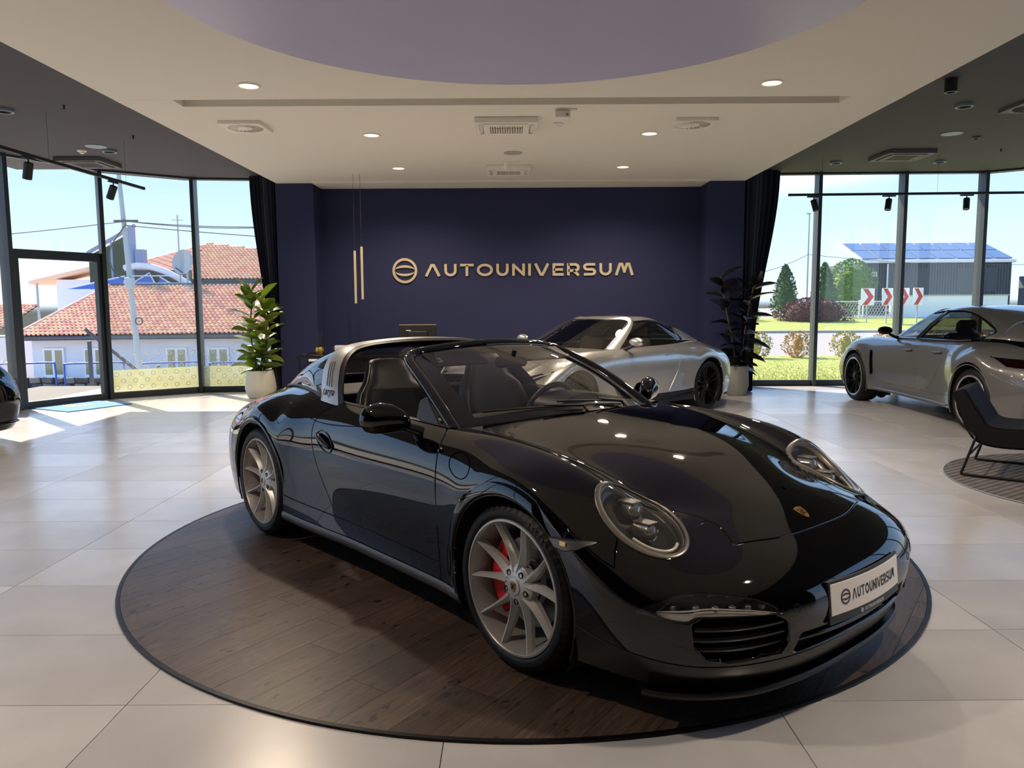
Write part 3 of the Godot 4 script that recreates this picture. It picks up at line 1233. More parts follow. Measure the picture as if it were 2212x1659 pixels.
# strokes of the sign's wide capitals in a box one unit high
func glyph(c: String) -> Array:
	var arc := func(cx: float, cy: float, rx: float, ry: float, a0: float, a1: float, n: int) -> PackedVector2Array:
		var p := PackedVector2Array()
		for i in n + 1:
			var t := deg_to_rad(lerpf(a0, a1, float(i) / n))
			p.append(Vector2(cx + rx * cos(t), cy + ry * sin(t)))
		return p
	match c:
		"A":
			return [1.28, [PackedVector2Array([Vector2(0.12, 0), Vector2(0.56, 0.91), Vector2(0.72, 0.91), Vector2(1.16, 0)])]]
		"U":
			var u := PackedVector2Array([Vector2(0.12, 1.0), Vector2(0.12, 0.5)])
			u.append_array(arc.call(0.5, 0.45, 0.38, 0.36, 180, 360, 14))
			u.append_array(PackedVector2Array([Vector2(0.88, 0.5), Vector2(0.88, 1.0)]))
			return [1.0, [u]]
		"T":
			return [1.06, [PackedVector2Array([Vector2(0, 0.91), Vector2(1.06, 0.91)]), PackedVector2Array([Vector2(0.53, 0.9), Vector2(0.53, 0)])]]
		"O":
			return [1.24, [arc.call(0.62, 0.5, 0.53, 0.41, -2, 182, 18), arc.call(0.62, 0.5, 0.53, 0.41, 178, 362, 18)]]
		"N":
			return [1.0, [PackedVector2Array([Vector2(0.1, 0), Vector2(0.1, 0.9), Vector2(0.9, 0.1), Vector2(0.9, 1.0)])]]
		"I":
			return [0.2, [PackedVector2Array([Vector2(0.1, 0), Vector2(0.1, 1.0)])]]
		"V":
			return [1.18, [PackedVector2Array([Vector2(0.09, 1.0), Vector2(0.52, 0.09), Vector2(0.66, 0.09), Vector2(1.09, 1.0)])]]
		"E":
			return [0.88, [PackedVector2Array([Vector2(0.88, 0.91), Vector2(0.1, 0.91), Vector2(0.1, 0.09), Vector2(0.88, 0.09)]), PackedVector2Array([Vector2(0.1, 0.5), Vector2(0.82, 0.5)])]]
		"R":
			var r := PackedVector2Array([Vector2(0.1, 0.91), Vector2(0.62, 0.91)])
			r.append_array(arc.call(0.62, 0.655, 0.27, 0.255, 80, -90, 10))
			r.append(Vector2(0.1, 0.4))
			return [1.0, [r, PackedVector2Array([Vector2(0.1, 0), Vector2(0.1, 1.0)]), PackedVector2Array([Vector2(0.5, 0.42), Vector2(0.92, 0.0)])]]
		"S":
			var s := PackedVector2Array([Vector2(0.95, 0.91), Vector2(0.4, 0.91)])
			s.append_array(arc.call(0.34, 0.705, 0.24, 0.205, 100, 270, 10))
			s.append_array(arc.call(0.68, 0.295, 0.24, 0.205, 90, -90, 10))
			s.append(Vector2(0.06, 0.09))
			return [1.0, [s]]
		"M":
			return [1.42, [PackedVector2Array([Vector2(0.08, 0), Vector2(0.36, 0.92), Vector2(0.52, 0.92), Vector2(0.72, 0.3), Vector2(0.92, 0.92), Vector2(1.08, 0.92), Vector2(1.36, 0)])]]
	return [0.5, []]

# returns an array of [Kit, x offset] one per letter; total width scaled to fit
func lettering(text: String, width: float, height: float, depth: float, at: Vector3, b: Basis, stroke := 0.105) -> Array:
	var adv := []
	var total := 0.0
	for c in text:
		var g := glyph(c)
		adv.append([g, total])
		total += g[0] + 0.27
	total -= 0.27
	var sx := width / total
	var out := []
	for e in adv:
		var k := Kit.new()
		for line in e[0][1]:
			for poly in Geometry2D.offset_polyline(line, stroke, Geometry2D.JOIN_MITER, Geometry2D.END_BUTT):
				if Geometry2D.is_polygon_clockwise(poly):
					continue
				var q := PackedVector2Array()
				for p in poly:
					q.append(Vector2((p.x + e[1]) * sx, p.y * height))
				k.extrude(q, depth, at, b, true)
		out.append(k)
	return out

func ring_poly_kit(k: Kit, c: Vector2, r1: float, r0: float, depth: float, at: Vector3, b: Basis, segs := 40) -> void:
	# flat ring
	var rows := [[], [], [], []]
	for s in segs:
		var t := TAU * s / segs
		var e := Vector2(cos(t), sin(t))
		for i in 4:
			var r: float = [r1, r1, r0, r0][i]
			var z: float = [0.0, depth, depth, 0.0][i]
			rows[i].append(at + b * Vector3(c.x + e.x * r, c.y + e.y * r, z))
	for i in 3:
		k.grid([rows[i], rows[i + 1]], true, false)

# the sign's emblem: a ring crossed by two lens-shaped arcs
func emblem(k: Kit, r: float, depth: float, at: Vector3, b: Basis) -> void:
	ring_poly_kit(k, Vector2.ZERO, r, r * 0.80, depth, at, b)
	for s in [1.0, -1.0]:
		var top := PackedVector2Array()
		for i in 17:
			var x := lerpf(-0.74, 0.74, i / 16.0)
			top.append(Vector2(x * r, s * r * (0.44 * sqrt(maxf(0.0, 1.0 - (x / 0.80) ** 2)) - 0.0)))
		for i in 17:
			var x := lerpf(0.74, -0.74, i / 16.0)
			top.append(Vector2(x * r, s * r * (0.44 * sqrt(maxf(0.0, 1.0 - (x / 0.80) ** 2)) * 0.50 + 0.02)))
		if s < 0:
			top.reverse()
		k.extrude(top, depth * 0.98, at, b)

# ------------------------------------------------------------------ the black open-top car
var hero_cols := [
	[[0.915, 0.15, 0], [0.968, 0.25, 0], [1.0, 0.42, 0], [0.93, 0.535, 0], [0.805, 0.602, 0], [0.66, 0.672, 0]],
	[[0.90, 0.15, 0.30], [0.953, 0.25, 0.306], [0.985, 0.42, 0.31], [0.915, 0.535, 0.29], [0.79, 0.602, 0.25], [0.645, 0.668, 0.23]],
	[[0.825, 0.15, 0.55], [0.882, 0.25, 0.566], [0.912, 0.42, 0.575], [0.845, 0.535, 0.545], [0.735, 0.603, 0.455], [0.60, 0.658, 0.42]],
	[[0.675, 0.15, 0.735], [0.742, 0.255, 0.756], [0.765, 0.42, 0.77], [0.715, 0.525, 0.74], [0.655, 0.585, 0.675], [0.59, 0.635, 0.61]],
	[[0.49, 0.16, 0.822], [0.54, 0.28, 0.853], [0.555, 0.43, 0.87], [0.53, 0.555, 0.848], [0.49, 0.645, 0.785], [0.46, 0.715, 0.665]],
	[[0.37, 0.17, 0.862], [0.37, 0.32, 0.888], [0.275, 0.57, 0.898], [0.33, 0.655, 0.878], [0.33, 0.75, 0.80], [0.30, 0.80, 0.69]],
	[[0.12, 0.17, 0.88], [0.12, 0.32, 0.89], [0.10, 0.688, 0.902], [0.12, 0.765, 0.882], [0.12, 0.825, 0.80], [0.10, 0.852, 0.695]],
	[[-0.12, 0.17, 0.88], [-0.12, 0.32, 0.89], [-0.10, 0.688, 0.902], [-0.12, 0.775, 0.884], [-0.13, 0.842, 0.81], [-0.13, 0.878, 0.705]],
	[[-0.37, 0.17, 0.862], [-0.37, 0.32, 0.885], [-0.275, 0.57, 0.897], [-0.33, 0.70, 0.885], [-0.34, 0.835, 0.82], [-0.37, 0.888, 0.72]],
	[[-0.53, 0.18, 0.84], [-0.525, 0.30, 0.848], [-0.51, 0.50, 0.872], [-0.515, 0.69, 0.872], [-0.545, 0.825, 0.825], [-0.62, 0.888, 0.735]],
	[[-0.95, 0.18, 0.845], [-0.95, 0.30, 0.842], [-0.95, 0.50, 0.866], [-0.95, 0.69, 0.868], [-0.95, 0.83, 0.825], [-0.97, 0.898, 0.742]],
	[[-1.32, 0.18, 0.85], [-1.32, 0.30, 0.845], [-1.35, 0.50, 0.866], [-1.36, 0.69, 0.868], [-1.36, 0.835, 0.822], [-1.34, 0.905, 0.735]],
	[[-1.50, 0.18, 0.862], [-1.52, 0.30, 0.852], [-1.66, 0.50, 0.866], [-1.75, 0.68, 0.870], [-1.76, 0.82, 0.828], [-1.66, 0.91, 0.728]],
	[[-1.86, 0.18, 0.885], [-1.88, 0.31, 0.885], [-1.97, 0.51, 0.893], [-2.03, 0.71, 0.898], [-2.03, 0.845, 0.825], [-2.0, 0.918, 0.705]],
	[[-2.08, 0.18, 0.905], [-2.08, 0.33, 0.918], [-2.175, 0.58, 0.926], [-2.16, 0.71, 0.915], [-2.19, 0.845, 0.825], [-2.2, 0.925, 0.665]],
	[[-2.33, 0.18, 0.91], [-2.33, 0.33, 0.92], [-2.35, 0.698, 0.928], [-2.34, 0.785, 0.905], [-2.36, 0.865, 0.80], [-2.38, 0.925, 0.62]],
	[[-2.57, 0.18, 0.91], [-2.57, 0.33, 0.92], [-2.55, 0.698, 0.928], [-2.57, 0.78, 0.90], [-2.57, 0.855, 0.79], [-2.60, 0.915, 0.585]],
	[[-2.82, 0.19, 0.90], [-2.82, 0.34, 0.91], [-2.725, 0.58, 0.92], [-2.79, 0.70, 0.885], [-2.81, 0.81, 0.765], [-2.84, 0.885, 0.55]],
	[[-3.10, 0.21, 0.83], [-3.12, 0.36, 0.85], [-3.10, 0.56, 0.855], [-3.07, 0.69, 0.815], [-3.04, 0.78, 0.71], [-3.02, 0.84, 0.52]],
	[[-3.32, 0.23, 0.66], [-3.36, 0.38, 0.69], [-3.37, 0.56, 0.69], [-3.33, 0.68, 0.655], [-3.26, 0.745, 0.59], [-3.18, 0.79, 0.48]],
	[[-3.42, 0.24, 0.42], [-3.47, 0.38, 0.44], [-3.485, 0.56, 0.44], [-3.45, 0.685, 0.42], [-3.37, 0.75, 0.39], [-3.23, 0.81, 0.35]],
	[[-3.45, 0.24, 0.20], [-3.50, 0.38, 0.21], [-3.515, 0.56, 0.21], [-3.48, 0.69, 0.20], [-3.40, 0.755, 0.19], [-3.25, 0.82, 0.17]],
	[[-3.455, 0.24, 0], [-3.505, 0.38, 0], [-3.52, 0.56, 0], [-3.485, 0.69, 0], [-3.41, 0.757, 0], [-3.26, 0.823, 0]],
]
# bonnet lanes behind the front edge: for each column ca2 .. cw the three inner lanes
var hero_bonnet := [
	[[0.45, 0.692, 0.50], [0.47, 0.727, 0.27], [0.475, 0.738, 0]],
	[[0.30, 0.762, 0.545], [0.31, 0.788, 0.29], [0.31, 0.797, 0]],
	[[0.10, 0.822, 0.585], [0.105, 0.842, 0.31], [0.105, 0.85, 0]],
	[[-0.13, 0.862, 0.62], [-0.12, 0.876, 0.33], [-0.115, 0.884, 0]],
	[[-0.36, 0.882, 0.645], [-0.33, 0.899, 0.345], [-0.32, 0.906, 0]],
	[[-0.555, 0.888, 0.66], [-0.47, 0.910, 0.36], [-0.44, 0.918, 0]],
]
var hero_deck := [
	[[-2.92, 0.912, 0.37], [-2.96, 0.928, 0.19], [-2.97, 0.932, 0]],
	[[-3.06, 0.868, 0.36], [-3.09, 0.882, 0.18], [-3.10, 0.886, 0]],
]

const T_BUMPER := 1
const T_BONNET := 2
const T_FENDER := 3
const T_DOOR := 4
const T_QUARTER := 5
const T_SILL := 6
const T_TAIL := 7
const T_DECK := 8
const T_LIP := 9

func car_cage(cols: Array, bonnet: Array, deck: Array, tagger: Callable, kf: int, kr: int, cowl: int, deck0: int) -> SubD:
	var bc := BodyCage.new()
	var c := []
	for col in cols:
		var q := []
		for p in col:
			q.append(V3(p))
		c.append(q)
	var nrow: int = c[0].size() - 1
	for i in c.size() - 1:
		for j in nrow:
			var t: int = tagger.call(i, j)
			if t > 0:
				bc.face(c[i + 1][j], c[i][j], c[i][j + 1], c[i + 1][j + 1], t)
	# bonnet: first row is the top of the nose columns, corner column kf
	var g := [[c[kf][nrow], c[kf - 1][nrow], c[kf - 2][nrow], c[kf - 3][nrow]]]
	for i in bonnet.size():
		g.append([c[kf + 1 + i][nrow], V3(bonnet[i][0]), V3(bonnet[i][1]), V3(bonnet[i][2])])
	for i in g.size() - 1:
		for j in 3:
			bc.face(g[i + 1][j], g[i][j], g[i][j + 1], g[i + 1][j + 1], T_FENDER if j == 0 else T_BONNET)
	g = []
	for i in deck.size():
		g.append([c[deck0 + i][nrow], V3(deck[i][0]), V3(deck[i][1]), V3(deck[i][2])])
	g.append([c[kr][nrow], c[kr + 1][nrow], c[kr + 2][nrow], c[kr + 3][nrow]])
	for i in g.size() - 1:
		for j in 3:
			bc.face(g[i + 1][j], g[i][j], g[i][j + 1], g[i + 1][j + 1], T_DECK)
	return bc.s

func hero_tag(i: int, j: int) -> int:
	if (i >= 5 and i <= 7 or i >= 14 and i <= 16) and j < 2:
		return 0
	if i <= 4 and j == 0:
		return T_LIP
	if i <= 1:
		return T_BONNET if j == 4 else T_BUMPER
	if i == 2:
		return T_BUMPER
	if i <= 4:
		return T_FENDER if (j == 4 or (j == 3 and i == 4)) else T_BUMPER
	if i <= 8:
		return T_FENDER
	if i <= 13 and j == 0:
		return T_SILL
	if i <= 11:
		return T_DOOR
	if i <= 16:
		return T_QUARTER
	if i <= 18:
		return T_QUARTER if j >= 3 else T_TAIL
	return T_TAIL if j < 4 else T_DECK

func circle_poly(r: float, n := 48, c := Vector2.ZERO) -> PackedVector2Array:
	var p := PackedVector2Array()
	for i in n:
		p.append(c + Vector2(cos(TAU * i / n), sin(TAU * i / n)) * r)
	return p

func ellipse_poly(a: float, b: float, n := 48) -> PackedVector2Array:
	var p := PackedVector2Array()
	for i in n:
		p.append(Vector2(cos(TAU * i / n) * a, sin(TAU * i / n) * b))
	return p

func mirrored(t: Transform3D) -> Transform3D:
	# the frame on the other side of the car, kept right-handed
	var m := Vector3(1, 1, -1)
	return Transform3D(Basis(-t.basis.x * m, t.basis.y * m, t.basis.z * m), t.origin * m)

func mirror_poly(p: PackedVector2Array) -> PackedVector2Array:
	var q := PackedVector2Array()
	for v in p:
		q.append(Vector2(-v.x, v.y))
	q.reverse()
	return q

func side_frame(at: Vector3, right: bool) -> Transform3D:
	# looking at the flank: x forward, y up, z outwards (right side); mirrored for the left
	if right:
		return Transform3D(Basis.IDENTITY, at)
	return Transform3D(Basis(Vector3(-1, 0, 0), Vector3(0, 1, 0), Vector3(0, 0, -1)), at * Vector3(1, 1, -1))

# trim that follows an arch
func arch_parts(parent: Node3D, body: SubD, cx: float, cy: float, r: float, right: bool, m: Material, flange := 0.0) -> void:
	var sg := 1.0 if right else -1.0
	var rim := []
	for i in 41:
		var a := deg_to_rad(-28.0 + 236.0 * i / 40)
		var q := Vector3(cx + cos(a) * (r + 0.010), cy + sin(a) * (r + 0.010), 0)
		var p := body.on(2, q)
		rim.append(Vector3(cx + cos(a) * r, cy + sin(a) * r, p.z * sg - sg * 0.003))
	part("arch_lip", tube_mesh(rim, 0.0055, 8), m, parent)
	if flange > 0.0:
		# broad flat lip pressed out around the opening
		var fl := []
		for e in [[0.0, -0.003], [0.004, 0.007], [0.012, 0.011], [flange * 0.75, 0.0055], [flange, 0.0002]]:
			var row := []
			for i in 61:
				var a := deg_to_rad(lerpf(47.0 if flange > 0.04 else -2.0, 186.0, i / 60.0))
				var fade: float = smoothstep(0.0, 0.14, minf(i / 60.0, 1.0 - i / 60.0))
				var q := Vector3(cx + cos(a) * (r + e[0] * (0.4 + 0.6 * fade)), cy + sin(a) * (r + e[0] * (0.4 + 0.6 * fade)), 0)
				var h: Array = body.hit(2, Vector3(cx + cos(a) * (r + 0.008 + e[0] * 0.9), cy + sin(a) * (r + 0.008 + e[0] * 0.9), 0))
				row.append(on_mirror(Vector3(q.x, q.y, h[0].z + e[1] * (0.3 + 0.7 * fade)), right))
			if right:
				row.reverse()
			fl.append(row)
		var fk := Kit.new()
		fk.grid(fl)
		part("arch_flange", fk.done(), m, parent)
	# liner: a drum open to the wheel
	var rows := []
	for j in 3:
		var row := []
		for i in 41:
			var a := deg_to_rad(-40.0 + 260.0 * i / 40)
			var z: float = [0.885, 0.70, 0.52][j]
			row.append(Vector3(cx + cos(a) * (r + 0.004), cy + sin(a) * (r + 0.004), sg * z if j > 0 else rim[i].z - sg * 0.012))
		rows.append(row)
	var k := Kit.new()
	k.grid(rows)
	k.lathe([Vector2(0.0, 0.0), Vector2(r * 0.84, 0.0)], 40, Vector3(cx, cy, sg * 0.52), Basis(Vector3(1, 0, 0), Vector3(0, 0, 1), Vector3(0, -1, 0)))
	part("wheel_well", k.done(), M.liner, parent)

func build_hero_car() -> void:
	var car := thing("open_sports_car", "black open-top sports car with a silver roll hoop on the round plank platform", "car", Vector3(0.658, 0.0105, -3.498), 0.6953 - PI / 2)
	var body := car_cage(hero_cols, hero_bonnet, hero_deck, hero_tag, 3, 19, 9, 17)
	body.interpolate(12)
	for i in 4:
		body.refine()
	body.normals()
	for s in [true, false]:
		body.cut(side_frame(Vector3(0, 0.335, 0.86), s), circle_poly(0.375, 72), 0.2)
		body.cut(side_frame(Vector3(-2.45, 0.343, 0.88), s), circle_poly(0.382, 72), 0.2)
	body.normals()
	body.index()
	# ---- head lamp openings
	var lamp_at := Vector3(0.492, 0.68, 0.668)
	var major := Vector3(0.341, -0.219, -0.057).normalized()
	var ln := Vector3(0.48, 0.68, 0.54).normalized()
	ln = (ln - major * ln.dot(major)).normalized()
	var lamp := Transform3D(Basis(major, ln.cross(major), ln), lamp_at)
	var hitp: Array = body.hit(1, lamp_at)
	lamp.origin = Vector3(lamp_at.x, hitp[0].y, lamp_at.z)
	var lamp_poly := ellipse_poly(0.198, 0.128, 64)
	body.cut(lamp, lamp_poly, 0.14)
	body.cut(mirrored(lamp), mirror_poly(lamp_poly), 0.14)
	hero_nose_cuts(body)
	body.normals()
	var P: Material = M.paint_black
	var hood := part("bonnet", body.panel([T_BONNET, T_BONNET + 100], 0.0018, 0.012, 0.0035), P, car)
	part("front_bumper", body.panel([T_BUMPER, T_BUMPER + 100], 0.0018, 0.012, 0.0035), P, car)
	part("bumper_lip", body.panel([T_LIP, T_LIP + 100]), M.lip_black, car)
	part("rear_deck", body.panel([T_DECK, T_DECK + 100], 0.0018, 0.012, 0.0035), P, car)
	part("tail", body.panel([T_TAIL, T_TAIL + 100]), P, car)
	for o in [0, 100]:
		part("front_wing", body.panel([T_FENDER + o], 0.0018, 0.012, 0.0035), P, car)
		part("door", body.panel([T_DOOR + o], 0.0018, 0.012, 0.0035), P, car)
		part("rear_quarter", body.panel([T_QUARTER + o], 0.0018, 0.012, 0.0035), P, car)
		part("sill", body.panel([T_SILL + o]), P, car)
	# a dark inner shell just under the panels closes the gaps
	for s in [true, false]:
		arch_parts(car, body, 0.0, 0.335, 0.375, s, P, 0.055)
		arch_parts(car, body, -2.45, 0.343, 0.382, s, P, 0.028)
	# ---- wheels
	for s in [true, false]:
		for front in [true, false]:
			var w := group_node("wheel", car, Vector3(0.0 if front else -2.45, 0.3385 if front else 0.345, (0.872 if front else 0.905) * (1.0 if s else -1.0)))
			if not s:
				w.rotation.y = PI
			wheel_kit(w, 0.3385 if front else 0.345, 0.274, 0.245 if front else 0.30, 0, M.alloy_shaded, M.alloy_silver, M.steel, M.brake_red, 0.38 if front else 0.15)
			shield(w, Transform3D(Basis.IDENTITY, Vector3(0, 0, -0.0148)), 0.032, 0.042)
			if front and s:
				tyre_text(w, "245/35", 0.305, 1.18)
	hero_lamps(car, lamp, body)
	hero_nose(car, body)
	hero_cabin(car, body)
	hero_flank(car, body)
	hood.set_meta("label", "glossy black bonnet with a gold shield badge")

func tyre_text(w: Node3D, text: String, r: float, a0: float) -> void:
	var sf := SystemFont.new()
	sf.font_names = PackedStringArray(["Droid Sans"])
	sf.font_weight = 700
	for i in text.length():
		var tm := TextMesh.new()
		tm.text = text[i]
		tm.font = sf
		tm.font_size = 40
		tm.pixel_size = 0.00072
		tm.depth = 0.002
		var o := part("tyre_letter", tm, M.rubber_grey, w)
		var a := a0 - i * 0.072
		o.position = Vector3(cos(a) * r, sin(a) * r, 0.0082)
		o.rotation.z = a - PI / 2

var hero_drl_top := [Vector2(-0.266, 0.080), Vector2(-0.22, 0.118), Vector2(-0.147, 0.148), Vector2(-0.04, 0.146), Vector2(0.067, 0.126), Vector2(0.12, 0.104), Vector2(0.158, 0.076)]
var hero_drl_low := [Vector2(-0.266, 0.080), Vector2(-0.225, 0.070), Vector2(-0.168, 0.064), Vector2(-0.135, 0.082), Vector2(-0.03, 0.083), Vector2(0.07, 0.078), Vector2(0.158, 0.076)]
var hero_intake := PackedVector2Array([Vector2(-0.158, 0.056), Vector2(-0.128, 0.076), Vector2(-0.02, 0.077), Vector2(0.14, 0.070), Vector2(0.185, 0.045), Vector2(0.20, -0.03), Vector2(0.17, -0.072), Vector2(-0.02, -0.082), Vector2(-0.10, -0.066), Vector2(-0.142, -0.03)])

func nose_frame() -> Transform3D:
	return Transform3D(Basis(Vector3(0.49, 0, -0.872), Vector3(0, 1, 0), Vector3(0.872, 0, 0.49)), Vector3(0.865, 0.35, 0.62))

func hero_nose_cuts(body: SubD) -> void:
	var fr := nose_frame()
	var drl := PackedVector2Array()
	for p in spline(hero_drl_top, 4):
		drl.append(p)
	var low := spline(hero_drl_low, 4)
	low.reverse()
	for i in range(1, low.size() - 1):
		drl.append(low[i])
	drl.reverse()
	var ink := hero_intake.duplicate()
	ink.reverse()
	for s in [true, false]:
		var f := fr if s else mirrored(fr)
		body.cut(f, drl if s else mirror_poly(drl), 0.12)
		body.cut(f, ink if s else mirror_poly(ink), 0.12)
	var c := PackedVector2Array([Vector2(-0.40, 0.262), Vector2(0.40, 0.262), Vector2(0.385, 0.335), Vector2(-0.385, 0.335)])
	body.cut(Transform3D(Basis(Vector3(0, 0, -1), Vector3(0, 1, 0), Vector3(1, 0, 0)), Vector3(0.98, 0, 0)), c, 0.12)

# a sheet draped on the nose between two curves of the nose frame
func nose_sheet(body: SubD, top: Array, low: Array, rows: int, off: float, right: bool, f0 := 0.0, f1 := 1.0) -> ArrayMesh:
	var fr := nose_frame()
	var a := spline(top, 5)
	var b := spline(low, 5)
	var g := []
	for j in rows + 1:
		var row := []
		for i in a.size():
			var p: Vector2 = b[i].lerp(a[i], lerpf(f0, f1, float(j) / rows))
			var q := fr * Vector3(p.x, p.y, 0)
			var h: Array = body.hit(0, q)
			var w: Vector3 = h[0] + h[1] * off
			if not right:
				w.z = -w.z
			row.append(w)
		if not right:
			row.reverse()
		g.append(row)
	var k := Kit.new()
	k.grid(g)
	return k.done()

func on_mirror(p: Vector3, right: bool) -> Vector3:
	return p if right else p * Vector3(1, 1, -1)

func hero_nose(car: Node3D, body: SubD) -> void:
	var fr := nose_frame()
	for s in [true, false]:
		var d := group_node("running_light", car)
		d.set_meta("label", "slim clear daytime running light above the side intake")
		part("cover_lens", nose_sheet(body, hero_drl_top, hero_drl_low, 4, 0.002, s), M.lens, d)
		part("housing", nose_sheet(body, hero_drl_top, hero_drl_low, 2, -0.030, s), M.drl_dark, d)
		part("light_bar", nose_sheet(body, hero_drl_top, hero_drl_low, 2, -0.012, s, 0.02, 0.34), M.drl_white, d)
		part("light_guide", nose_sheet(body, hero_drl_top, hero_drl_low, 1, -0.007, s, 0.40, 0.47), M.drl_white, d)
		for i in 6:
			var u := lerpf(-0.19, 0.09, i / 5.0)
			var h: Array = body.hit(0, fr * Vector3(u, 0.108, 0))
			part("reflector_cup", box_mesh(on_mirror(h[0] - h[1] * 0.022, s), Vector3(0.022, 0.022, 0.024), 0.006), M.lamp_inner, d)
		# side intake: deep dark mouth with gloss slats
		var n := group_node("side_intake", car)
		var f := fr if s else mirrored(fr)
		var ink := hero_intake if s else mirror_poly(hero_intake)
		var k := Kit.new()
		k.box(f * Vector3(0.0, 0.0, -0.12), Vector3(0.40, 0.20, 0.01), f.basis)
		part("mouth", k.done(), M.black_hole, n)
		part("mouth_wall", extrude_shell(ink, f, -0.12, 0.0), M.satin_black, n)
		for q in [[0.036, 0.012], [-0.004, 0.012], [-0.044, 0.014]]:
			var path := []
			for i in 13:
				var u := lerpf(-0.15, 0.20, i / 12.0)
				var h: Array = body.hit(0, fr * Vector3(u, q[0] + u * 0.02, 0))
				path.append(on_mirror(h[0] - h[1] * 0.030, s))
			var sl := Kit.new()
			var rows := []
			for e in [[0.010, 0.006], [0.006, 0.016], [-0.006, 0.016], [-0.010, 0.004], [-0.010, -0.02], [0.010, -0.02]]:
				var row := []
				for p in path:
					row.append(p + Vector3(f.basis.z.x, 0, f.basis.z.z) * e[1] + Vector3(0, e[0], 0))
				if not s:
					row.reverse()
				rows.append(row)
			rows.reverse()
			sl.grid(rows, false, true)
			part("intake_slat", sl.done(), M.gloss_black, n)
	# centre mouth under the plate
	part("centre_mouth", box_mesh(Vector3(0.90, 0.297, 0), Vector3(0.02, 0.10, 0.84)), M.black_hole, car)
	var bar := []
	for i in 21:
		var z := lerpf(-0.40, 0.40, i / 20.0)
		bar.append(Vector3(body.on(0, Vector3(0, 0.30, absf(z) * 0.9)).x - 0.02 if absf(z) > 0.41 else 0.972 - z * z * 0.35, 0.298, z))
	part("centre_slat", tube_mesh(bar, 0.012, 10), M.gloss_black, car)
	# plate and holder, gently bowed
	var hold := group_node("number_plate", car)
	hold.set_meta("label", "white plate lettered AUTOUNIVERSUM in a black holder")
	plate_bow(hold, "holder", 0.262, -0.086, 0.064, 0.0, 0.010, M.satin_black)
	plate_bow(hold, "plate", 0.254, -0.055, 0.055, 0.009, 0.004, M.plate_white)
	var k2 := Kit.new()
	for l in lettering("AUTOUNIVERSUM", 0.342, 0.038, 0.001, Vector3.ZERO, Basis.IDENTITY, 0.078):
		k2.add(l, Transform3D(Basis.IDENTITY, Vector3(-0.135, -0.019, 0)))
	emblem(k2, 0.027, 0.001, Vector3(-0.175, 0.0, 0), Basis.IDENTITY)
	part("plate_lettering", bow_kit(k2, 0.0135), M.print_black, hold)
	k2 = Kit.new()
	for l in lettering("AUTOUNIVERSUM", 0.150, 0.013, 0.0006, Vector3.ZERO, Basis.IDENTITY, 0.08):
		k2.add(l, Transform3D(Basis.IDENTITY, Vector3(-0.055, -0.078, 0)))
	emblem(k2, 0.008, 0.0006, Vector3(-0.072, -0.0715, 0), Basis.IDENTITY)
	part("holder_lettering", bow_kit(k2, 0.0105), M.print_white, hold)
	# washer nozzle, parking sensor ring, tow cover
	for s in [true, false]:
		var h: Array = body.hit(0, Vector3(0, 0.585, 0.70))
		part("washer_jet", lathe_mesh([Vector2(0.011, -0.004), Vector2(0.010, 0.003), Vector2(0.0, 0.005)].map(func(p): return p), 16, on_mirror(h[0], s), frame_y(on_mirror(h[1], s))), M.chrome, car)
		h = body.hit(0, Vector3(0, 0.43, 0.42))
		part("parking_sensor", tube_mesh(ring_path(on_mirror(h[0], s), frame_from(on_mirror(h[1], s)), 0.016, 20), 0.0011, 5, true), M.satin_black, car)
	# bonnet badge
	var hb: Array = body.hit(1, Vector3(0.735, 0, 0))
	var zb: Vector3 = hb[1]
	shield(car, Transform3D(Basis(Vector3(0, 0, -1), zb.cross(Vector3(0, 0, -1)), zb), hb[0] + zb * 0.001), 0.052, 0.066)
	# chin spoiler
	var lipk := Kit.new()
	var rows2 := []
	for e in [[0.010, 0.152], [0.018, 0.140], [0.010, 0.128], [-0.05, 0.126], [-0.16, 0.135]]:
		var row := []
		for i in 41:
			var t := lerpf(-0.84, 0.84, i / 40.0)
			var q := lip_plan(t)
			row.append(Vector3(q.x, e[1], q.y) + Vector3(q.z, 0, 0) * 0.0 + lip_normal(t) * e[0])
		rows2.append(row)
	lipk.grid(rows2)
	part("chin_spoiler", lipk.done(), M.satin_black, car)
	part("underbody", box_mesh(Vector3(-1.25, 0.165, 0), Vector3(4.0, 0.03, 1.30), 0.01), M.liner, car)

func lip_plan(t: float) -> Vector3:
	var pts := [Vector2(0.51, -0.855), Vector2(0.70, -0.765), Vector2(0.85, -0.57), Vector2(0.915, -0.31), Vector2(0.93, 0), Vector2(0.915, 0.31), Vector2(0.85, 0.57), Vector2(0.70, 0.765), Vector2(0.51, 0.855)]
	var u := (t * 0.5 + 0.5) * 8.0
	var i := clampi(floori(u), 0, 7)
	var f := u - i
	var p0: Vector2 = pts[maxi(i - 1, 0)]
	var p1: Vector2 = pts[i]
	var p2: Vector2 = pts[i + 1]
	var p3: Vector2 = pts[mini(i + 2, 8)]
	var q := 0.5 * (2.0 * p1 + (p2 - p0) * f + (2.0 * p0 - 5.0 * p1 + 4.0 * p2 - p3) * f * f + (3.0 * p1 - p0 - 3.0 * p2 + p3) * f * f * f)
	return Vector3(q.x, q.y, 0)

func lip_normal(t: float) -> Vector3:
	var a := lip_plan(maxf(t - 0.02, -1.0))
	var b := lip_plan(minf(t + 0.02, 1.0))
	var d := Vector2(b.x - a.x, b.y - a.y).normalized()
	return Vector3(d.y, 0, -d.x)

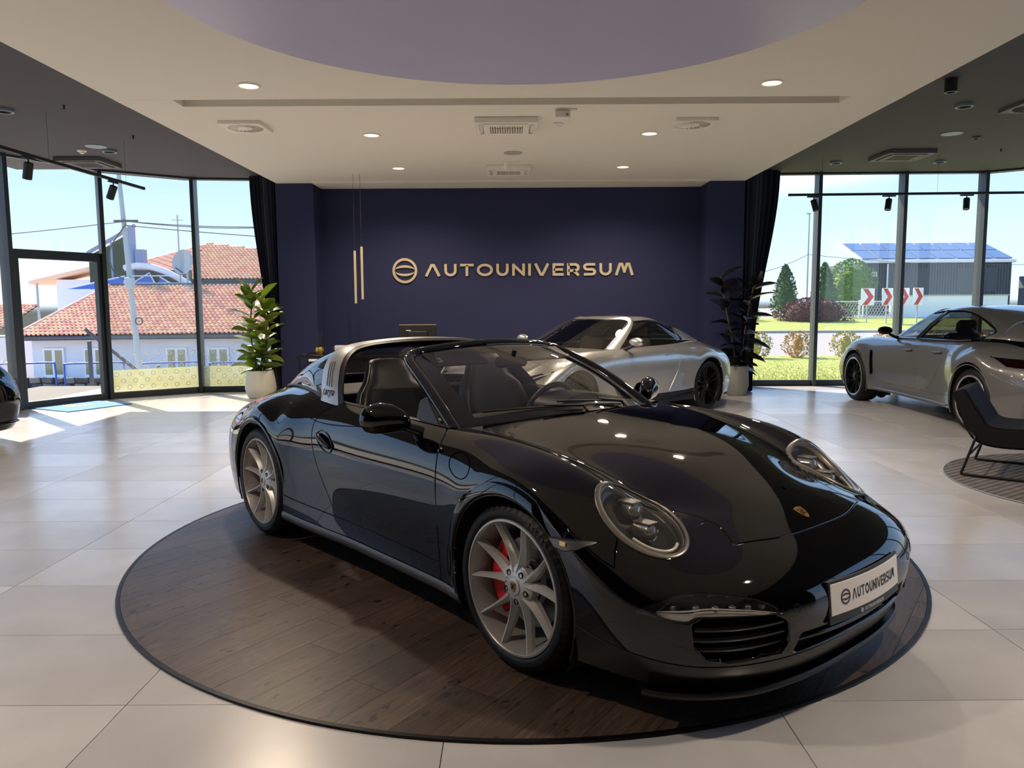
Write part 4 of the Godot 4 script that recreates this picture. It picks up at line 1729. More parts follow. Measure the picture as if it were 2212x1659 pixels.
func extrude_shell(poly: PackedVector2Array, f: Transform3D, z0: float, z1: float) -> ArrayMesh:
	var k := Kit.new()
	var a := []
	var b := []
	for p in poly:
		a.append(f * Vector3(p.x, p.y, z0))
		b.append(f * Vector3(p.x, p.y, z1 - 0.012))
	k.grid([a, b], true, false)
	return k.done()

func frame_y(n: Vector3) -> Basis:
	var b := frame_from(n, Vector3.RIGHT if absf(n.y) > 0.9 else Vector3.UP)
	return Basis(b.x, b.z, -b.y)

func ring_path(c: Vector3, b: Basis, r: float, n: int) -> Array:
	var p := []
	for i in n:
		p.append(c + b * Vector3(cos(TAU * i / n) * r, sin(TAU * i / n) * r, 0))
	return p

# plate space: x across (towards the car's left), y up, z forward; bowed backwards at the ends
func bow(p: Vector3, off: float) -> Vector3:
	return Vector3(1.004 - p.x * p.x * 0.33 + off + p.z + (p.y) * -0.10, 0.424 + p.y, -p.x)

func bow_kit(k: Kit, off: float) -> ArrayMesh:
	for i in k.v.size():
		k.v[i] = bow(k.v[i], off)
		k.n[i] = Vector3(k.n[i].z, k.n[i].y, -k.n[i].x)
	return k.done()

func plate_bow(parent: Node3D, called: String, hw: float, y0: float, y1: float, off: float, th: float, m: Material) -> void:
	var k := Kit.new()
	var prof := [Vector2(y0, 0), Vector2(y0, th - 0.0015), Vector2(y0 + 0.0015, th), Vector2(y1 - 0.0015, th), Vector2(y1, th - 0.0015), Vector2(y1, 0)]
	for q in prof.size() - 1:
		var g := []
		for e in 2:
			var row := []
			for i in 25:
				row.append(bow(Vector3(lerpf(-hw, hw, i / 24.0), prof[q + e].x, prof[q + e].y), off))
			g.append(row)
		k.grid(g)
	for sx in [-1.0, 1.0]:
		var pts := []
		for p in [Vector2(y0, 0), Vector2(y0, th), Vector2(y1, th), Vector2(y1, 0)]:
			pts.append(bow(Vector3(hw * sx, p.x, p.y), off))
		if sx > 0:
			pts.reverse()
		k.flat(pts)
	part(called, k.done(), m, parent)

func hero_lamps(car: Node3D, lamp: Transform3D, body: SubD) -> void:
	for s in [true, false]:
		var f := lamp if s else mirrored(lamp)
		var o := group_node("head_lamp", car)
		o.set_meta("label", "oval head lamp with a satin bezel and two projector tubes")
		var e := func(a: float, b: float, rho: float, th: float, z: float) -> Vector3:
			var u := cos(th) * (1.0 if s else -1.0)
			# the oval sits on a fender that falls away towards both tips and outwards
			var fall: float = lamp_fall(body, lamp, cos(th) * rho * a, sin(th) * rho * b)
			return f * Vector3(u * a * rho, sin(th) * b * rho, z + fall)
		var ring := func(a: float, b: float, z: float, dy := 0.0) -> Array:
			var row := []
			for i in 64:
				var th := TAU * i / 64 * (1.0 if s else -1.0)
				row.append(e.call(a, b, 1.0, th, z) + f.basis.y * dy)
			return row
		var k := Kit.new()
		k.grid([ring.call(0.200, 0.130, -0.014), ring.call(0.2005, 0.1305, 0.002), ring.call(0.197, 0.127, 0.0065), ring.call(0.186, 0.1145, 0.006, 0.005), ring.call(0.182, 0.1105, 0.001, 0.005), ring.call(0.181, 0.1095, -0.012, 0.005)], true, false)
		part("bezel", k.done(), M.bezel_silver, o)
		# clear lens dome
		var rows := []
		for j in 9:
			var rho := 1.0 - j / 8.0
			var row := []
			for i in 64:
				var th := TAU * i / 64 * (1.0 if s else -1.0)
				row.append(e.call(0.184, 0.1125, maxf(rho, 0.002), th, 0.002 + 0.012 * (1.0 - rho * rho)))
			rows.append(row)
		k = Kit.new()
		k.grid(rows, true, false)
		part("cover_lens", k.done(), M.lens, o)
		# bowl
		rows = []
		for q in [[1.0, -0.010], [0.985, -0.030], [0.93, -0.055], [0.8, -0.075], [0.4, -0.085], [0.002, -0.086]]:
			var row := []
			for i in 64:
				var th := TAU * i / 64 * (1.0 if s else -1.0)
				row.append(e.call(0.184, 0.1125, q[0], th, q[1]))
			rows.append(row)
		k = Kit.new()
		k.grid(rows, true, false)
		part("bowl", k.done(), M.lamp_bowl, o)
		# inner trim ring
		k = Kit.new()
		k.grid([ring.call(0.182, 0.111, -0.008), ring.call(0.176, 0.105, -0.011), ring.call(0.172, 0.101, -0.03)], true, false)
		part("inner_ring", k.done(), M.lamp_inner, o)
		# two projector tubes aimed straight ahead, with chrome rims and glass faces
		var ahead := Vector3(1, 0.02, 0.06 if s else -0.06).normalized()
		for q in [[-0.056, 0.016, 0.038], [0.044, -0.006, 0.036]]:
			var c: Vector3 = f * Vector3(q[0] * (1.0 if s else -1.0), q[1], -0.052 + lamp_fall(body, lamp, q[0], q[1]))
			var b := frame_y(ahead)
			var pr := group_node("projector", o)
			pr.position = c
			part("projector_tube", lathe_mesh([Vector2(q[2], -0.050), Vector2(q[2], 0.012), Vector2(q[2] - 0.004, 0.020), Vector2(q[2] - 0.008, 0.017)], 32, c, b), M.chrome_soft, o)
			part("projector_lens", lathe_mesh([Vector2(q[2] - 0.007, 0.012), Vector2(q[2] * 0.55, 0.024), Vector2(0.002, 0.029)].map(func(p): return p), 28, c, b), M.lens_ball, o)
			part("projector_visor", box_mesh(c + Vector3(-0.015, q[2] * 0.95, 0), Vector3(0.075, 0.006, q[2] * 1.5), 0.002), M.lamp_inner, o)
			pr.free()
		# eyebrow strip of daytime light along the lower edge
		var path := []
		for i in 15:
			var th := deg_to_rad(lerpf(-75, 20, i / 14.0)) * (1.0 if s else -1.0)
			path.append(e.call(0.158, 0.088, 1.0, absf(th) * signf(lerpf(-75, 20, i / 14.0)) , -0.020))
		part("light_strip", tube_mesh(path, 0.006, 8), M.drl_white, o)

func lamp_fall(body: SubD, lamp: Transform3D, x: float, y: float) -> float:
	var p := lamp * Vector3(x, y, 0)
	var h: Array = body.hit(1, p)
	return (h[0] - p).dot(h[1]) / maxf(0.3, lamp.basis.z.dot(h[1]))

func hero_flank(car: Node3D, body: SubD) -> void:
	for s in [true, false]:
		# door handle: recessed oval cup with a grip
		var hc := Vector3(-1.605, 0.708, 0)
		var h: Array = body.hit(2, hc)
		var hb := frame_from(on_mirror(h[1], s))
		var ring := []
		for i in 28:
			var th := TAU * i / 28
			var q: Vector3 = hc + Vector3(cos(th) * 0.094, sin(th) * 0.050 - cos(th) * 0.024, 0)
			var w: Array = body.hit(2, q)
			ring.append(on_mirror(w[0] + w[1] * 0.0015, s))
		var d := group_node("door_handle", car)
		part("handle_rim", tube_mesh(ring, 0.004, 6, true), M.paint_black, d)
		var gp := []
		for i in 9:
			var u := lerpf(-0.080, 0.080, i / 8.0)
			var q: Vector3 = hc + Vector3(u, -u * 0.32 + 0.004, 0)
			var w: Array = body.hit(2, q)
			gp.append(on_mirror(w[0] + w[1] * (0.010 + 0.010 * (1.0 - (u / 0.080) ** 2)), s))
		part("grip", tube_mesh(gp, [0.010, 0.014, 0.0155, 0.016, 0.016, 0.016, 0.0155, 0.014, 0.010], 12), M.paint_black, d)
		# marker lamp ahead of the front arch
		var mk_top := [Vector2(0.252, 0.612), Vector2(0.32, 0.620), Vector2(0.385, 0.624), Vector2(0.445, 0.625)]
		var mk_low := [Vector2(0.286, 0.578), Vector2(0.335, 0.572), Vector2(0.385, 0.587), Vector2(0.445, 0.620)]
		var mr := group_node("marker_lamp", car)
		for z in 2:
			var g := []
			for j in 4:
				var row := []
				for i in 4:
					var p: Vector2 = mk_low[i].lerp(mk_top[i], lerpf([0.0, 0.12, 0.35][z], [1.0, 0.85, 0.62][z], j / 3.0))
					var w: Array = body.hit(2, Vector3(p.x, p.y, 0))
					row.append(on_mirror(w[0] + w[1] * [0.003, 0.0042][z], s))
				if not s:
					row.reverse()
				g.append(row)
			var k := Kit.new()
			k.grid(g)
			part(["marker_case", "marker_lens"][z], k.done(), [M.satin_black, M.lamp_inner][z], mr)
		var mb: Array = body.hit(2, Vector3(0.325, 0.600, 0))
		part("marker_bulb", box_mesh(on_mirror(mb[0] + mb[1] * 0.0052, s), Vector3(0.030, 0.016, 0.004), 0.001), M.amber, mr)
		# blade along the sill, its grey painting the reflected floor
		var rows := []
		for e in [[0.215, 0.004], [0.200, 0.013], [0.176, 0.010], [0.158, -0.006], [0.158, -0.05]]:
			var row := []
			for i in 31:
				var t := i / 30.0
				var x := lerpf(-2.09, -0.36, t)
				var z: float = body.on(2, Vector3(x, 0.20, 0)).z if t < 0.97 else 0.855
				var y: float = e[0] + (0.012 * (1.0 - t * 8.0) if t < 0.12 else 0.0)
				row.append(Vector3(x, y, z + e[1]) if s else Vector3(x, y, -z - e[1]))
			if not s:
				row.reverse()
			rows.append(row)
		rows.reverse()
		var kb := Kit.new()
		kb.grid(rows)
		part("sill_blade", kb.done(), M.blade_reflection, car)
		# mirror
		hero_mirror(car, s)
		# vent slit behind the front arch
		var slit := []
		for p in [Vector2(-0.425, 0.42), Vector2(-0.415, 0.36), Vector2(-0.43, 0.28), Vector2(-0.445, 0.26), Vector2(-0.452, 0.30), Vector2(-0.44, 0.38)]:
			var w: Array = body.hit(2, Vector3(p.x, p.y, 0))
			slit.append(on_mirror(w[0] + w[1] * 0.0005, s))
		part("arch_vent", tube_mesh(spline(slit, 4, true), 0.0022, 5, true), M.satin_black, car)
	# fuel flap: a circular gap on the right wing
	var fl := []
	for i in 40:
		var th := TAU * i / 40
		var w: Array = body.hit(2, Vector3(-0.350 + cos(th) * 0.080 - sin(th) * 0.020, 0.772 + sin(th) * 0.050, 0))
		fl.append(w[0] + w[1] * 0.0004)
	part("fuel_flap", tube_mesh(fl, 0.0022, 5, true), M.gap_black, car)

func hero_mirror(car: Node3D, s: bool) -> void:
	var m := group_node("door_mirror", car)
	# housing: rows from the outer tip to the foot
	var st := [
		[1.0035, -0.868, 0.936, 0.002, 0.002], [1.002, -0.868, 0.936, 0.014, 0.012], [0.996, -0.867, 0.936, 0.031, 0.026], [0.980, -0.862, 0.938, 0.055, 0.046], [0.955, -0.852, 0.941, 0.070, 0.057], [0.915, -0.838, 0.943, 0.076, 0.062], [0.87, -0.820, 0.941, 0.076, 0.059], [0.835, -0.800, 0.934, 0.070, 0.048], [0.815, -0.785, 0.926, 0.055, 0.034], [0.808, -0.778, 0.922, 0.030, 0.016]]
	var rows := []
	for q in st:
		var row := []
		for i in 24:
			var t := TAU * i / 24
			var cx := cos(t)
			var sx := sin(t)
			# rounded nose ahead, flatter back
			var px: float = q[1] + (q[3] * cx if cx > 0 else q[3] * 0.62 * cx)
			var py: float = q[2] - 0.014 + q[4] * sx * 1.18
			row.append(on_mirror(Vector3(px - 0.01, py, q[0] + 0.035), s))
		if not s:
			row.reverse()
		rows.append(row)
	var k := Kit.new()
	k.grid(rows, true, false)
	part("mirror_shell", k.done(), M.paint_black, m)
	# lower foot
	var foot := [Vector3(-0.81, 0.900, 0.885), Vector3(-0.795, 0.880, 0.84), Vector3(-0.765, 0.858, 0.79), Vector3(-0.74, 0.825, 0.735)]
	var fp := []
	for p in foot:
		fp.append(on_mirror(p, s))
	part("mirror_foot", tube_mesh(spline(fp, 4), [0.020, 0.021, 0.022, 0.023, 0.024, 0.025, 0.026, 0.027, 0.028, 0.029, 0.030, 0.031, 0.032], 12), M.paint_black, m)
	# dark band under the shell
	var band := []
	for i in 12:
		var t := i / 11.0
		band.append(on_mirror(Vector3(lerpf(-0.825, -0.765, t), 0.893 - 0.008 * t, lerpf(0.985, 0.86, t)), s))
	part("mirror_band", tube_mesh(band, 0.014, 8), M.satin_black, m)
	var gl := []
	for i in 24:
		var t := TAU * i / 24
		gl.append(on_mirror(Vector3(-0.888, 0.926 + sin(t) * 0.040, 0.93 + cos(t) * 0.060), s))
	var kg := Kit.new()
	kg.flat(gl)
	part("mirror_glass", kg.done(), M.chrome, m)

func scr_base(t: float) -> Vector3:
	return Vector3(-0.455 - 0.160 * t * t, 0.914 - 0.040 * t * t, 0.662 * t)

func scr_top(t: float) -> Vector3:
	return Vector3(-1.158 - 0.095 * t * t, 1.231 - 0.046 * t * t, 0.530 * t)

func scr_at(t: float, v: float, off := 0.0) -> Vector3:
	var p := scr_base(t).lerp(scr_top(t), v)
	var bul := sin(PI * v) * 0.030
	return p + Vector3(0.42, 0.9, 0).normalized() * (bul * (1.0 - 0.25 * t * t) + off) + Vector3(0, 0, t * sin(PI * v) * 0.012)

func scr_grid(t0: float, t1: float, v0: float, v1: float, off: float, nt := 24, nv := 12) -> Kit:
	var g := []
	for j in nv + 1:
		var row := []
		for i in nt + 1:
			row.append(scr_at(lerpf(t1, t0, float(i) / nt), lerpf(v0, v1, float(j) / nv), off))
		g.append(row)
	var k := Kit.new()
	k.grid(g)
	return k

func hero_cabin(car: Node3D, body: SubD) -> void:
	# ---- windscreen
	part("windscreen", scr_grid(-0.985, 0.985, 0.01, 0.985, 0.0).done(), M.car_glass, car)
	var fk := scr_grid(-0.985, -0.86, 0.0, 0.99, -0.004, 3, 12)
	fk.add(scr_grid(0.86, 0.985, 0.0, 0.99, -0.004, 3, 12))
	fk.add(scr_grid(-0.91, 0.91, 0.94, 0.99, -0.004, 24, 2))
	fk.add(scr_grid(-0.91, 0.91, 0.0, 0.09, -0.004, 24, 3))
	part("screen_border", fk.done(), M.satin_black, car)
	# frame: pillar, header, pillar as one swept section
	var path := []
	for i in 15:
		path.append([1.0, lerpf(-0.06, 1.0, i / 14.0)])
	for i in range(1, 25):
		path.append([lerpf(1.0, -1.0, i / 24.0), 1.0])
	for i in range(1, 15):
		path.append([-1.0, lerpf(1.0, -0.06, i / 14.0)])
	var fr := []
	for q in path:
		fr.append(scr_at(q[0], q[1]))
	# round the upper corners
	for n in 3:
		var c := fr.duplicate()
		for i in range(10, fr.size() - 10):
			fr[i] = (c[i - 1] + c[i] * 2.0 + c[i + 1]) / 4.0
	var rows := []
	for i in fr.size():
		var d: Vector3 = (fr[mini(i + 1, fr.size() - 1)] - fr[maxi(i - 1, 0)]).normalized()
		var n := Vector3(0.42, 0.9, 0)
		n = (n - d * n.dot(d)).normalized()
		var o := d.cross(n)
		var row := []
		for e in [[-0.006, 0.004], [0.004, 0.013], [0.020, 0.016], [0.034, 0.010], [0.041, -0.004], [0.036, -0.022], [0.018, -0.036], [-0.004, -0.034], [-0.012, -0.014]]:
			row.append(fr[i] + o * e[0] * -1.25 + n * e[1] * 1.1)
		rows.append(row)
	var k := Kit.new()
	k.grid(rows, true, false)
	part("screen_frame", k.done(), M.paint_black, car)
	# seal along the outer edge of the right and left pillar, and the small quarter panes with their posts
	for s in [true, false]:
		var pane := []
		for p in [Vector3(-0.70, 0.892, 0.722), Vector3(-0.885, 0.900, 0.728), Vector3(-0.905, 0.985, 0.690), Vector3(-0.875, 1.005, 0.672)]:
			pane.append(on_mirror(p, s))
		if not s:
			pane.reverse()
		k = Kit.new()
		k.flat([pane[0], pane[1], pane[2], pane[3]])
		var b2 := []
		for p in pane:
			b2.append(p - Vector3(0, 0, 0.012 if s else -0.012))
		b2.reverse()
		k.flat(b2)
		part("mirror_sail", k.done(), M.sail_grey, car)
	# ---- cowl between bonnet and screen
	var g := []
	for j in 4:
		var row := []
		for i in 25:
			var t := lerpf(1.0, -1.0, i / 24.0)
			var hb := Vector3(-0.435 - 0.115 * t * t, 0.905 - 0.025 * t * t, 0.672 * t)
			row.append(hb.lerp(scr_at(t, 0.05, -0.012), j / 3.0) + Vector3(0, -0.006, 0))
		g.append(row)
	k = Kit.new()
	k.grid(g)
	part("cowl", k.done(), M.satin_black, car)
	# ---- wipers
	for q in [[[-0.50, 0.06], [0.06, 0.075], 0.52], [[0.0, 0.05], [0.68, 0.085], 0.60]]:
		var w := group_node("wiper", car)
		var a := scr_at(q[0][0], 0.03, 0.020)
		var b := scr_at(q[1][0], 0.10, 0.020)
		part("wiper_arm", tube_mesh([scr_at(q[0][0], -0.02, 0.012), a, a.lerp(b, 0.5) + Vector3(0.008, 0.010, 0)], [0.010, 0.008, 0.005], 8), M.satin_black, w)
		var bl := []
		for i in 12:
			bl.append(scr_at(lerpf(q[0][0] - 0.05, q[1][0] + 0.12, i / 11.0), lerpf(0.045, 0.115, i / 11.0), 0.010))
		part("wiper_blade", tube_mesh(bl, 0.006, 6), M.satin_black, w)
	# ---- roll hoop
	var front := [Vector3(-1.65, 0.890, 0.752), Vector3(-1.69, 0.945, 0.730), Vector3(-1.74, 1.005, 0.702), Vector3(-1.82, 1.105, 0.640), Vector3(-1.875, 1.175, 0.560), Vector3(-1.91, 1.212, 0.45), Vector3(-1.94, 1.230, 0.25), Vector3(-1.95, 1.236, 0)]
	var rear := [Vector3(-1.885, 0.900, 0.742), Vector3(-1.92, 0.950, 0.718), Vector3(-1.97, 1.005, 0.690), Vector3(-2.05, 1.095, 0.626), Vector3(-2.10, 1.162, 0.545), Vector3(-2.12, 1.202, 0.44), Vector3(-2.135, 1.222, 0.25), Vector3(-2.14, 1.230, 0)]
	for arr in [front, rear]:
		for i in range(arr.size() - 2, -1, -1):
			arr.append(arr[i] * Vector3(1, 1, -1))
	var fa := spline(front, 6)
	var ra := spline(rear, 6)
	var outer := []
	for j in 6:
		var row := []
		for i in fa.size():
			var t := j / 5.0
			var mid: Vector3 = fa[i].lerp(ra[i], t)
			var cen := Vector3(mid.x, 0.75, 0)
			row.append(mid + (mid - cen).normalized() * 0.010 * sin(PI * t))
		row.reverse()
		outer.append(row)
	k = Kit.new()
	k.grid(outer)
	part("roll_hoop", k.done(), M.satin_silver, car, "satin silver roll hoop")
	var inner := []
	for t in [-0.14, 0.0, 0.1, 0.5, 0.9, 1.0]:
		var row := []
		for i in fa.size():
			var mid: Vector3 = fa[i].lerp(ra[i], t)
			var cen := Vector3(mid.x, 0.75, 0)
			row.append(mid - (mid - cen).normalized() * (0.001 if (t == 0.0 or t == 1.0) else (0.016 if t < 0.0 else 0.050)))
		inner.append(row)
	k = Kit.new()
	k.grid(inner)
	part("hoop_lining", k.done(), M.satin_black, car)
	# gills and the script on the hoop's flanks
	for s in [true, false]:
		for i in 3:
			var pth := []
			for j in 7:
				var v := lerpf(10.0, 19.0, j / 6.0)
				var a := int(v)
				var f := v - a
				var u := 0.30 + i * 0.13
				var p: Vector3 = fa[a].lerp(fa[a + 1], f).lerp(ra[a].lerp(ra[a + 1], f), u)
				pth.append(on_mirror(p + Vector3(0, 0.004, 0.0105), s))
			part("hoop_gill", tube_mesh(pth, 0.0019, 6), M.print_black, car)
		var tm := TextMesh.new()
		tm.text = "targa"
		var sf := SystemFont.new()
		sf.font_names = PackedStringArray(["Droid Serif"])
		sf.font_italic = true
		tm.font = sf
		tm.font_size = 40
		tm.pixel_size = 0.0014
		tm.depth = 0.002
		var tp := part("hoop_script", tm, M.print_black, car)
		var c: Vector3 = fa[7].lerp(ra[7], 0.46) + Vector3(0.0, 0.0, 0.0115)
		tp.position = on_mirror(c, s)
		var up: Vector3 = (ra[9].lerp(fa[9], 0.5) - c).normalized()
		var xx := Vector3(1, 0.02, 0)
		var zz := xx.cross(Vector3(0, 0.93, -0.36)).normalized()
		if s:
			tp.basis = Basis(xx, zz.cross(xx), zz)
		else:
			var m2 := Vector3(1, 1, -1)
			tp.basis = Basis(-xx, zz.cross(xx) * m2, zz * m2)
	# ---- wrap-round rear window
	var gbase := [Vector3(-1.90, 0.915, 0.725), Vector3(-2.15, 0.930, 0.672), Vector3(-2.40, 0.930, 0.612), Vector3(-2.62, 0.920, 0.575), Vector3(-2.82, 0.902, 0.525), Vector3(-2.91, 0.912, 0.38), Vector3(-2.945, 0.926, 0.19), Vector3(-2.955, 0.932, 0)]
	for i in range(gbase.size() - 2, -1, -1):
		gbase.append(gbase[i] * Vector3(1, 1, -1))
	var gb := spline(gbase, 6)
	var rg := []
	for j in 13:
		var row := []
		for i in ra.size():
			var t := j / 12.0
			var p: Vector3 = ra[i].lerp(gb[i], t)
			p += Vector3(-0.35, 0.9, signf(p.z) * 0.25 * minf(1.0, absf(p.z) * 3.0)).normalized() * sin(PI * t) * 0.030
			row.append(p)
		row.reverse()
		rg.append(row)
	k = Kit.new()
	k.grid(rg)
	part("rear_window", k.done(), M.car_glass_mid, car)
	var ft := []
	for row in [gb]:
		for p in row:
			ft.append(p + Vector3(0, 0.002, 0))
	part("rear_window_seal", tube_mesh(ft, 0.009, 8), M.satin_black, car)
	# ---- cockpit tub: door caps, inner walls, floor, bulkhead
	k = Kit.new()
	for s in [1.0, -1.0]:
		var rows3 := []
		for e in [[0.0, 0.004], [-0.02, 0.006], [-0.05, 0.0], [-0.075, -0.03], [-0.075, -0.16], [-0.055, -0.25], [-0.08, -0.55]]:
			var row := []
			for i in 21:
				var x := lerpf(-0.60, -2.02, i / 20.0)
				var zb: float = lerpf(0.735, 0.728, i / 20.0) if i < 18 else lerpf(0.728, 0.70, (i - 17) / 3.0)
				var yb: float = lerpf(0.886, 0.914, i / 20.0)
				row.append(Vector3(x, yb + e[1], (zb + e[0]) * s))
			if s < 0:
				row.reverse()
			rows3.append(row)
		k.grid(rows3)
	part("door_lining", k.done(), M.leather_black, car)
	part("cabin_floor", box_mesh(Vector3(-1.35, 0.30, 0), Vector3(1.6, 0.04, 1.36), 0.01), M.liner, car)
	part("bulkhead", box_mesh(Vector3(-2.02, 0.62, 0), Vector3(0.08, 0.60, 1.30), 0.03), M.leather_black, car)
	part("parcel_shelf", box_mesh(Vector3(-2.42, 0.86, 0), Vector3(0.80, 0.05, 1.02), 0.02), M.leather_black, car)
	# ---- dashboard
	var prof := PackedVector2Array([Vector2(-0.55, 0.875), Vector2(-0.72, 0.893), Vector2(-0.90, 0.888), Vector2(-0.985, 0.865), Vector2(-1.01, 0.82), Vector2(-0.985, 0.70), Vector2(-0.93, 0.58), Vector2(-0.70, 0.52), Vector2(-0.55, 0.6)])
	part("dashboard", extrude_mesh(prof, 1.28, Vector3(0, 0, -0.64), Basis.IDENTITY, true), M.leather_black, car)
	var bin_prof := PackedVector2Array()
	for i in 15:
		var t := PI * i / 14
		bin_prof.append(Vector2(cos(t) * 0.20, sin(t) * 0.075))
	part("instrument_hood", extrude_mesh(bin_prof, 0.22, Vector3(-1.03, 0.872, -0.36), Basis(Vector3(0, 0, -1), Vector3(0, 1, 0), Vector3(1, 0, 0)), true), M.leather_black, car)
	part("centre_console", box_mesh(Vector3(-1.28, 0.56, 0), Vector3(0.62, 0.20, 0.24), 0.04, Basis(Vector3(0, 0, 1), 0.28)), M.leather_black, car)
	part("gear_lever", tube_mesh([Vector3(-1.30, 0.62, 0), Vector3(-1.31, 0.74, 0)], [0.018, 0.028], 12), M.satin_black, car)
	# ---- steering wheel
	var sw := group_node("steering_wheel", car)
	var sc := Vector3(-1.115, 0.815, -0.36)
	var sb := frame_from(Vector3(-0.92, 0.40, 0))
	part("wheel_rim", tube_mesh(ring_path(sc, sb, 0.180, 40), 0.0165, 10, true), M.leather_black, sw)
	part("wheel_hub", lathe_mesh([Vector2(0.066, -0.03), Vector2(0.062, 0.010), Vector2(0.04, 0.020), Vector2(0.0, 0.022)].map(func(p): return p), 28, sc, Basis(sb.x, sb.z, -sb.y)), M.satin_black, sw)
	for a in [0.0, PI, -PI / 2]:
		part("wheel_spoke", box_mesh(sc + sb * Vector3(cos(a) * 0.115, sin(a) * 0.115, 0), Vector3(0.12, 0.032, 0.014), 0.004, sb * Basis(Vector3(0, 0, 1), a)), M.steel, sw)
	part("steering_column", tube_mesh([sc, sc + Vector3(0.22, -0.10, 0)], 0.045, 14), M.satin_black, sw)
	# ---- rear view mirror on the screen
	var rm := group_node("inner_mirror", car)
	part("inner_mirror_body", box_mesh(Vector3(-1.03, 1.135, 0), Vector3(0.035, 0.065, 0.23), 0.016), M.satin_black, rm)
	part("inner_mirror_stalk", tube_mesh([Vector3(-1.02, 1.16, 0), Vector3(-1.00, 1.20, 0)], 0.014, 10), M.satin_black, rm)
	part("sensor_pod", box_mesh(scr_at(0, 0.86, -0.030), Vector3(0.10, 0.03, 0.11), 0.014, Basis(Vector3(0, 0, 1), -0.42)), M.satin_black, rm)
	# sun visors
	for s in [0.30, -0.30]:
		part("sun_visor", box_mesh(scr_at(s / 0.53, 0.90, -0.035), Vector3(0.15, 0.018, 0.36), 0.008, Basis(Vector3(0, 0, 1), -0.40)), M.leather_black, car)
	# inspection sticker inside the screen
	part("sticker", scr_grid(0.76, 0.86, 0.80, 0.875, -0.0025, 2, 2).done(), M.sticker_grey, car)
	part("sticker_marks", scr_grid(0.78, 0.83, 0.815, 0.855, -0.0012, 2, 2).done(), M.print_black, car)
	# ---- seats
	for z in [0.37, -0.37]:
		hero_seat(car, z)
	# roof bow left behind the header: dark lining under the frame
	part("header_lining", scr_grid(-0.95, 0.95, 0.955, 1.03, -0.045, 20, 2).done(), M.satin_black, car)

func hero_seat(car: Node3D, z: float) -> void:
	var s := group_node("seat", car)
	# backrest: rows from the base to the top of the built-in headrest, lofted rounded sections
	var st := [[-1.55, 0.50, 0.24, 0.10], [-1.60, 0.62, 0.255, 0.085], [-1.645, 0.74, 0.26, 0.08], [-1.685, 0.85, 0.25, 0.075], [-1.715, 0.94, 0.215, 0.07], [-1.735, 1.00, 0.165, 0.065], [-1.750, 1.06, 0.140, 0.06], [-1.762, 1.105, 0.125, 0.052], [-1.766, 1.128, 0.10, 0.035], [-1.766, 1.136, 0.05, 0.012]]
	var rows := []
	for q in st:
		var row := []
		for i in 28:
			var t := TAU * i / 28
			var cx := cos(t)
			var sx := sin(t)
			var sq := signf(sx) * pow(absf(sx), 0.55)
			var cq := signf(cx) * pow(absf(cx), 0.7)
			# side bolsters stand forward of the middle
			var bol := 0.045 * maxf(0.0, absf(sq) - 0.55) / 0.45 if cx > 0 and q[1] < 0.98 else 0.0
			row.append(Vector3(q[0] + q[3] * cq + bol, q[1], z + q[2] * sq))
		rows.append(row)
	var k := Kit.new()
	rows.reverse()
	k.grid(rows, true, false)
	part("backrest", k.done(), M.leather_black, s)
	part("cushion", box_mesh(Vector3(-1.33, 0.475, z), Vector3(0.52, 0.15, 0.48), 0.05, Basis(Vector3(0, 0, 1), 0.10)), M.leather_black, s)
	for b in [-1.0, 1.0]:
		part("seat_bolster", tube_mesh([Vector3(-1.12, 0.51, z + b * 0.225), Vector3(-1.35, 0.55, z + b * 0.235), Vector3(-1.52, 0.56, z + b * 0.235)], [0.04, 0.05, 0.05], 12), M.leather_black, s)
	var pip := []
	for i in range(0, 8):
		var q = st[i]
		pip.append(Vector3(q[0] + q[3] * 0.2 + 0.02, q[1], z + signf(z) * (q[2] + 0.002)))
	part("seat_piping", tube_mesh(pip, 0.0035, 6), M.steel, s)

# ------------------------------------------------------------------ ceiling fittings
const LAMP_ENERGY := 6.3

func downlight(at: Vector3, label: String, shadow := true) -> void:
	var t := thing("downlight", label, "ceiling light", at, 0.0, "lit downlights in the white ceiling")
	part("bezel", lathe_mesh([Vector2(0.098, 0.002), Vector2(0.104, -0.004), Vector2(0.100, -0.009), Vector2(0.084, -0.010), Vector2(0.078, 0.0)], 36), M.white_plastic, t)
	part("diffuser", lathe_mesh([Vector2(0.0, -0.0045), Vector2(0.081, -0.0045), Vector2(0.081, -0.001), Vector2(0.0, -0.001)], 32), M.lamp_glow, t)
	var l := SpotLight3D.new()
	l.name = "lamp_light"
	l.light_energy = LAMP_ENERGY
	l.light_color = Color(1.0, 0.91, 0.80)
	l.light_size = 0.08
	l.spot_range = 30.0
	l.spot_attenuation = 2.0
	l.spot_angle = 78.0
	l.spot_angle_attenuation = 0.6
	l.shadow_enabled = shadow
	t.add_child(l)
	l.position = Vector3(0, -0.014, 0)
	l.rotation.x = -PI / 2

func ring_light(at: Vector3, label: String) -> void:
	var t := thing("recessed_lamp", label, "ceiling light", at, 0.0, "unlit recessed lamps in the dark ceilings")
	part("bezel", lathe_mesh([Vector2(0.094, -0.001), Vector2(0.094, -0.030), Vector2(0.090, -0.034), Vector2(0.074, -0.034), Vector2(0.071, -0.030)].map(func(p): return p), 36), M.frame_light, t)
	part("dark_cup", lathe_mesh([Vector2(0.071, -0.031), Vector2(0.064, -0.010), Vector2(0.05, -0.003), Vector2(0.0, -0.003)].map(func(p): return p), 32), M.satin_black, t)  # black colour stands in for the shade inside the recess

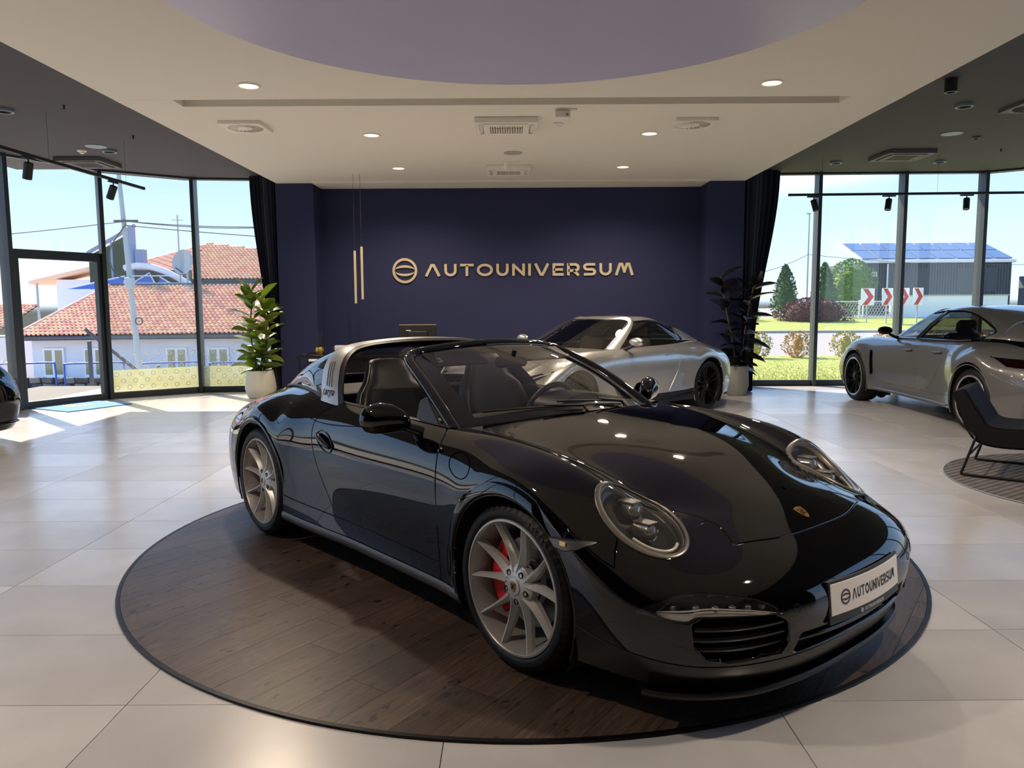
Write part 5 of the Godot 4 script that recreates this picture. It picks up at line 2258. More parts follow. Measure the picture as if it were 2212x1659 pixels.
func frame_kit(k: Kit, outer: float, inner: float, y0: float, y1: float, bevel: float) -> void:
	# square ring of four mitre-less bars between two sizes
	var w := (outer - inner) / 2
	var h := y1 - y0
	var y := (y0 + y1) / 2
	for q in 2:
		var sg := -1.0 if q == 0 else 1.0
		k.box(Vector3(0, y, sg * (inner + w) / 2), Vector3(outer, h, w), Basis.IDENTITY, bevel)
		k.box(Vector3(sg * (inner + w) / 2, y, 0), Vector3(w, h, inner), Basis.IDENTITY, bevel)

# the slots and the grille are real openings up to the ceiling
func cassette(at: Vector3, size: float, turn: float, m: Material, label: String, drop: float) -> void:
	var t := thing("air_conditioner", label, "air conditioner", at, turn)
	var k := Kit.new()
	frame_kit(k, size, size * 0.86, -drop, -0.001, 0.006)
	part("outer_frame", k.done(), m, t)
	k = Kit.new()
	frame_kit(k, size * 0.74, size * 0.52, -drop - 0.006, -0.004, 0.008)
	part("inner_frame", k.done(), m, t)
	for i in 4:
		var b := Basis(Vector3.UP, i * PI / 2)
		# a corner bridge and a tilted flap in each slot
		part("bridge", box_mesh(b * Vector3(size * 0.40, -drop * 0.55, size * 0.40), Vector3(size * 0.11, drop * 0.9, size * 0.11), 0.008, b), m, t)
		part("louvre", box_mesh(b * Vector3(0, -drop * 0.80, size * 0.405), Vector3(size * 0.60, 0.006, size * 0.052), 0.002, b * Basis(Vector3.RIGHT, 0.5)), m, t)
	var n := 13
	for i in n:
		part("slat", box_mesh(Vector3(lerpf(-0.24, 0.24, i / (n - 1.0)) * size, -drop + 0.002, 0), Vector3(size * 0.016, 0.012, size * 0.52), 0.003), m, t)

# square plate hung clear of the ceiling with a round opening full of tilted blades
func swirl_vent(at: Vector3, size: float, m: Material, label: String) -> void:
	var t := thing("swirl_vent", label, "air vent", at)
	var drop := 0.034
	var k := Kit.new()
	var r := size * 0.42
	var seg := 48
	var sq := []
	var ci := []
	var up := []
	var sq_top := []
	for i in seg:
		var a := -TAU * i / seg
		var d := Vector2(cos(a), sin(a))
		var e := d / maxf(absf(d.x), absf(d.y)) * size * 0.5
		sq.append(Vector3(e.x, -drop, e.y))
		sq_top.append(Vector3(e.x, -0.001, e.y))
		ci.append(Vector3(d.x * r, -drop, d.y * r))
		up.append(Vector3(d.x * r, -0.001, d.y * r))
	k.grid([ci, up], true, false)
	k.grid([sq, ci], true, false)
	k.grid([sq_top, sq], true, false)
	part("plate", k.done(), m, t)
	for i in 24:
		var b := Basis(Vector3.UP, TAU * i / 24)
		part("blade", box_mesh(b * Vector3(size * 0.29, -drop + 0.008, 0), Vector3(size * 0.25, 0.002, size * 0.040), 0.0, b * Basis(Vector3.RIGHT, 0.75)), m, t)
	part("hub", lathe_mesh([Vector2(size * 0.17, -0.004), Vector2(size * 0.168, -drop + 0.002), Vector2(size * 0.15, -drop - 0.004), Vector2(0.0, -drop - 0.006)].map(func(p): return p), 28), m, t)

func round_speaker(at: Vector3, r: float, m: Material, label: String) -> void:
	var t := thing("ceiling_speaker", label, "speaker", at)
	part("grille", lathe_mesh([Vector2(r, 0.002), Vector2(r, -0.006), Vector2(r * 0.96, -0.009), Vector2(0.0, -0.011)], 40), m, t)
	part("rim", lathe_mesh([Vector2(r + 0.004, 0.002), Vector2(r + 0.004, -0.007), Vector2(r - 0.002, -0.008)], 40), m, t)

func detector(at: Vector3, r: float, m: Material, label: String) -> void:
	var t := thing("smoke_detector", label, "detector", at)
	part("base", lathe_mesh([Vector2(r, 0.002), Vector2(r, -0.018), Vector2(r * 0.85, -0.024), Vector2(r * 0.5, -0.025)], 28), m, t)
	part("dome", lathe_mesh([Vector2(r * 0.55, -0.024), Vector2(r * 0.5, -0.042), Vector2(r * 0.25, -0.052), Vector2(0.0, -0.054)], 24), m, t)

func sprinkler(at: Vector3, m: Material, label: String) -> void:
	var t := thing("sprinkler", label, "sprinkler", at, 0.0, "small sprinkler heads in the dark ceilings")
	part("stem", lathe_mesh([Vector2(0.010, 0.002), Vector2(0.010, -0.035), Vector2(0.006, -0.040), Vector2(0.0, -0.041)], 12), m, t)
	part("deflector", lathe_mesh([Vector2(0.0, -0.050), Vector2(0.014, -0.050), Vector2(0.014, -0.047), Vector2(0.0, -0.047)], 14), m, t)
	part("frame", tube_mesh([Vector3(-0.009, -0.038, 0), Vector3(-0.011, -0.043, 0), Vector3(0, -0.050, 0), Vector3(0.011, -0.043, 0), Vector3(0.009, -0.038, 0)], 0.0018, 6), m, t)

# a track spotlight: clip on the rail, stem, tube head
func track_spot(at: Vector3, aim: Vector3, label: String, group: String, along: Vector3) -> void:
	var t := thing("track_spotlight", label, "spotlight", at, 0.0, group)
	var b := frame_from(along)
	part("clip", box_mesh(Vector3(0, -0.032, 0), Vector3(0.034, 0.020, 0.20), 0.004, b), M.frame_track, t)
	part("stem", tube_mesh([Vector3(0, -0.040, 0), Vector3(0, -0.098, 0)], 0.008, 10), M.frame_track, t)
	var d := aim.normalized()
	var fb := Basis.IDENTITY
	var x := d.cross(Vector3.FORWARD).normalized()
	fb = Basis(x, d, x.cross(d))
	var top := Vector3(0, -0.095, 0)
	part("head", lathe_mesh([Vector2(0.0, -0.020), Vector2(0.040, -0.018), Vector2(0.046, -0.010), Vector2(0.046, 0.150), Vector2(0.043, 0.156), Vector2(0.039, 0.156), Vector2(0.037, 0.148)], 28, top, fb), M.frame_track, t)
	part("lens", lathe_mesh([Vector2(0.0, 0.147), Vector2(0.0375, 0.147)].map(func(p): return p), 24, top, fb), M.lens_face, t)

func build_ceiling_fittings() -> void:
	mk("speaker_beige", Color(0.66, 0.64, 0.60), 0.9)  # even grey beige, a little darker than the white ceiling
	mk("frame_track", Color(0.13, 0.14, 0.15), 0.5, 0.2)
	mk("lens_face", Color(0.55, 0.55, 0.57), 0.4)
	var o := part("ceiling_rosette", lathe_mesh([Vector2(0.0, -0.018), Vector2(2.235, -0.018), Vector2(2.250, -0.012), Vector2(2.250, -0.001), Vector2(0.0, -0.001)], 160, Vector3(DISC.x, YW, DISC.y)), M.membrane)
	tag(o, "large round lavender grey ceiling panel above the black open-top car", "ceiling rosette")
	var near := ["downlight beside the left end of the ceiling slot", "downlight beside the right end of the ceiling slot"]
	for i in 2:
		var s := -1.0 if i == 0 else 1.0
		downlight(Vector3(s * 2.29, YW, -6.97), near[i])
		downlight(Vector3(s * 1.575, YW, -8.96), "downlight level with the larger white air conditioner, %s of it" % ["left", "right"][i])
		downlight(Vector3(s * 1.58, YW, -11.09), "downlight level with the small white air conditioner by the sign wall, %s of it" % ["left", "right"][i])
		downlight(Vector3(s * 2.45, YW, -2.4), "downlight at the near %s of the round ceiling panel" % ["left", "right"][i])
	cassette(Vector3(-0.043, YW, -8.47), 0.66, 0.0, M.white_plastic, "larger white ceiling air conditioner between the slot and the sign wall", 0.06)
	cassette(Vector3(-0.03, YW, -11.19), 0.62, 0.0, M.white_plastic, "small looking white ceiling air conditioner next to the sign wall", 0.06)
	swirl_vent(Vector3(-2.83, YW, -8.46), 0.44, M.white_plastic, "white square swirl vent on the left of the white ceiling")
	swirl_vent(Vector3(1.94, YW, -8.43), 0.44, M.white_plastic, "white square swirl vent on the right of the white ceiling")
	round_speaker(Vector3(0.03, YW, -10.04), 0.115, M.speaker_beige, "flat round speaker in the white ceiling between two air conditioners")
	detector(Vector3(0.51, YW, -8.44), 0.055, M.white_plastic, "white smoke detector beside the larger white air conditioner")
	# projector-like box by the slot and the small sensor post by the far air conditioner
	var t := thing("ceiling_sensor", "white boxy sensor on a bracket beside the ceiling slot", "sensor", Vector3(0.53, YW, -7.86))
	part("bracket", box_mesh(Vector3(0.03, -0.006, 0.0), Vector3(0.20, 0.012, 0.08), 0.003), M.white_plastic, t)
	part("housing", box_mesh(Vector3(-0.015, -0.052, 0.0), Vector3(0.16, 0.080, 0.10), 0.018), M.white_plastic, t)
	part("lens", lathe_mesh([Vector2(0.016, 0.0), Vector2(0.014, 0.006), Vector2(0.0, 0.007)].map(func(p): return p), 16, Vector3(0.03, -0.06, 0.05), Basis(Vector3(1, 0, 0), Vector3(0, 0, 1), Vector3(0, -1, 0))), M.lens_face, t)
	t = thing("ceiling_projector", "white cylinder hanging in front of the small far air conditioner", "sensor", Vector3(-0.05, YW, -10.66))
	part("flange", box_mesh(Vector3(0.05, -0.006, 0.0), Vector3(0.24, 0.012, 0.10), 0.003), M.white_plastic, t)
	part("cylinder", lathe_mesh([Vector2(0.042, 0.0), Vector2(0.042, -0.10), Vector2(0.036, -0.106), Vector2(0.0, -0.106)], 28), M.white_plastic, t)
	# left dark ceiling
	cassette(Vector3(-6.16, YL, -11.5), 0.66, 0.0, M.grey_plastic, "dark grey ceiling air conditioner above the glass door", 0.06)
	round_speaker(Vector3(-5.50, YL, -10.48), 0.13, M.frame_light, "flat round grey speaker in the dark ceiling near the glass door")
	detector(Vector3(-5.82, YL, -10.72), 0.06, M.white_plastic, "pale smoke detector in the dark ceiling near the glass door")
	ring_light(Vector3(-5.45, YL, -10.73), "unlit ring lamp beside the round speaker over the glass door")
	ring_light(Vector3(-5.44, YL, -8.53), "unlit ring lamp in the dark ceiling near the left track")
	sprinkler(Vector3(-4.71, YL, -8.38), M.frame_track, "black sprinkler head in the dark left ceiling")
	sprinkler(Vector3(-4.69, YL, -9.83), M.frame_track, "small black sprinkler head nearer the sign wall in the dark left ceiling")
	# right dark ceiling
	cassette(Vector3(5.88, YR, -11.85), 0.70, 0.0, M.grey_plastic, "dark grey ceiling air conditioner above the grey car", 0.06)
	round_speaker(Vector3(5.85, YR, -10.48), 0.13, M.frame_light, "flat round pale speaker in the dark ceiling over the grey car")
	detector(Vector3(6.30, YR, -10.69), 0.055, M.grey_plastic, "grey smoke detector in the dark ceiling over the grey car")
	sprinkler(Vector3(7.16, YR, -11.52), M.frame_track, "small black sprinkler head in the dark right ceiling")
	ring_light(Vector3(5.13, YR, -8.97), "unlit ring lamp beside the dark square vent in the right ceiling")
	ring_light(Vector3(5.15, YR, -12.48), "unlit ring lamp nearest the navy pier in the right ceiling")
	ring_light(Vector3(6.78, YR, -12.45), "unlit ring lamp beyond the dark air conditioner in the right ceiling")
	swirl_vent(Vector3(5.95, YR, -9.02), 0.50, M.grey_plastic, "dark square swirl vent in the right ceiling")
	t = thing("surface_lamp", "black cylinder lamp under the edge of the white ceiling on the right", "ceiling light", Vector3(4.41, YR, -7.96))
	part("body", lathe_mesh([Vector2(0.06, 0.0), Vector2(0.06, -0.13), Vector2(0.054, -0.134), Vector2(0.045, -0.134), Vector2(0.040, -0.12), Vector2(0.0, -0.12)].map(func(p): return p), 32), M.frame_track, t)
	part("rim", lathe_mesh([Vector2(0.045, -0.1345), Vector2(0.058, -0.1345), Vector2(0.058, -0.136), Vector2(0.045, -0.136)], 32), M.frame_light, t)
	# the two hanging tracks
	rail(Vector3(-4.965, 3.05, -10.62), Vector3(-5.12, 3.05, -7.0), "left")
	rail(Vector3(4.26, 3.10, -12.0), Vector3(8.3, 3.10, -11.87), "right")

func rail(a: Vector3, b: Vector3, which: String) -> void:
	var d := (b - a).normalized()
	var t := thing("spotlight_track", "black hanging spotlight track in front of the %s windows" % which, "light track")
	part("rail", box_mesh((a + b) / 2, Vector3(0.034, 0.036, a.distance_to(b)), 0.003, frame_from(d)), M.frame_track, t)
	part("end_cap", box_mesh(a, Vector3(0.037, 0.039, 0.03), 0.003, frame_from(d)), M.frame_track, t)
	var top := YL if which == "left" else YR
	for u in [0.12, 0.55, 0.95]:
		var p := a.lerp(b, u)
		part("hanging_wire", tube_mesh([p, Vector3(p.x, top, p.z)], 0.0018, 5), M.frame_track, t)
	if which == "right":
		for q in [[0.0915, Vector3(0.22, -1, 0.2), "track spotlight nearest the dark curtain"], [0.372, Vector3(-0.22, -1, 0.25), "track spotlight over the front of the grey car"], [0.66, Vector3(-0.15, -1, 0.25), "track spotlight beside the window corner over the grey car"]]:
			track_spot(a.lerp(b, q[0]), q[1], q[2], "spotlights on the right track", d)
	else:
		for q in [[0.204, Vector3(-0.5, -1, -0.2), "track spotlight at the sign wall end of the left track"], [0.646, Vector3(-0.3, -1, -0.2), "track spotlight over the glass door"]]:
			track_spot(a.lerp(b, q[0]), q[1], q[2], "spotlights on the left track", d)

func build_sign_wall() -> void:
	var b := Basis.IDENTITY
	var t := thing("wall_sign", "gold AUTOUNIVERSUM lettering with a round emblem on the navy wall", "sign", Vector3(0, 0, ZS))
	var k := Kit.new()
	emblem(k, 0.205, 0.03, Vector3(-1.756, 2.023, 0.004), b)
	part("emblem", k.done(), M.gold, t)
	for l in lettering("AUTOUNIVERSUM", 3.44, 0.197, 0.03, Vector3(-1.43, 1.93, 0.004), b):
		part("letter", l.done(), M.gold, t)
	for q in [[-2.315, 1.488, 2.262, "lower one of two slim gold pendant bars before the navy wall"], [-2.213, 1.548, 2.322, "higher one of two slim gold pendant bars before the navy wall"]]:
		var o := thing("pendant_bar", q[3], "pendant", Vector3(q[0], 0, -11.52), 0.0, "gold pendant bars")
		part("bar", box_mesh(Vector3(0, (q[1] + q[2]) / 2, 0), Vector3(0.032, q[2] - q[1], 0.032), 0.004), M.gold, o)
		part("cable", tube_mesh([Vector3(0, q[2], 0), Vector3(0, YW, 0)], 0.0022, 6), M.frame_track, o)
		part("ceiling_cup", lathe_mesh([Vector2(0.0, YW - 0.014), Vector2(0.016, YW - 0.012), Vector2(0.018, YW - 0.001)].map(func(p): return p), 16), M.white_plastic, o)

# ------------------------------------------------------------------ the other cars
func keyed(v: float, keys: Array) -> float:
	for i in keys.size() - 1:
		if v <= keys[i + 1][0] or i == keys.size() - 2:
			return lerpf(keys[i][1], keys[i + 1][1], (v - keys[i][0]) / (keys[i + 1][0] - keys[i][0]))
	return v

func morph(cols: Array, kx: Array, ky: Array, sc: float) -> Array:
	var out := []
	for c in cols:
		var q := []
		for p in c:
			q.append([keyed(p[0], kx), keyed(p[1], ky), p[2] * sc])
		out.append(q)
	return out

# glasshouse: two loops of points from the middle of the windscreen round to the middle of the rear window, and the roof points
func glasshouse(low: Array, high: Array, mid: Array, tags: Array) -> SubD:
	var bc := BodyCage.new()
	var a := low.map(func(p): return V3(p))
	var b := high.map(func(p): return V3(p))
	for i in a.size() - 1:
		# a waist point bows the sides outwards
		bc.face(a[i + 1], a[i], b[i], b[i + 1], tags[i])
	var n := b.size()
	# roof grid: row 0 = corner, f1, f0 ; last row = corner, r1, r0
	var g := [[b[2], b[1], b[0]]]
	for i in mid.size():
		g.append([b[3 + i], V3(mid[i][0]), V3(mid[i][1])])
	g.append([b[n - 3], b[n - 2], b[n - 1]])
	for i in g.size() - 1:
		for j in 2:
			bc.face(g[i + 1][j], g[i][j], g[i][j + 1], g[i + 1][j + 1], 20)
	return bc.s

func finish_car(car: Node3D, o: Dictionary) -> SubD:
	var body := car_cage(o.cols, o.bonnet, o.deck, o.tagger, 3, 19, 9, 17)
	body.interpolate(12)
	for i in 3:
		body.refine()
	for s in [true, false]:
		for w in o.wheels:
			body.cut(side_frame(Vector3(w[0], w[1], o.wz - 0.02), s), circle_poly(w[2] + 0.036, 72), 0.25)
	body.normals()
	body.index(0.05)
	var P: Material = o.paint
	part("bonnet", body.panel([T_BONNET, T_BONNET + 100], 0.0015, 0.02), P, car)
	part("front_bumper", body.panel([T_BUMPER, T_BUMPER + 100, T_LIP, T_LIP + 100], 0.0015, 0.02), P, car)
	part("rear_deck", body.panel([T_DECK, T_DECK + 100], 0.0015, 0.02), P, car)
	part("tail", body.panel([T_TAIL, T_TAIL + 100], 0.0015, 0.02), P, car)
	for t in [0, 100]:
		part("front_wing", body.panel([T_FENDER + t], 0.0015, 0.02), P, car)
		part("front_door", body.panel([T_DOOR + t], 0.0025, 0.02), P, car)
		if o.get("rear_doors", false):
			part("rear_door", body.panel([10 + t], 0.0025, 0.02), P, car)
		part("rear_quarter", body.panel([T_QUARTER + t], 0.0015, 0.02), P, car)
		part("sill", body.panel([T_SILL + t], 0.0015, 0.02), o.get("sill", P), car)
	for s in [true, false]:
		for w in o.wheels:
			arch_parts(car, body, w[0], w[1], w[2] + 0.036, s, P)
			var q := group_node("wheel", car, Vector3(w[0], w[2], o.wz * (1.0 if s else -1.0)))
			if not s:
				q.rotation.y = PI
			wheel_kit(q, w[2], w[3], 0.27, o.style, o.rim, o.face, M.steel, o.get("caliper", null), o.get("phase", 0.3))
	part("underbody", box_mesh(Vector3((o.wheels[0][0] + o.wheels[1][0]) / 2, 0.19, 0), Vector3(4.0, 0.03, 1.30), 0.01), M.liner, car)
	return body

func finish_glass(car: Node3D, o: Dictionary) -> SubD:
	var gh := glasshouse(o.low, o.high, o.mid, o.gtags)
	gh.interpolate(10)
	for i in 4:
		gh.refine()
	gh.normals()
	gh.index(0.05)
	part("roof", gh.panel([20, 120, 21, 121], 0.0, 0.02), o.paint, car)
	part("windscreen", gh.panel([22, 122], 0.0, 0.004), o.glass, car)
	part("rear_window", gh.panel([25, 125], 0.0, 0.004), o.get("glass_back", o.glass), car)
	for t in [0, 100]:
		part("side_window", gh.panel([23 + t], 0.0, 0.004), o.glass_side, car)
		part("quarter_window", gh.panel([24 + t], 0.0, 0.004), o.glass_side, car)
	window_frames(car, o)
	return gh

func window_frames(car: Node3D, o: Dictionary) -> void:
	# dark surrounds and door pillars of the side windows
	for s in [true, false]:
		var top := []
		for i in range(3, 7):
			var p := V3(o.high[i])
			top.append(on_mirror(p + Vector3(0, 0.002, 0.004), s))
		top.append(on_mirror(V3(o.low[6]) + Vector3(0, 0.004, 0.004), s))
		part("window_frame", tube_mesh(spline(top, 6), 0.011, 6), M.gloss_black, car)
		if o.get("pillar", false):
			var a := V3(o.low[4])
			var b := V3(o.high[4])
			part("door_pillar", tube_mesh([on_mirror(a, s), on_mirror(a.lerp(b, 0.5) + Vector3(0, 0, 0.022), s), on_mirror(b, s)], 0.030, 8), M.gloss_black, car)

func simple_mirror(car: Node3D, at: Vector3, s: bool, m: Material, dark: Material) -> void:
	var g := group_node("door_mirror", car)
	var rows := []
	for q in [[0.095, 0.02, 0.016], [0.085, 0.042, 0.036], [0.05, 0.060, 0.050], [0.0, 0.066, 0.055], [-0.05, 0.056, 0.046], [-0.085, 0.032, 0.028], [-0.095, 0.01, 0.010]]:
		var row := []
		for i in 20:
			var t := TAU * i / 20
			var cx := cos(t)
			row.append(on_mirror(at + Vector3(q[1] * (cx if cx > 0 else cx * 0.5), q[2] * sin(t), q[0]), s))
		if not s:
			row.reverse()
		rows.append(row)
	var k := Kit.new()
	k.grid(rows, true, false)
	part("mirror_shell", k.done(), m, g)
	part("mirror_foot", tube_mesh([on_mirror(at + Vector3(0, -0.05, -0.06), s), on_mirror(at + Vector3(0.02, -0.085, -0.13), s), on_mirror(at + Vector3(0.03, -0.10, -0.19), s)], [0.02, 0.02, 0.025], 10), dark, g)

func drape_line(body: SubD, pts: Array, s: bool, off := 0.0) -> Array:
	var out := []
	for p in pts:
		var w: Array = body.hit(2, Vector3(p.x, p.y, 0))
		out.append(on_mirror(w[0] + w[1] * off, s))
	return out

func car_seats(car: Node3D, xs: Array, y: float, m: Material) -> void:
	for x in xs:
		for z in [0.36, -0.36]:
			var s := group_node("seat", car)
			part("backrest", box_mesh(Vector3(x, y + 0.30, z), Vector3(0.13, 0.60, 0.46), 0.05, Basis(Vector3(0, 0, 1), 0.28)), m, s)
			part("headrest", box_mesh(Vector3(x - 0.14, y + 0.67, z), Vector3(0.09, 0.17, 0.26), 0.04, Basis(Vector3(0, 0, 1), 0.2)), m, s)
			part("cushion", box_mesh(Vector3(x + 0.28, y + 0.02, z), Vector3(0.5, 0.14, 0.46), 0.05), m, s)

func build_side_cars() -> void:
	build_silver_car()
	build_grey_car()
	build_dark_car()

func build_silver_car() -> void:
	# rear left wheel stands at (2.74, -10.66); nose points left and towards the viewer
	var b := deg_to_rad(44.0)
	var h := Vector3(-cos(b), 0, sin(b))
	var yaw := atan2(-h.z, h.x)
	var wb := 2.67
	var wz := 0.955
	var leftside := Vector3(0, 1, 0).cross(h)   # towards the car's left
	var rear := Vector3(2.66, 0, -10.45) - leftside * (wz - 0.03)
	var origin := rear + h * wb
	var car := thing("silver_coupe", "silver fastback coupe with dark wheels parked before the navy sign wall", "car", origin, yaw)
	var kx := [[-3.52, -3.64], [-2.85, -3.07], [-2.05, -2.27], [-1.6, -1.88], [-0.6, -0.84], [-0.42, -0.44], [0.45, 0.45], [1.0, 0.98]]
	var ky := [[0.0, 0.0], [0.2, 0.22], [0.72, 0.76], [0.95, 0.965]]
	var o := {"cols": morph(hero_cols, kx, ky, 1.066), "bonnet": morph(hero_bonnet, kx, ky, 1.066), "deck": morph(hero_deck, kx, ky, 1.066), "tagger": hero_tag, "paint": M.paint_silver, "sill": M.satin_black,
		"wheels": [[0.0, 0.35, 0.345, 0.268], [-2.67, 0.355, 0.35, 0.272]], "wz": 0.945, "style": 2, "rim": M.alloy_dark, "face": M.alloy_dark, "phase": 0.5}
	var body := finish_car(car, o)
	var g := {
		"low": [[-0.60, 0.935, 0], [-0.64, 0.93, 0.36], [-0.80, 0.915, 0.66], [-0.96, 0.912, 0.765], [-1.50, 0.925, 0.785], [-2.02, 0.945, 0.765], [-2.36, 0.975, 0.71], [-2.80, 0.96, 0.60], [-3.15, 0.93, 0.46], [-3.30, 0.92, 0.24], [-3.33, 0.918, 0]],
		"high": [[-1.36, 1.262, 0], [-1.38, 1.258, 0.28], [-1.46, 1.232, 0.505], [-1.52, 1.228, 0.535], [-1.80, 1.236, 0.55], [-2.10, 1.205, 0.54], [-2.36, 1.14, 0.52], [-2.55, 1.115, 0.49], [-2.72, 1.095, 0.42], [-2.76, 1.10, 0.22], [-2.77, 1.102, 0]],
		"mid": [[[-1.52, 1.278, 0.29], [-1.50, 1.285, 0]], [[-1.80, 1.293, 0.29], [-1.80, 1.302, 0]], [[-2.10, 1.262, 0.28], [-2.10, 1.272, 0]], [[-2.38, 1.195, 0.27], [-2.38, 1.205, 0]], [[-2.58, 1.145, 0.25], [-2.58, 1.155, 0]]],
		"gtags": [22, 22, 21, 23, 23, 24, 21, 21, 25, 25], "paint": M.paint_silver, "glass": M.car_glass_dark, "glass_side": M.car_glass_dark}
	finish_glass(car, g)
	car_seats(car, [-1.75], 0.42, M.leather_cream)
	for s in [true, false]:
		simple_mirror(car, Vector3(-1.02, 1.0, 0.97), s, M.paint_silver, M.satin_black)
		# slim head lamp with a light blade
		var top := [Vector2(0.36, 0.73), Vector2(0.50, 0.70), Vector2(0.62, 0.655), Vector2(0.72, 0.60)]
		var low := [Vector2(0.36, 0.725), Vector2(0.50, 0.665), Vector2(0.62, 0.61), Vector2(0.72, 0.575)]
		var rows := []
		for j in 3:
			var row := []
			for i in 4:
				var p: Vector2 = low[i].lerp(top[i], j / 2.0)
				var w: Array = body.hit(2, Vector3(p.x, p.y, 0))
				row.append(on_mirror(w[0] + w[1] * 0.004, s))
			if not s:
				row.reverse()
			rows.append(row)
		var k := Kit.new()
		k.grid(rows)
		part("head_lamp", k.done(), M.gloss_black, car)
		part("lamp_blade", tube_mesh(drape_line(body, [Vector2(0.40, 0.705), Vector2(0.5, 0.68), Vector2(0.62, 0.63), Vector2(0.71, 0.588)], s, 0.006), 0.006, 6), M.drl_white, car)
		part("door_handle", tube_mesh(drape_line(body, [Vector2(-1.72, 0.80), Vector2(-1.80, 0.81), Vector2(-1.90, 0.812)], s, 0.003), 0.005, 6), M.paint_silver, car)
		# dark sill fin that rises towards the rear wheel
		var fin := []
		for e in [[0.0, 0.03], [0.03, 0.02], [0.05, -0.03]]:
			var row := []
			for i in 15:
				var t := i / 14.0
				var x := lerpf(-0.50, -2.28, t)
				var z: float = body.on(2, Vector3(x, 0.30, 0)).z if true else 0.0
				row.append(on_mirror(Vector3(x, 0.17 + 0.10 * t * t + e[0], z + e[1] - 0.005), s))
			if s:
				row.reverse()
			fin.append(row)
		k = Kit.new()
		k.grid(fin)
		part("sill_fin", k.done(), M.satin_black, car)
		part("screen_trim", tube_mesh([on_mirror(Vector3(-0.80, 0.925, 0.672), s), on_mirror(Vector3(-1.15, 1.10, 0.602), s), on_mirror(Vector3(-1.45, 1.236, 0.512), s)], 0.006, 6), M.satin_black, car)
	# yellow centre badges
	for w in car.get_children():
		if String(w.name).begins_with("wheel") and w.get_child_count() > 4:
			part("cap_badge", lathe_mesh([Vector2(0.018, -0.0146), Vector2(0.017, -0.013), Vector2(0.0, -0.0125)].map(func(p): return p), 16, Vector3.ZERO, Basis(Vector3(1, 0, 0), Vector3(0, 0, 1), Vector3(0, -1, 0))), M.shield_gold, w)

func grey_tag(i: int, j: int) -> int:
	if i >= 9 and i <= 10 and j >= 1:
		return T_DOOR
	if i == 11 and j >= 1:
		return 10
	return hero_tag(i, j)

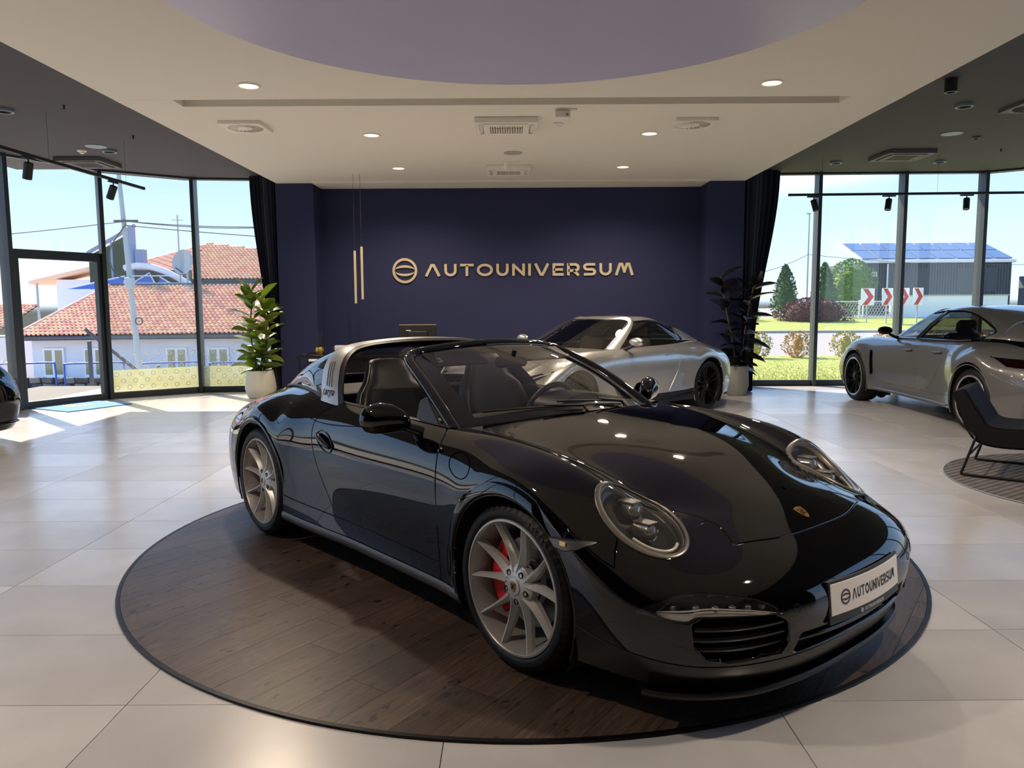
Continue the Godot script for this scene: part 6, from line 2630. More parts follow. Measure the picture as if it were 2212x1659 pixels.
func build_grey_car() -> void:
	# nose points away from the viewer; the left flank is seen
	var car := thing("grey_sedan", "chalk grey four-door fastback with black mesh wheels beside the window", "car", Vector3(6.06, 0, -11.50), PI / 2)
	var kx := [[-3.52, -4.08], [-2.85, -3.36], [-2.05, -2.53], [-1.76, -2.30], [-1.35, -1.72], [-0.95, -1.25], [-0.6, -0.80], [-0.42, -0.45], [0.45, 0.46], [1.0, 0.96]]
	var ky := [[0.0, 0.02], [0.2, 0.24], [0.72, 0.80], [0.95, 1.03]]
	var o := {"cols": morph(hero_cols, kx, ky, 1.046), "bonnet": morph(hero_bonnet, kx, ky, 1.046), "deck": morph(hero_deck, kx, ky, 1.046), "tagger": grey_tag, "paint": M.paint_chalk, "rear_doors": true,
		"wheels": [[0.0, 0.365, 0.36, 0.285], [-2.95, 0.365, 0.362, 0.287]], "wz": 0.935, "style": 1, "rim": M.alloy_dark, "face": M.alloy_dark}
	var body := finish_car(car, o)
	var g := {
		"low": [[-0.60, 1.015, 0], [-0.64, 1.01, 0.36], [-0.82, 0.99, 0.68], [-0.98, 0.985, 0.785], [-1.55, 0.995, 0.80], [-2.25, 1.005, 0.785], [-2.80, 1.04, 0.725], [-3.10, 1.04, 0.64], [-3.62, 1.03, 0.50], [-3.78, 1.03, 0.25], [-3.82, 1.03, 0]],
		"high": [[-1.32, 1.345, 0], [-1.34, 1.34, 0.30], [-1.42, 1.315, 0.545], [-1.50, 1.315, 0.575], [-1.85, 1.345, 0.59], [-2.35, 1.32, 0.58], [-2.86, 1.135, 0.63], [-2.98, 1.14, 0.58], [-3.05, 1.215, 0.46], [-3.10, 1.23, 0.24], [-3.11, 1.234, 0]],
		"mid": [[[-1.50, 1.372, 0.31], [-1.48, 1.38, 0]], [[-1.85, 1.408, 0.31], [-1.85, 1.418, 0]], [[-2.35, 1.385, 0.30], [-2.35, 1.397, 0]], [[-2.74, 1.31, 0.32], [-2.72, 1.328, 0]], [[-2.92, 1.27, 0.27], [-2.92, 1.282, 0]]],
		"gtags": [22, 22, 21, 23, 23, 24, 21, 21, 25, 25], "paint": M.paint_chalk, "glass": M.car_glass_dark, "glass_side": M.car_glass_side, "pillar": true}
	finish_glass(car, g)
	car_seats(car, [-1.70, -2.55], 0.48, M.leather_black)
	for s in [true, false]:
		simple_mirror(car, Vector3(-1.03, 1.08, 0.98), s, M.gloss_black, M.gloss_black)
		# bright strip along the window foot
		var st := []
		for p in [[-0.96, 0.985, 0.795], [-1.55, 0.992, 0.811], [-2.25, 1.002, 0.797], [-2.60, 1.018, 0.752]]:
			st.append(on_mirror(V3(p), s))
		part("window_strip", tube_mesh(spline(st, 6), 0.008, 6), M.chrome, car)
		for q in [[-1.50, 0.845], [-2.18, 0.855]]:
			var hd := group_node("door_handle", car)
			part("grip", tube_mesh(drape_line(body, [Vector2(q[0] - 0.10, q[1]), Vector2(q[0], q[1] - 0.006), Vector2(q[0] + 0.10, q[1] - 0.01)], s, 0.018), [0.009, 0.014, 0.010], 10), M.paint_chalk, hd)
			part("cup", tube_mesh(drape_line(body, [Vector2(q[0] - 0.07, q[1] - 0.012), Vector2(q[0] + 0.05, q[1] - 0.018)], s, 0.0), 0.012, 8), M.satin_black, hd)
		# vent behind the front wheel
		var rows := []
		for x in [-0.475, -0.50, -0.53, -0.555]:
			var row := []
			for i in 9:
				var y := lerpf(0.44, 0.78, i / 8.0)
				var w: Array = body.hit(2, Vector3(x + (0.02 if (i == 0 or i == 8) and x < -0.52 else 0.0), y, 0))
				row.append(on_mirror(w[0] + w[1] * 0.004, s))
			if not s:
				row.reverse()
			rows.append(row)
		var k := Kit.new()
		k.grid(rows)
		part("wing_vent", k.done(), M.gloss_black, car)
		# bright sill moulding
		part("sill_moulding", tube_mesh(drape_line(body, [Vector2(-0.50, 0.25), Vector2(-1.2, 0.25), Vector2(-1.9, 0.25), Vector2(-2.5, 0.25)], s, 0.004), 0.012, 8), M.paint_chalk, car)
		# tail lamp wrapping on to the flank
		var tl := []
		for j in 4:
			var row := []
			for i in 8:
				var t := i / 7.0
				var x := lerpf(-3.20, -3.84, t)
				var y := lerpf(0.862 - 0.016 * t, 0.872 - 0.10 * minf(1.0, t * 2.2), j / 3.0)
				var w: Array = body.hit(2, Vector3(x, y, 0))
				row.append(on_mirror(w[0] + w[1] * 0.006, s))
			if s:
				row.reverse()
			tl.append(row)
		k = Kit.new()
		k.grid(tl)
		part("tail_lamp", k.done(), M.tail_dark, car)
	part("spoiler", box_mesh(Vector3(-3.72, 1.065, 0), Vector3(0.24, 0.02, 1.0), 0.008, Basis(Vector3(0, 0, 1), 0.10)), M.paint_chalk, car)
	# pale lettering on the visible rear tyre is left to the rubber's own relief

func build_dark_car() -> void:
	var car := thing("black_saloon", "black car whose grille corner shows beside the glass door side", "car", Vector3(-6.30, 0, -7.85), -0.35)
	var kx := [[-3.52, -4.0], [-2.85, -3.3], [-2.05, -2.5], [-0.6, -0.70], [-0.42, -0.45], [0.45, 0.46], [1.0, 0.90]]
	var ky := [[0.0, 0.0], [0.2, 0.22], [0.6, 0.74], [0.72, 0.83], [0.95, 1.02]]
	var o := {"cols": morph(hero_cols, kx, ky, 1.0), "bonnet": morph(hero_bonnet, kx, ky, 1.0), "deck": morph(hero_deck, kx, ky, 1.0), "tagger": hero_tag, "paint": M.paint_black,
		"wheels": [[0.0, 0.345, 0.34, 0.262], [-2.9, 0.345, 0.34, 0.262]], "wz": 0.88, "style": 2, "rim": M.alloy_dark, "face": M.alloy_dark}
	var body := finish_car(car, o)
	var g := {
		"low": [[-0.55, 0.99, 0], [-0.60, 0.985, 0.36], [-0.76, 0.975, 0.64], [-0.90, 0.97, 0.735], [-1.5, 0.985, 0.745], [-2.2, 1.0, 0.735], [-2.7, 1.01, 0.70], [-3.0, 1.0, 0.62], [-3.3, 0.99, 0.48], [-3.4, 0.985, 0.24], [-3.42, 0.985, 0]],
		"high": [[-1.32, 1.36, 0], [-1.34, 1.355, 0.28], [-1.42, 1.33, 0.5], [-1.5, 1.33, 0.53], [-1.9, 1.35, 0.545], [-2.35, 1.32, 0.535], [-2.6, 1.26, 0.52], [-2.72, 1.24, 0.49], [-2.8, 1.23, 0.42], [-2.82, 1.24, 0.22], [-2.83, 1.245, 0]],
		"mid": [[[-1.5, 1.38, 0.28], [-1.5, 1.39, 0]], [[-1.9, 1.41, 0.28], [-1.9, 1.42, 0]], [[-2.35, 1.385, 0.27], [-2.35, 1.395, 0]], [[-2.58, 1.32, 0.26], [-2.58, 1.33, 0]], [[-2.70, 1.28, 0.25], [-2.70, 1.29, 0]]],
		"gtags": [22, 22, 21, 23, 23, 24, 21, 21, 25, 25], "paint": M.paint_black, "glass": M.car_glass_dark, "glass_side": M.car_glass_dark}
	finish_glass(car, g)
	car_seats(car, [-1.75], 0.45, M.leather_black)
	# upright slats of the radiator grille
	var gr := group_node("grille", car)
	var kk := Kit.new()
	var rows := []
	for j in 6:
		var row := []
		for i in 17:
			var z := lerpf(0.52, -0.52, i / 16.0)
			var y := lerpf(0.42 + 0.05 * (absf(z) / 0.52), 0.70 - 0.06 * (absf(z) / 0.52), j / 5.0)
			var w: Array = body.hit(0, Vector3(0, y, absf(z)))
			row.append(Vector3(w[0].x + 0.012, y, z))
		rows.append(row)
	kk.grid(rows)
	part("grille_back", kk.done(), M.black_hole, gr)
	for i in 15:
		var z := lerpf(0.49, -0.49, i / 14.0)
		var pth := []
		for j in 5:
			var y := lerpf(0.44 + 0.05 * (absf(z) / 0.52), 0.69 - 0.06 * (absf(z) / 0.52), j / 4.0)
			var w: Array = body.hit(0, Vector3(0, y, absf(z)))
			pth.append(Vector3(w[0].x + 0.020, y, z))
		part("grille_slat", tube_mesh(pth, 0.008, 6), M.gloss_black, gr)
	var low := []
	for i in 13:
		var z := lerpf(0.74, -0.74, i / 12.0)
		var w: Array = body.hit(0, Vector3(0, 0.24, absf(z)))
		low.append(w[0] * Vector3(1, 1, signf(z) if z != 0.0 else 1.0) + Vector3(0.012, 0, 0))
	part("lower_lip", tube_mesh(low, 0.016, 8), M.gloss_black, car)
	var pl := group_node("number_plate", car)
	part("plate", box_mesh(Vector3(0.935, 0.36, 0), Vector3(0.012, 0.11, 0.52), 0.003), M.plate_white, pl)

# ------------------------------------------------------------------ furniture
func build_furniture() -> void:
	mk("desk_black", Color(0.035, 0.035, 0.04), 0.45)
	mk("monitor_black", Color(0.03, 0.03, 0.03), 0.5)
	mk("monitor_top_lit", Color(0.55, 0.45, 0.36), 0.5)
	mk("chair_white", Color(0.85, 0.86, 0.88), 0.5)
	mk("chair_black", Color(0.04, 0.042, 0.06), 0.9)
	mk("brass", Color(0.83, 0.66, 0.30), 0.28, 0.9)
	mk("mat_blue", Color(0.30, 0.53, 0.76), 0.9)
	mk("mat_gold", Color(0.70, 0.66, 0.52), 0.9)
	# desk
	var d := thing("reception_desk", "black desk in front of the navy wall behind the black open-top car", "desk", Vector3(-1.9, 0, -11.75))
	part("worktop", box_mesh(Vector3(0, 0.70, 0), Vector3(2.6, 0.04, 0.75), 0.004), M.desk_black, d)
	part("front_panel", box_mesh(Vector3(0.2, 0.36, 0.30), Vector3(2.1, 0.64, 0.03), 0.004), M.desk_black, d)
	for x in [-1.27, 1.27]:
		for z in [-0.34, 0.34]:
			part("leg", box_mesh(Vector3(x, 0.34, z), Vector3(0.04, 0.68, 0.04), 0.003), M.desk_edge if M.has("desk_edge") else M.desk_black, d)
	part("drawer", box_mesh(Vector3(-1.0, 0.655, 0.36), Vector3(0.22, 0.035, 0.04), 0.003), M.print_white, d)
	# monitor seen from behind
	var m := thing("monitor", "black computer monitor standing on the desk with its back to the room", "monitor", Vector3(-1.415, 0.72, -11.62))
	part("panel", box_mesh(Vector3(0, 0.27, 0), Vector3(0.55, 0.34, 0.035), 0.006), M.monitor_black, m)
	part("lit_top_edge", box_mesh(Vector3(0, 0.443, -0.005), Vector3(0.56, 0.012, 0.05), 0.003), M.monitor_top_lit, m)  # paler colour paints the light caught along the top
	part("rear_bulge", box_mesh(Vector3(0, 0.25, 0.03), Vector3(0.30, 0.20, 0.04), 0.015), M.monitor_black, m)
	part("stand", box_mesh(Vector3(0, 0.09, 0.03), Vector3(0.06, 0.18, 0.02), 0.004), M.monitor_black, m)
	part("foot", box_mesh(Vector3(0, 0.008, 0.02), Vector3(0.22, 0.016, 0.17), 0.006), M.monitor_black, m)
	part("maker_mark", box_mesh(Vector3(-0.14, 0.36, 0.0185), Vector3(0.07, 0.010, 0.002)), M.print_white, m)
	# small upright plant in a brass pot
	var p := thing("snake_plant", "small upright spear plant in a brass pot at the end of the desk", "potted plant", Vector3(-2.93, 0.72, -11.72))
	part("pot", lathe_mesh([Vector2(0.0, 0.0), Vector2(0.045, 0.0), Vector2(0.060, 0.03), Vector2(0.062, 0.07), Vector2(0.052, 0.11), Vector2(0.047, 0.11), Vector2(0.045, 0.10), Vector2(0.0, 0.10)], 32), M.brass, p)
	var rng := RandomNumberGenerator.new()
	rng.seed = 2
	mk("spear_green", Color(0.11, 0.17, 0.10), 0.6)
	for i in 11:
		var a := rng.randf() * TAU
		var r := rng.randf() * 0.028
		var h := rng.randf_range(0.20, 0.30)
		var b := Vector3(cos(a) * r, 0.095, sin(a) * r)
		part("spear_leaf", tube_mesh([b, b + Vector3(cos(a) * 0.012, h * 0.6, sin(a) * 0.012), b + Vector3(cos(a) * 0.03, h, sin(a) * 0.03)], [0.006, 0.006, 0.001], 6), M.spear_green, p)
	# office chair, white back
	var c := thing("office_chair", "white backed office chair behind the black desk", "chair", Vector3(-2.62, 0, -12.25))
	part("backrest", box_mesh(Vector3(0, 0.62, 0), Vector3(0.42, 0.42, 0.05), 0.022), M.chair_white, c)
	part("seat", box_mesh(Vector3(0, 0.44, -0.10), Vector3(0.44, 0.07, 0.28), 0.03), M.chair_white, c)
	part("column", tube_mesh([Vector3(0, 0.06, -0.1), Vector3(0, 0.42, -0.1)], 0.025, 12), M.steel, c)
	for i in 5:
		var a := TAU * i / 5
		part("foot", tube_mesh([Vector3(0, 0.07, -0.1), Vector3(cos(a) * 0.22, 0.025, -0.1 + sin(a) * 0.22)], [0.02, 0.014], 8), M.steel, c)
	# lounge chair on the right, facing right and towards the viewer
	var f := Vector3(0.78, 0, 0.62).normalized()
	var yaw := atan2(-f.z, f.x)
	var l := thing("lounge_chair", "black upholstered lounge chair on thin black sled legs on the round rug", "chair", Vector3(4.0, 0.0115, -6.67), yaw)
	# shell: back and seat in one bent slab; profile in x (forward) and y
	var inner := spline([Vector2(0.005, 0.715), Vector2(0.06, 0.62), Vector2(0.135, 0.50), Vector2(0.19, 0.425), Vector2(0.30, 0.405), Vector2(0.55, 0.415), Vector2(0.80, 0.43), Vector2(0.86, 0.405)], 5)
	var outer := spline([Vector2(-0.075, 0.685), Vector2(-0.02, 0.55), Vector2(0.03, 0.42), Vector2(0.10, 0.31), Vector2(0.24, 0.265), Vector2(0.52, 0.27), Vector2(0.80, 0.30), Vector2(0.865, 0.36)], 5)
	var poly := PackedVector2Array()
	for q in inner:
		poly.append(q)
	outer.reverse()
	for q in outer:
		poly.append(q)
	poly = Geometry2D.offset_polygon(poly, 0.012, Geometry2D.JOIN_ROUND)[0]
	poly.reverse()
	part("shell", extrude_mesh(poly, 0.70, Vector3(0, 0, -0.35), Basis.IDENTITY, true), M.chair_black, l)
	for s in [-1.0, 1.0]:
		part("side_pad", extrude_mesh(Geometry2D.offset_polygon(poly, -0.018, Geometry2D.JOIN_ROUND)[0], 0.02, Vector3(0, 0, 0.35 if s > 0 else -0.37), Basis.IDENTITY, true), M.chair_black, l)
		var z: float = s * 0.395
		part("sled_leg", tube_mesh(spline([Vector3(0.06, 0.375, z * 0.90), Vector3(0.10, 0.335, z * 0.95), Vector3(0.10, 0.30, z), Vector3(0.03, 0.06, z), Vector3(0.02, 0.022, z), Vector3(0.06, 0.011, z), Vector3(0.40, 0.011, z), Vector3(0.74, 0.011, z), Vector3(0.78, 0.022, z), Vector3(0.77, 0.06, z), Vector3(0.68, 0.29, z)], 5), 0.011, 10), M.satin_black, l)
	part("cross_bar", tube_mesh([Vector3(0.075, 0.19, -0.395), Vector3(0.075, 0.19, 0.395)], 0.009, 8), M.satin_black, l)
	# round rug
	var rug_mat := mk("rug", Color.WHITE, 0.95)
	var im := Image.create(1024, 1024, true, Image.FORMAT_RGB8)
	var nz := FastNoiseLite.new()
	nz.seed = 3
	nz.frequency = 0.02
	for y in 1024:
		for x in 1024:
			var u := x * 0.55 + y * 0.835
			var line := 0.5 + 0.5 * sin(u * TAU / 24.0)
			var cross := 0.5 + 0.5 * sin((x * 0.835 - y * 0.55) * TAU / 9.0)
			var v := nz.get_noise_2d(x, y) * 0.06
			var t: float = smoothstep(0.30, 0.65, line) * 0.85 + 0.15 * cross
			im.set_pixel(x, y, Color(0.30 + v, 0.295 + v, 0.30 + v).lerp(Color(0.46 + v, 0.45 + v, 0.445 + v), t))
	im.generate_mipmaps()
	rug_mat.albedo_texture = ImageTexture.create_from_image(im)
	var k := Kit.new()
	var R := 1.28
	var rows := [[], [], []]
	for i in 96:
		var a := TAU * i / 96
		var e := Vector3(cos(a), 0, -sin(a))
		rows[0].append(e * (R + 0.004))
		rows[1].append(e * R + Vector3(0, 0.008, 0))
		rows[2].append(e * 0.002 + Vector3(0, 0.009, 0))
	k.grid(rows, true, false)
	for i in k.v.size():
		k.uv[i] = Vector2(k.v[i].x, k.v[i].z) / (2.0 * R) + Vector2(0.5, 0.5)
	var rug := thing("rug", "round grey rug with a pale woven line pattern under the lounge chair", "rug", Vector3(4.88, 0.0006, -5.98))
	part("pile", k.done(), rug_mat, rug)
	part("border", tube_mesh(ring_path(Vector3(0, 0.006, 0), Basis(Vector3.RIGHT, PI / 2), R, 96), 0.005, 6, true), M.frame_light, rug)
	# door mat: a parallelogram seen from the photograph is a rectangle turned with the door bay
	var md := Vector2(-6.40, -12.20).lerp(Vector2(-7.08, -10.92), 0.5)
	var dd := (Vector2(-7.08, -10.92) - Vector2(-6.40, -12.20)).normalized()
	var mt := thing("door_mat", "blue door mat with a gold emblem inside the open glass door", "mat", Vector3(-6.40, 0.0006, -11.30), atan2(-dd.y, dd.x))
	part("mat_body", box_mesh(Vector3(0, 0.006, 0), Vector3(0.98, 0.012, 1.02), 0.004), M.mat_blue, mt)
	var em := Kit.new()
	emblem(em, 0.20, 0.002, Vector3(0.0, 0.012, 0.05), Basis(Vector3(0, 0, 1), Vector3(1, 0, 0), Vector3(0, 1, 0)))
	part("mat_emblem", em.done(), M.mat_gold, mt)
	# bin by the door
	var bn := thing("waste_bin", "tall black square bin beside the glass door", "bin", Vector3(-6.98, 0, -10.62), 0.2)
	part("bin_body", box_mesh(Vector3(0, 0.215, 0), Vector3(0.17, 0.43, 0.17), 0.008), M.satin_black, bn)
	part("bin_rim", box_mesh(Vector3(0, 0.437, 0), Vector3(0.178, 0.016, 0.178), 0.004), M.dark_plastic, bn)
	part("bin_mouth_shade", box_mesh(Vector3(0, 0.4455, 0), Vector3(0.12, 0.003, 0.12)), M.black_hole, bn)  # flat black sheet painting the shade of an opening on the solid top

# ------------------------------------------------------------------ plants
# leaf lying in +x with its face up, length 1; width w; fold and droop
func leaf_mesh(w: float, droop: float, fold: float, fiddle: bool) -> ArrayMesh:
	var rows := []
	var nv := 9
	for i in nv:
		var t := i / (nv - 1.0)
		var half: float
		if fiddle:
			half = w * (0.5 * sin(PI * pow(t, 0.75)) + 0.42 * smoothstep(0.25, 0.72, t) * sqrt(maxf(0.0, 1.0 - t))) + 0.004
		else:
			half = w * pow(sin(PI * pow(t, 0.9)), 0.72) + 0.003
		var row := []
		for j in 7:
			var s := (j - 3) / 3.0
			var z := half * s
			var y := -droop * t * t + fold * absf(s) * half * 1.6 + 0.012 * sin(t * 13.0 + s * 4.0) * absf(s)
			row.append(Vector3(t, y, z))
		row.reverse()
		rows.append(row)
	var k := Kit.new()
	k.grid(rows)
	# underside
	var low := []
	for row in rows:
		var q := []
		for p in row:
			q.append(p - Vector3(0, 0.006, 0))
		q.reverse()
		low.append(q)
	k.grid(low)
	return k.done()

func add_leaf(parent: Node3D, mesh: Mesh, m: Material, at: Vector3, yaw: float, pitch: float, roll: float, size: float) -> void:
	var o := part("leaf", mesh, m, parent)
	o.transform = Transform3D(Basis(Vector3.UP, yaw) * Basis(Vector3(0, 0, 1), pitch) * Basis(Vector3.RIGHT, roll) * Basis.from_scale(Vector3.ONE * size), at)

func pot_profile(r0: float, r1: float, r2: float, h: float) -> Array:
	return [Vector2(0.0, 0.0), Vector2(r0 - 0.02, 0.0), Vector2(r0, 0.02), Vector2(r1, h * 0.35), Vector2(lerpf(r1, r2, 0.5), h * 0.72), Vector2(r2, h - 0.006), Vector2(r2 - 0.006, h), Vector2(r2 - 0.02, h), Vector2(r2 - 0.024, h - 0.05), Vector2(0.0, h - 0.05)]

func build_plants() -> void:
	var m := mk("pot_cream", Color(0.80, 0.79, 0.73), 0.6)
	mk("pot_grey", Color(0.55, 0.56, 0.55), 0.65)
	for i in 3:
		m = mk("fig_leaf_%d" % i, [Color(0.42, 0.47, 0.20), Color(0.50, 0.55, 0.25), Color(0.33, 0.40, 0.17)][i], 0.42)
		m.backlight_enabled = true
		m.backlight = Color(0.55, 0.65, 0.15)
		m = mk("rubber_leaf_%d" % i, [Color(0.06, 0.085, 0.065), Color(0.085, 0.10, 0.075), Color(0.10, 0.085, 0.075)][i], 0.28)
	mk("bark", Color(0.32, 0.27, 0.22), 0.8)
	mk("soil", Color(0.10, 0.075, 0.055), 0.95)
	var rng := RandomNumberGenerator.new()
	rng.seed = 21
	var fig := [leaf_mesh(0.42, 0.16, 0.25, true), leaf_mesh(0.46, 0.30, 0.15, true), leaf_mesh(0.40, 0.05, 0.35, true)]
	var t := thing("potted_fig", "leafy fiddle fig in a cream pot beside the left window and curtain", "potted plant", Vector3(-4.02, 0, -12.25))
	part("pot", lathe_mesh(pot_profile(0.205, 0.245, 0.205, 0.44), 48), M.pot_cream, t)
	part("soil", lathe_mesh([Vector2(0.0, 0.405), Vector2(0.18, 0.405)].map(func(p): return p), 32), M.soil, t)
	var stems := [
		[Vector3(-0.05, 0.40, 0.02), Vector3(-0.09, 0.75, 0.04), Vector3(-0.12, 1.1, 0.02), Vector3(-0.10, 1.45, 0.0), Vector3(-0.08, 1.72, 0.0)],
		[Vector3(0.05, 0.40, 0.0), Vector3(0.10, 0.75, 0.03), Vector3(0.13, 1.05, 0.0), Vector3(0.10, 1.30, -0.02), Vector3(0.04, 1.58, -0.03)],
		[Vector3(0.0, 0.40, -0.05), Vector3(0.01, 0.65, -0.08), Vector3(0.03, 0.95, -0.10)]]
	for s in stems:
		var path := spline(s, 6)
		part("stem", tube_mesh(path, 0.011, 8), M.bark, t)
		var n: int = 27 if s.size() > 3 else 12
		for i in n:
			var u := (i + 0.5) / n
			var p: Vector3 = path[int(u * (path.size() - 1))]
			if p.y < 0.50 and i % 2 == 0:
				p.y += 0.05
			var yaw := i * 2.4 + rng.randf() * 0.8
			var up := lerpf(0.1, 0.75, u) + rng.randf_range(-0.25, 0.3)
			add_leaf(t, fig[rng.randi_range(0, 2)], M["fig_leaf_%d" % rng.randi_range(0, 2)], p, yaw, up, rng.randf_range(-0.6, 0.6), rng.randf_range(0.29, 0.44))
	# rubber plant on the right
	var rub := [leaf_mesh(0.21, 0.18, 0.30, false), leaf_mesh(0.19, 0.35, 0.2, false), leaf_mesh(0.23, 0.08, 0.35, false)]
	t = thing("rubber_plant", "dark leaved rubber plant in a grey pot beside the right curtain", "potted plant", Vector3(3.58, 0, -12.19))
	part("pot", lathe_mesh(pot_profile(0.15, 0.185, 0.17, 0.47), 48), M.pot_grey, t)
	part("soil", lathe_mesh([Vector2(0.0, 0.435), Vector2(0.15, 0.435)].map(func(p): return p), 32), M.soil, t)
	stems = [
		[Vector3(0.03, 0.43, 0.02), Vector3(0.06, 0.75, 0.05), Vector3(0.10, 1.10, 0.06), Vector3(0.17, 1.50, 0.05), Vector3(0.24, 1.82, 0.04)],
		[Vector3(-0.02, 0.43, 0.0), Vector3(-0.08, 0.8, 0.02), Vector3(-0.17, 1.20, 0.03), Vector3(-0.24, 1.55, 0.02), Vector3(-0.30, 1.88, 0.02)]]
	for q in 2:
		var path := spline(stems[q], 6)
		part("stem", tube_mesh(path, 0.010, 8), M.bark, t)
		var n := 30 if q == 0 else 19
		for i in n:
			var u := (i + 0.4) / n
			var p: Vector3 = path[int(u * (path.size() - 1))]
			var yaw := i * 2.4 + rng.randf() * 0.7
			add_leaf(t, rub[rng.randi_range(0, 2)], M["rubber_leaf_%d" % rng.randi_range(0, 2)], p, yaw, lerpf(-0.2, 0.65, u) + rng.randf_range(-0.2, 0.3), rng.randf_range(-0.5, 0.5), rng.randf_range(0.30, 0.42))

# ------------------------------------------------------------------ outside
func quad_mesh(a: Vector3, b: Vector3, c: Vector3, d: Vector3) -> ArrayMesh:
	# a sheet given counter-clockwise from above, with a thin underside so that it is solid
	var k := Kit.new()
	k.flat([a, b, c, d])
	var e := Vector3(0, -0.06, 0)
	k.flat([d + e, c + e, b + e, a + e])
	return k.done()

func ground(called: String, pts: Array, m: Material, label: String) -> void:
	structure(called, quad_mesh(pts[0], pts[1], pts[2], pts[3]), m, label)

# rows of half-round clay tiles on a sloping plane; clip is in metres along (eave, slope)
func tile_roof(parent: Node3D, o: Vector3, eave: Vector3, slope: Vector3, clip: PackedVector2Array, mats: Array) -> void:
	var n := eave.cross(slope).normalized()
	if n.y < 0:
		n = -n
	var kits := []
	for m in mats:
		kits.append(Kit.new())
	var rng := RandomNumberGenerator.new()
	rng.seed = 77
	var w := 0.20
	var h := 0.33
	var lo := Vector2(1e9, 1e9)
	var hi := -lo
	for p in clip:
		lo = lo.min(p)
		hi = hi.max(p)
	for r in int((hi.y - lo.y) / h) + 1:
		for c in int((hi.x - lo.x) / w) + 1:
			var p := Vector2(lo.x + (c + 0.5) * w, lo.y + (r + 0.5) * h)
			if not Geometry2D.is_point_in_polygon(p, clip):
				continue
			var k: Kit = kits[rng.randi_range(0, mats.size() - 1)]
			var rows := []
			for e in 2:
				var row := []
				for i in 7:
					var s := (i - 3) / 3.0
					var lift: float = (0.10 * (1.0 - s * s)) + (0.075 if e == 0 else 0.0)
					row.append(o + eave * (p.x + s * w * 0.40) + slope * (p.y + (h * 0.58 if e == 1 else -h * 0.5)) + n * lift)
				rows.append(row)
			k.grid(rows)
			# butt end of the tile
			var low := []
			for i in 7:
				low.append(rows[0][i] - n * 0.05)
			k.grid([low, rows[0]])
	for i in mats.size():
		if kits[i].v.size() > 0:
			var q := part("roof_tiles", kits[i].done(), mats[i], parent)
			q.set_meta("kind", "stuff")
	# board under the tiles
	var poly := PackedVector2Array()
	for p in clip:
		poly.append(p)
	part("roof_board", extrude_mesh(poly, 0.05, o - n * 0.06, Basis(eave, slope, eave.cross(slope)) if eave.cross(slope).y > 0 else Basis(eave, slope, n)), M.roof_under, parent)

func house_window(parent: Node3D, at: Vector3, w: float, h: float) -> void:
	var o := part("window", box_mesh(at, Vector3(w, h, 0.10), 0.01), M.shutter_white, parent)
	for s in [-1.0, 1.0]:
		part("pane", box_mesh(at + Vector3(s * w * 0.24, 0.0, 0.05), Vector3(w * 0.33, h * 0.84, 0.02)), M.house_glass, o)
	part("sill", box_mesh(at + Vector3(0, -h * 0.52, 0.07), Vector3(w * 1.15, 0.06, 0.16), 0.01), M.shutter_white, o)

func leafy(k: Kit, rng: RandomNumberGenerator, n: int, size: float, inside: Callable) -> void:
	for i in n:
		var p: Vector3 = inside.call(rng)
		var a := Vector3(rng.randf_range(-1, 1), rng.randf_range(-1, 1), rng.randf_range(-1, 1)).normalized()
		var b := a.cross(Vector3(rng.randf_range(-1, 1), rng.randf_range(-1, 1), rng.randf_range(-1, 1))).normalized()
		var s := size * rng.randf_range(0.6, 1.3)
		k.flat([p - a * s, p + b * s * 0.45, p + a * s, p - b * s * 0.45])

func crown(called: String, label: String, category: String, at: Vector3, rx: float, ry: float, n: int, leaf: float, m: Material, trunk: bool, sd: int, group := "", shape := 0) -> void:
	var t := thing(called, label, category, at, 0.0, group)
	var rng := RandomNumberGenerator.new()
	rng.seed = sd
	var k := Kit.new()
	var lift := 0.25 if trunk else 0.0
	leafy(k, rng, n, leaf, func(r: RandomNumberGenerator) -> Vector3:
		var th := r.randf() * TAU
		var u := r.randf()
		var q := sqrt(r.randf()) * 0.35 + 0.65
		var prof: float
		if shape == 0:
			prof = sqrt(maxf(0.0, 1.0 - pow(u * 2.0 - 1.0, 2.0)))
		elif shape == 1:
			prof = pow(1.0 - u, 0.6) * (0.55 + 0.45 * minf(1.0, u * 6.0))
		else:
			prof = sqrt(maxf(0.0, 1.0 - pow(u, 3.0)))
		var lump := 0.86 + 0.14 * sin(th * 5.0 + u * 9.0)
		return Vector3(cos(th) * rx * prof * q * lump, lift + ry * u, sin(th) * minf(rx, 1.2) * prof * q * lump))
	var f := part("foliage", k.done(), m, t)
	f.set_meta("kind", "stuff")
	# a dark heart keeps the crown from being see-through
	var heart := 0.66 if n > 1000 else 0.30
	var rows := []
	for j in 9:
		var u := j / 8.0
		var prof: float = sqrt(maxf(0.002, 1.0 - pow(u * 2.0 - 1.0, 2.0))) if shape == 0 else (maxf(0.03, pow(1.0 - u, 0.6) * (0.55 + 0.45 * minf(1.0, u * 6.0))) if shape == 1 else sqrt(maxf(0.002, 1.0 - pow(u, 3.0))))
		var row := []
		for i in 14:
			var th := -TAU * i / 14
			row.append(Vector3(cos(th) * rx * prof * heart, lift + ry * (0.10 + 0.76 * u), sin(th) * minf(rx, 1.2) * prof * heart))
		rows.append(row)
	var core := Kit.new()
	core.grid(rows, true, false)
	part("twigs", core.done(), m, t)
	part("trunk", tube_mesh([Vector3.ZERO, Vector3(0, lift + ry * 0.5, 0)], maxf(0.02, minf(rx, 0.8) * 0.10), 8), M.bark, t)

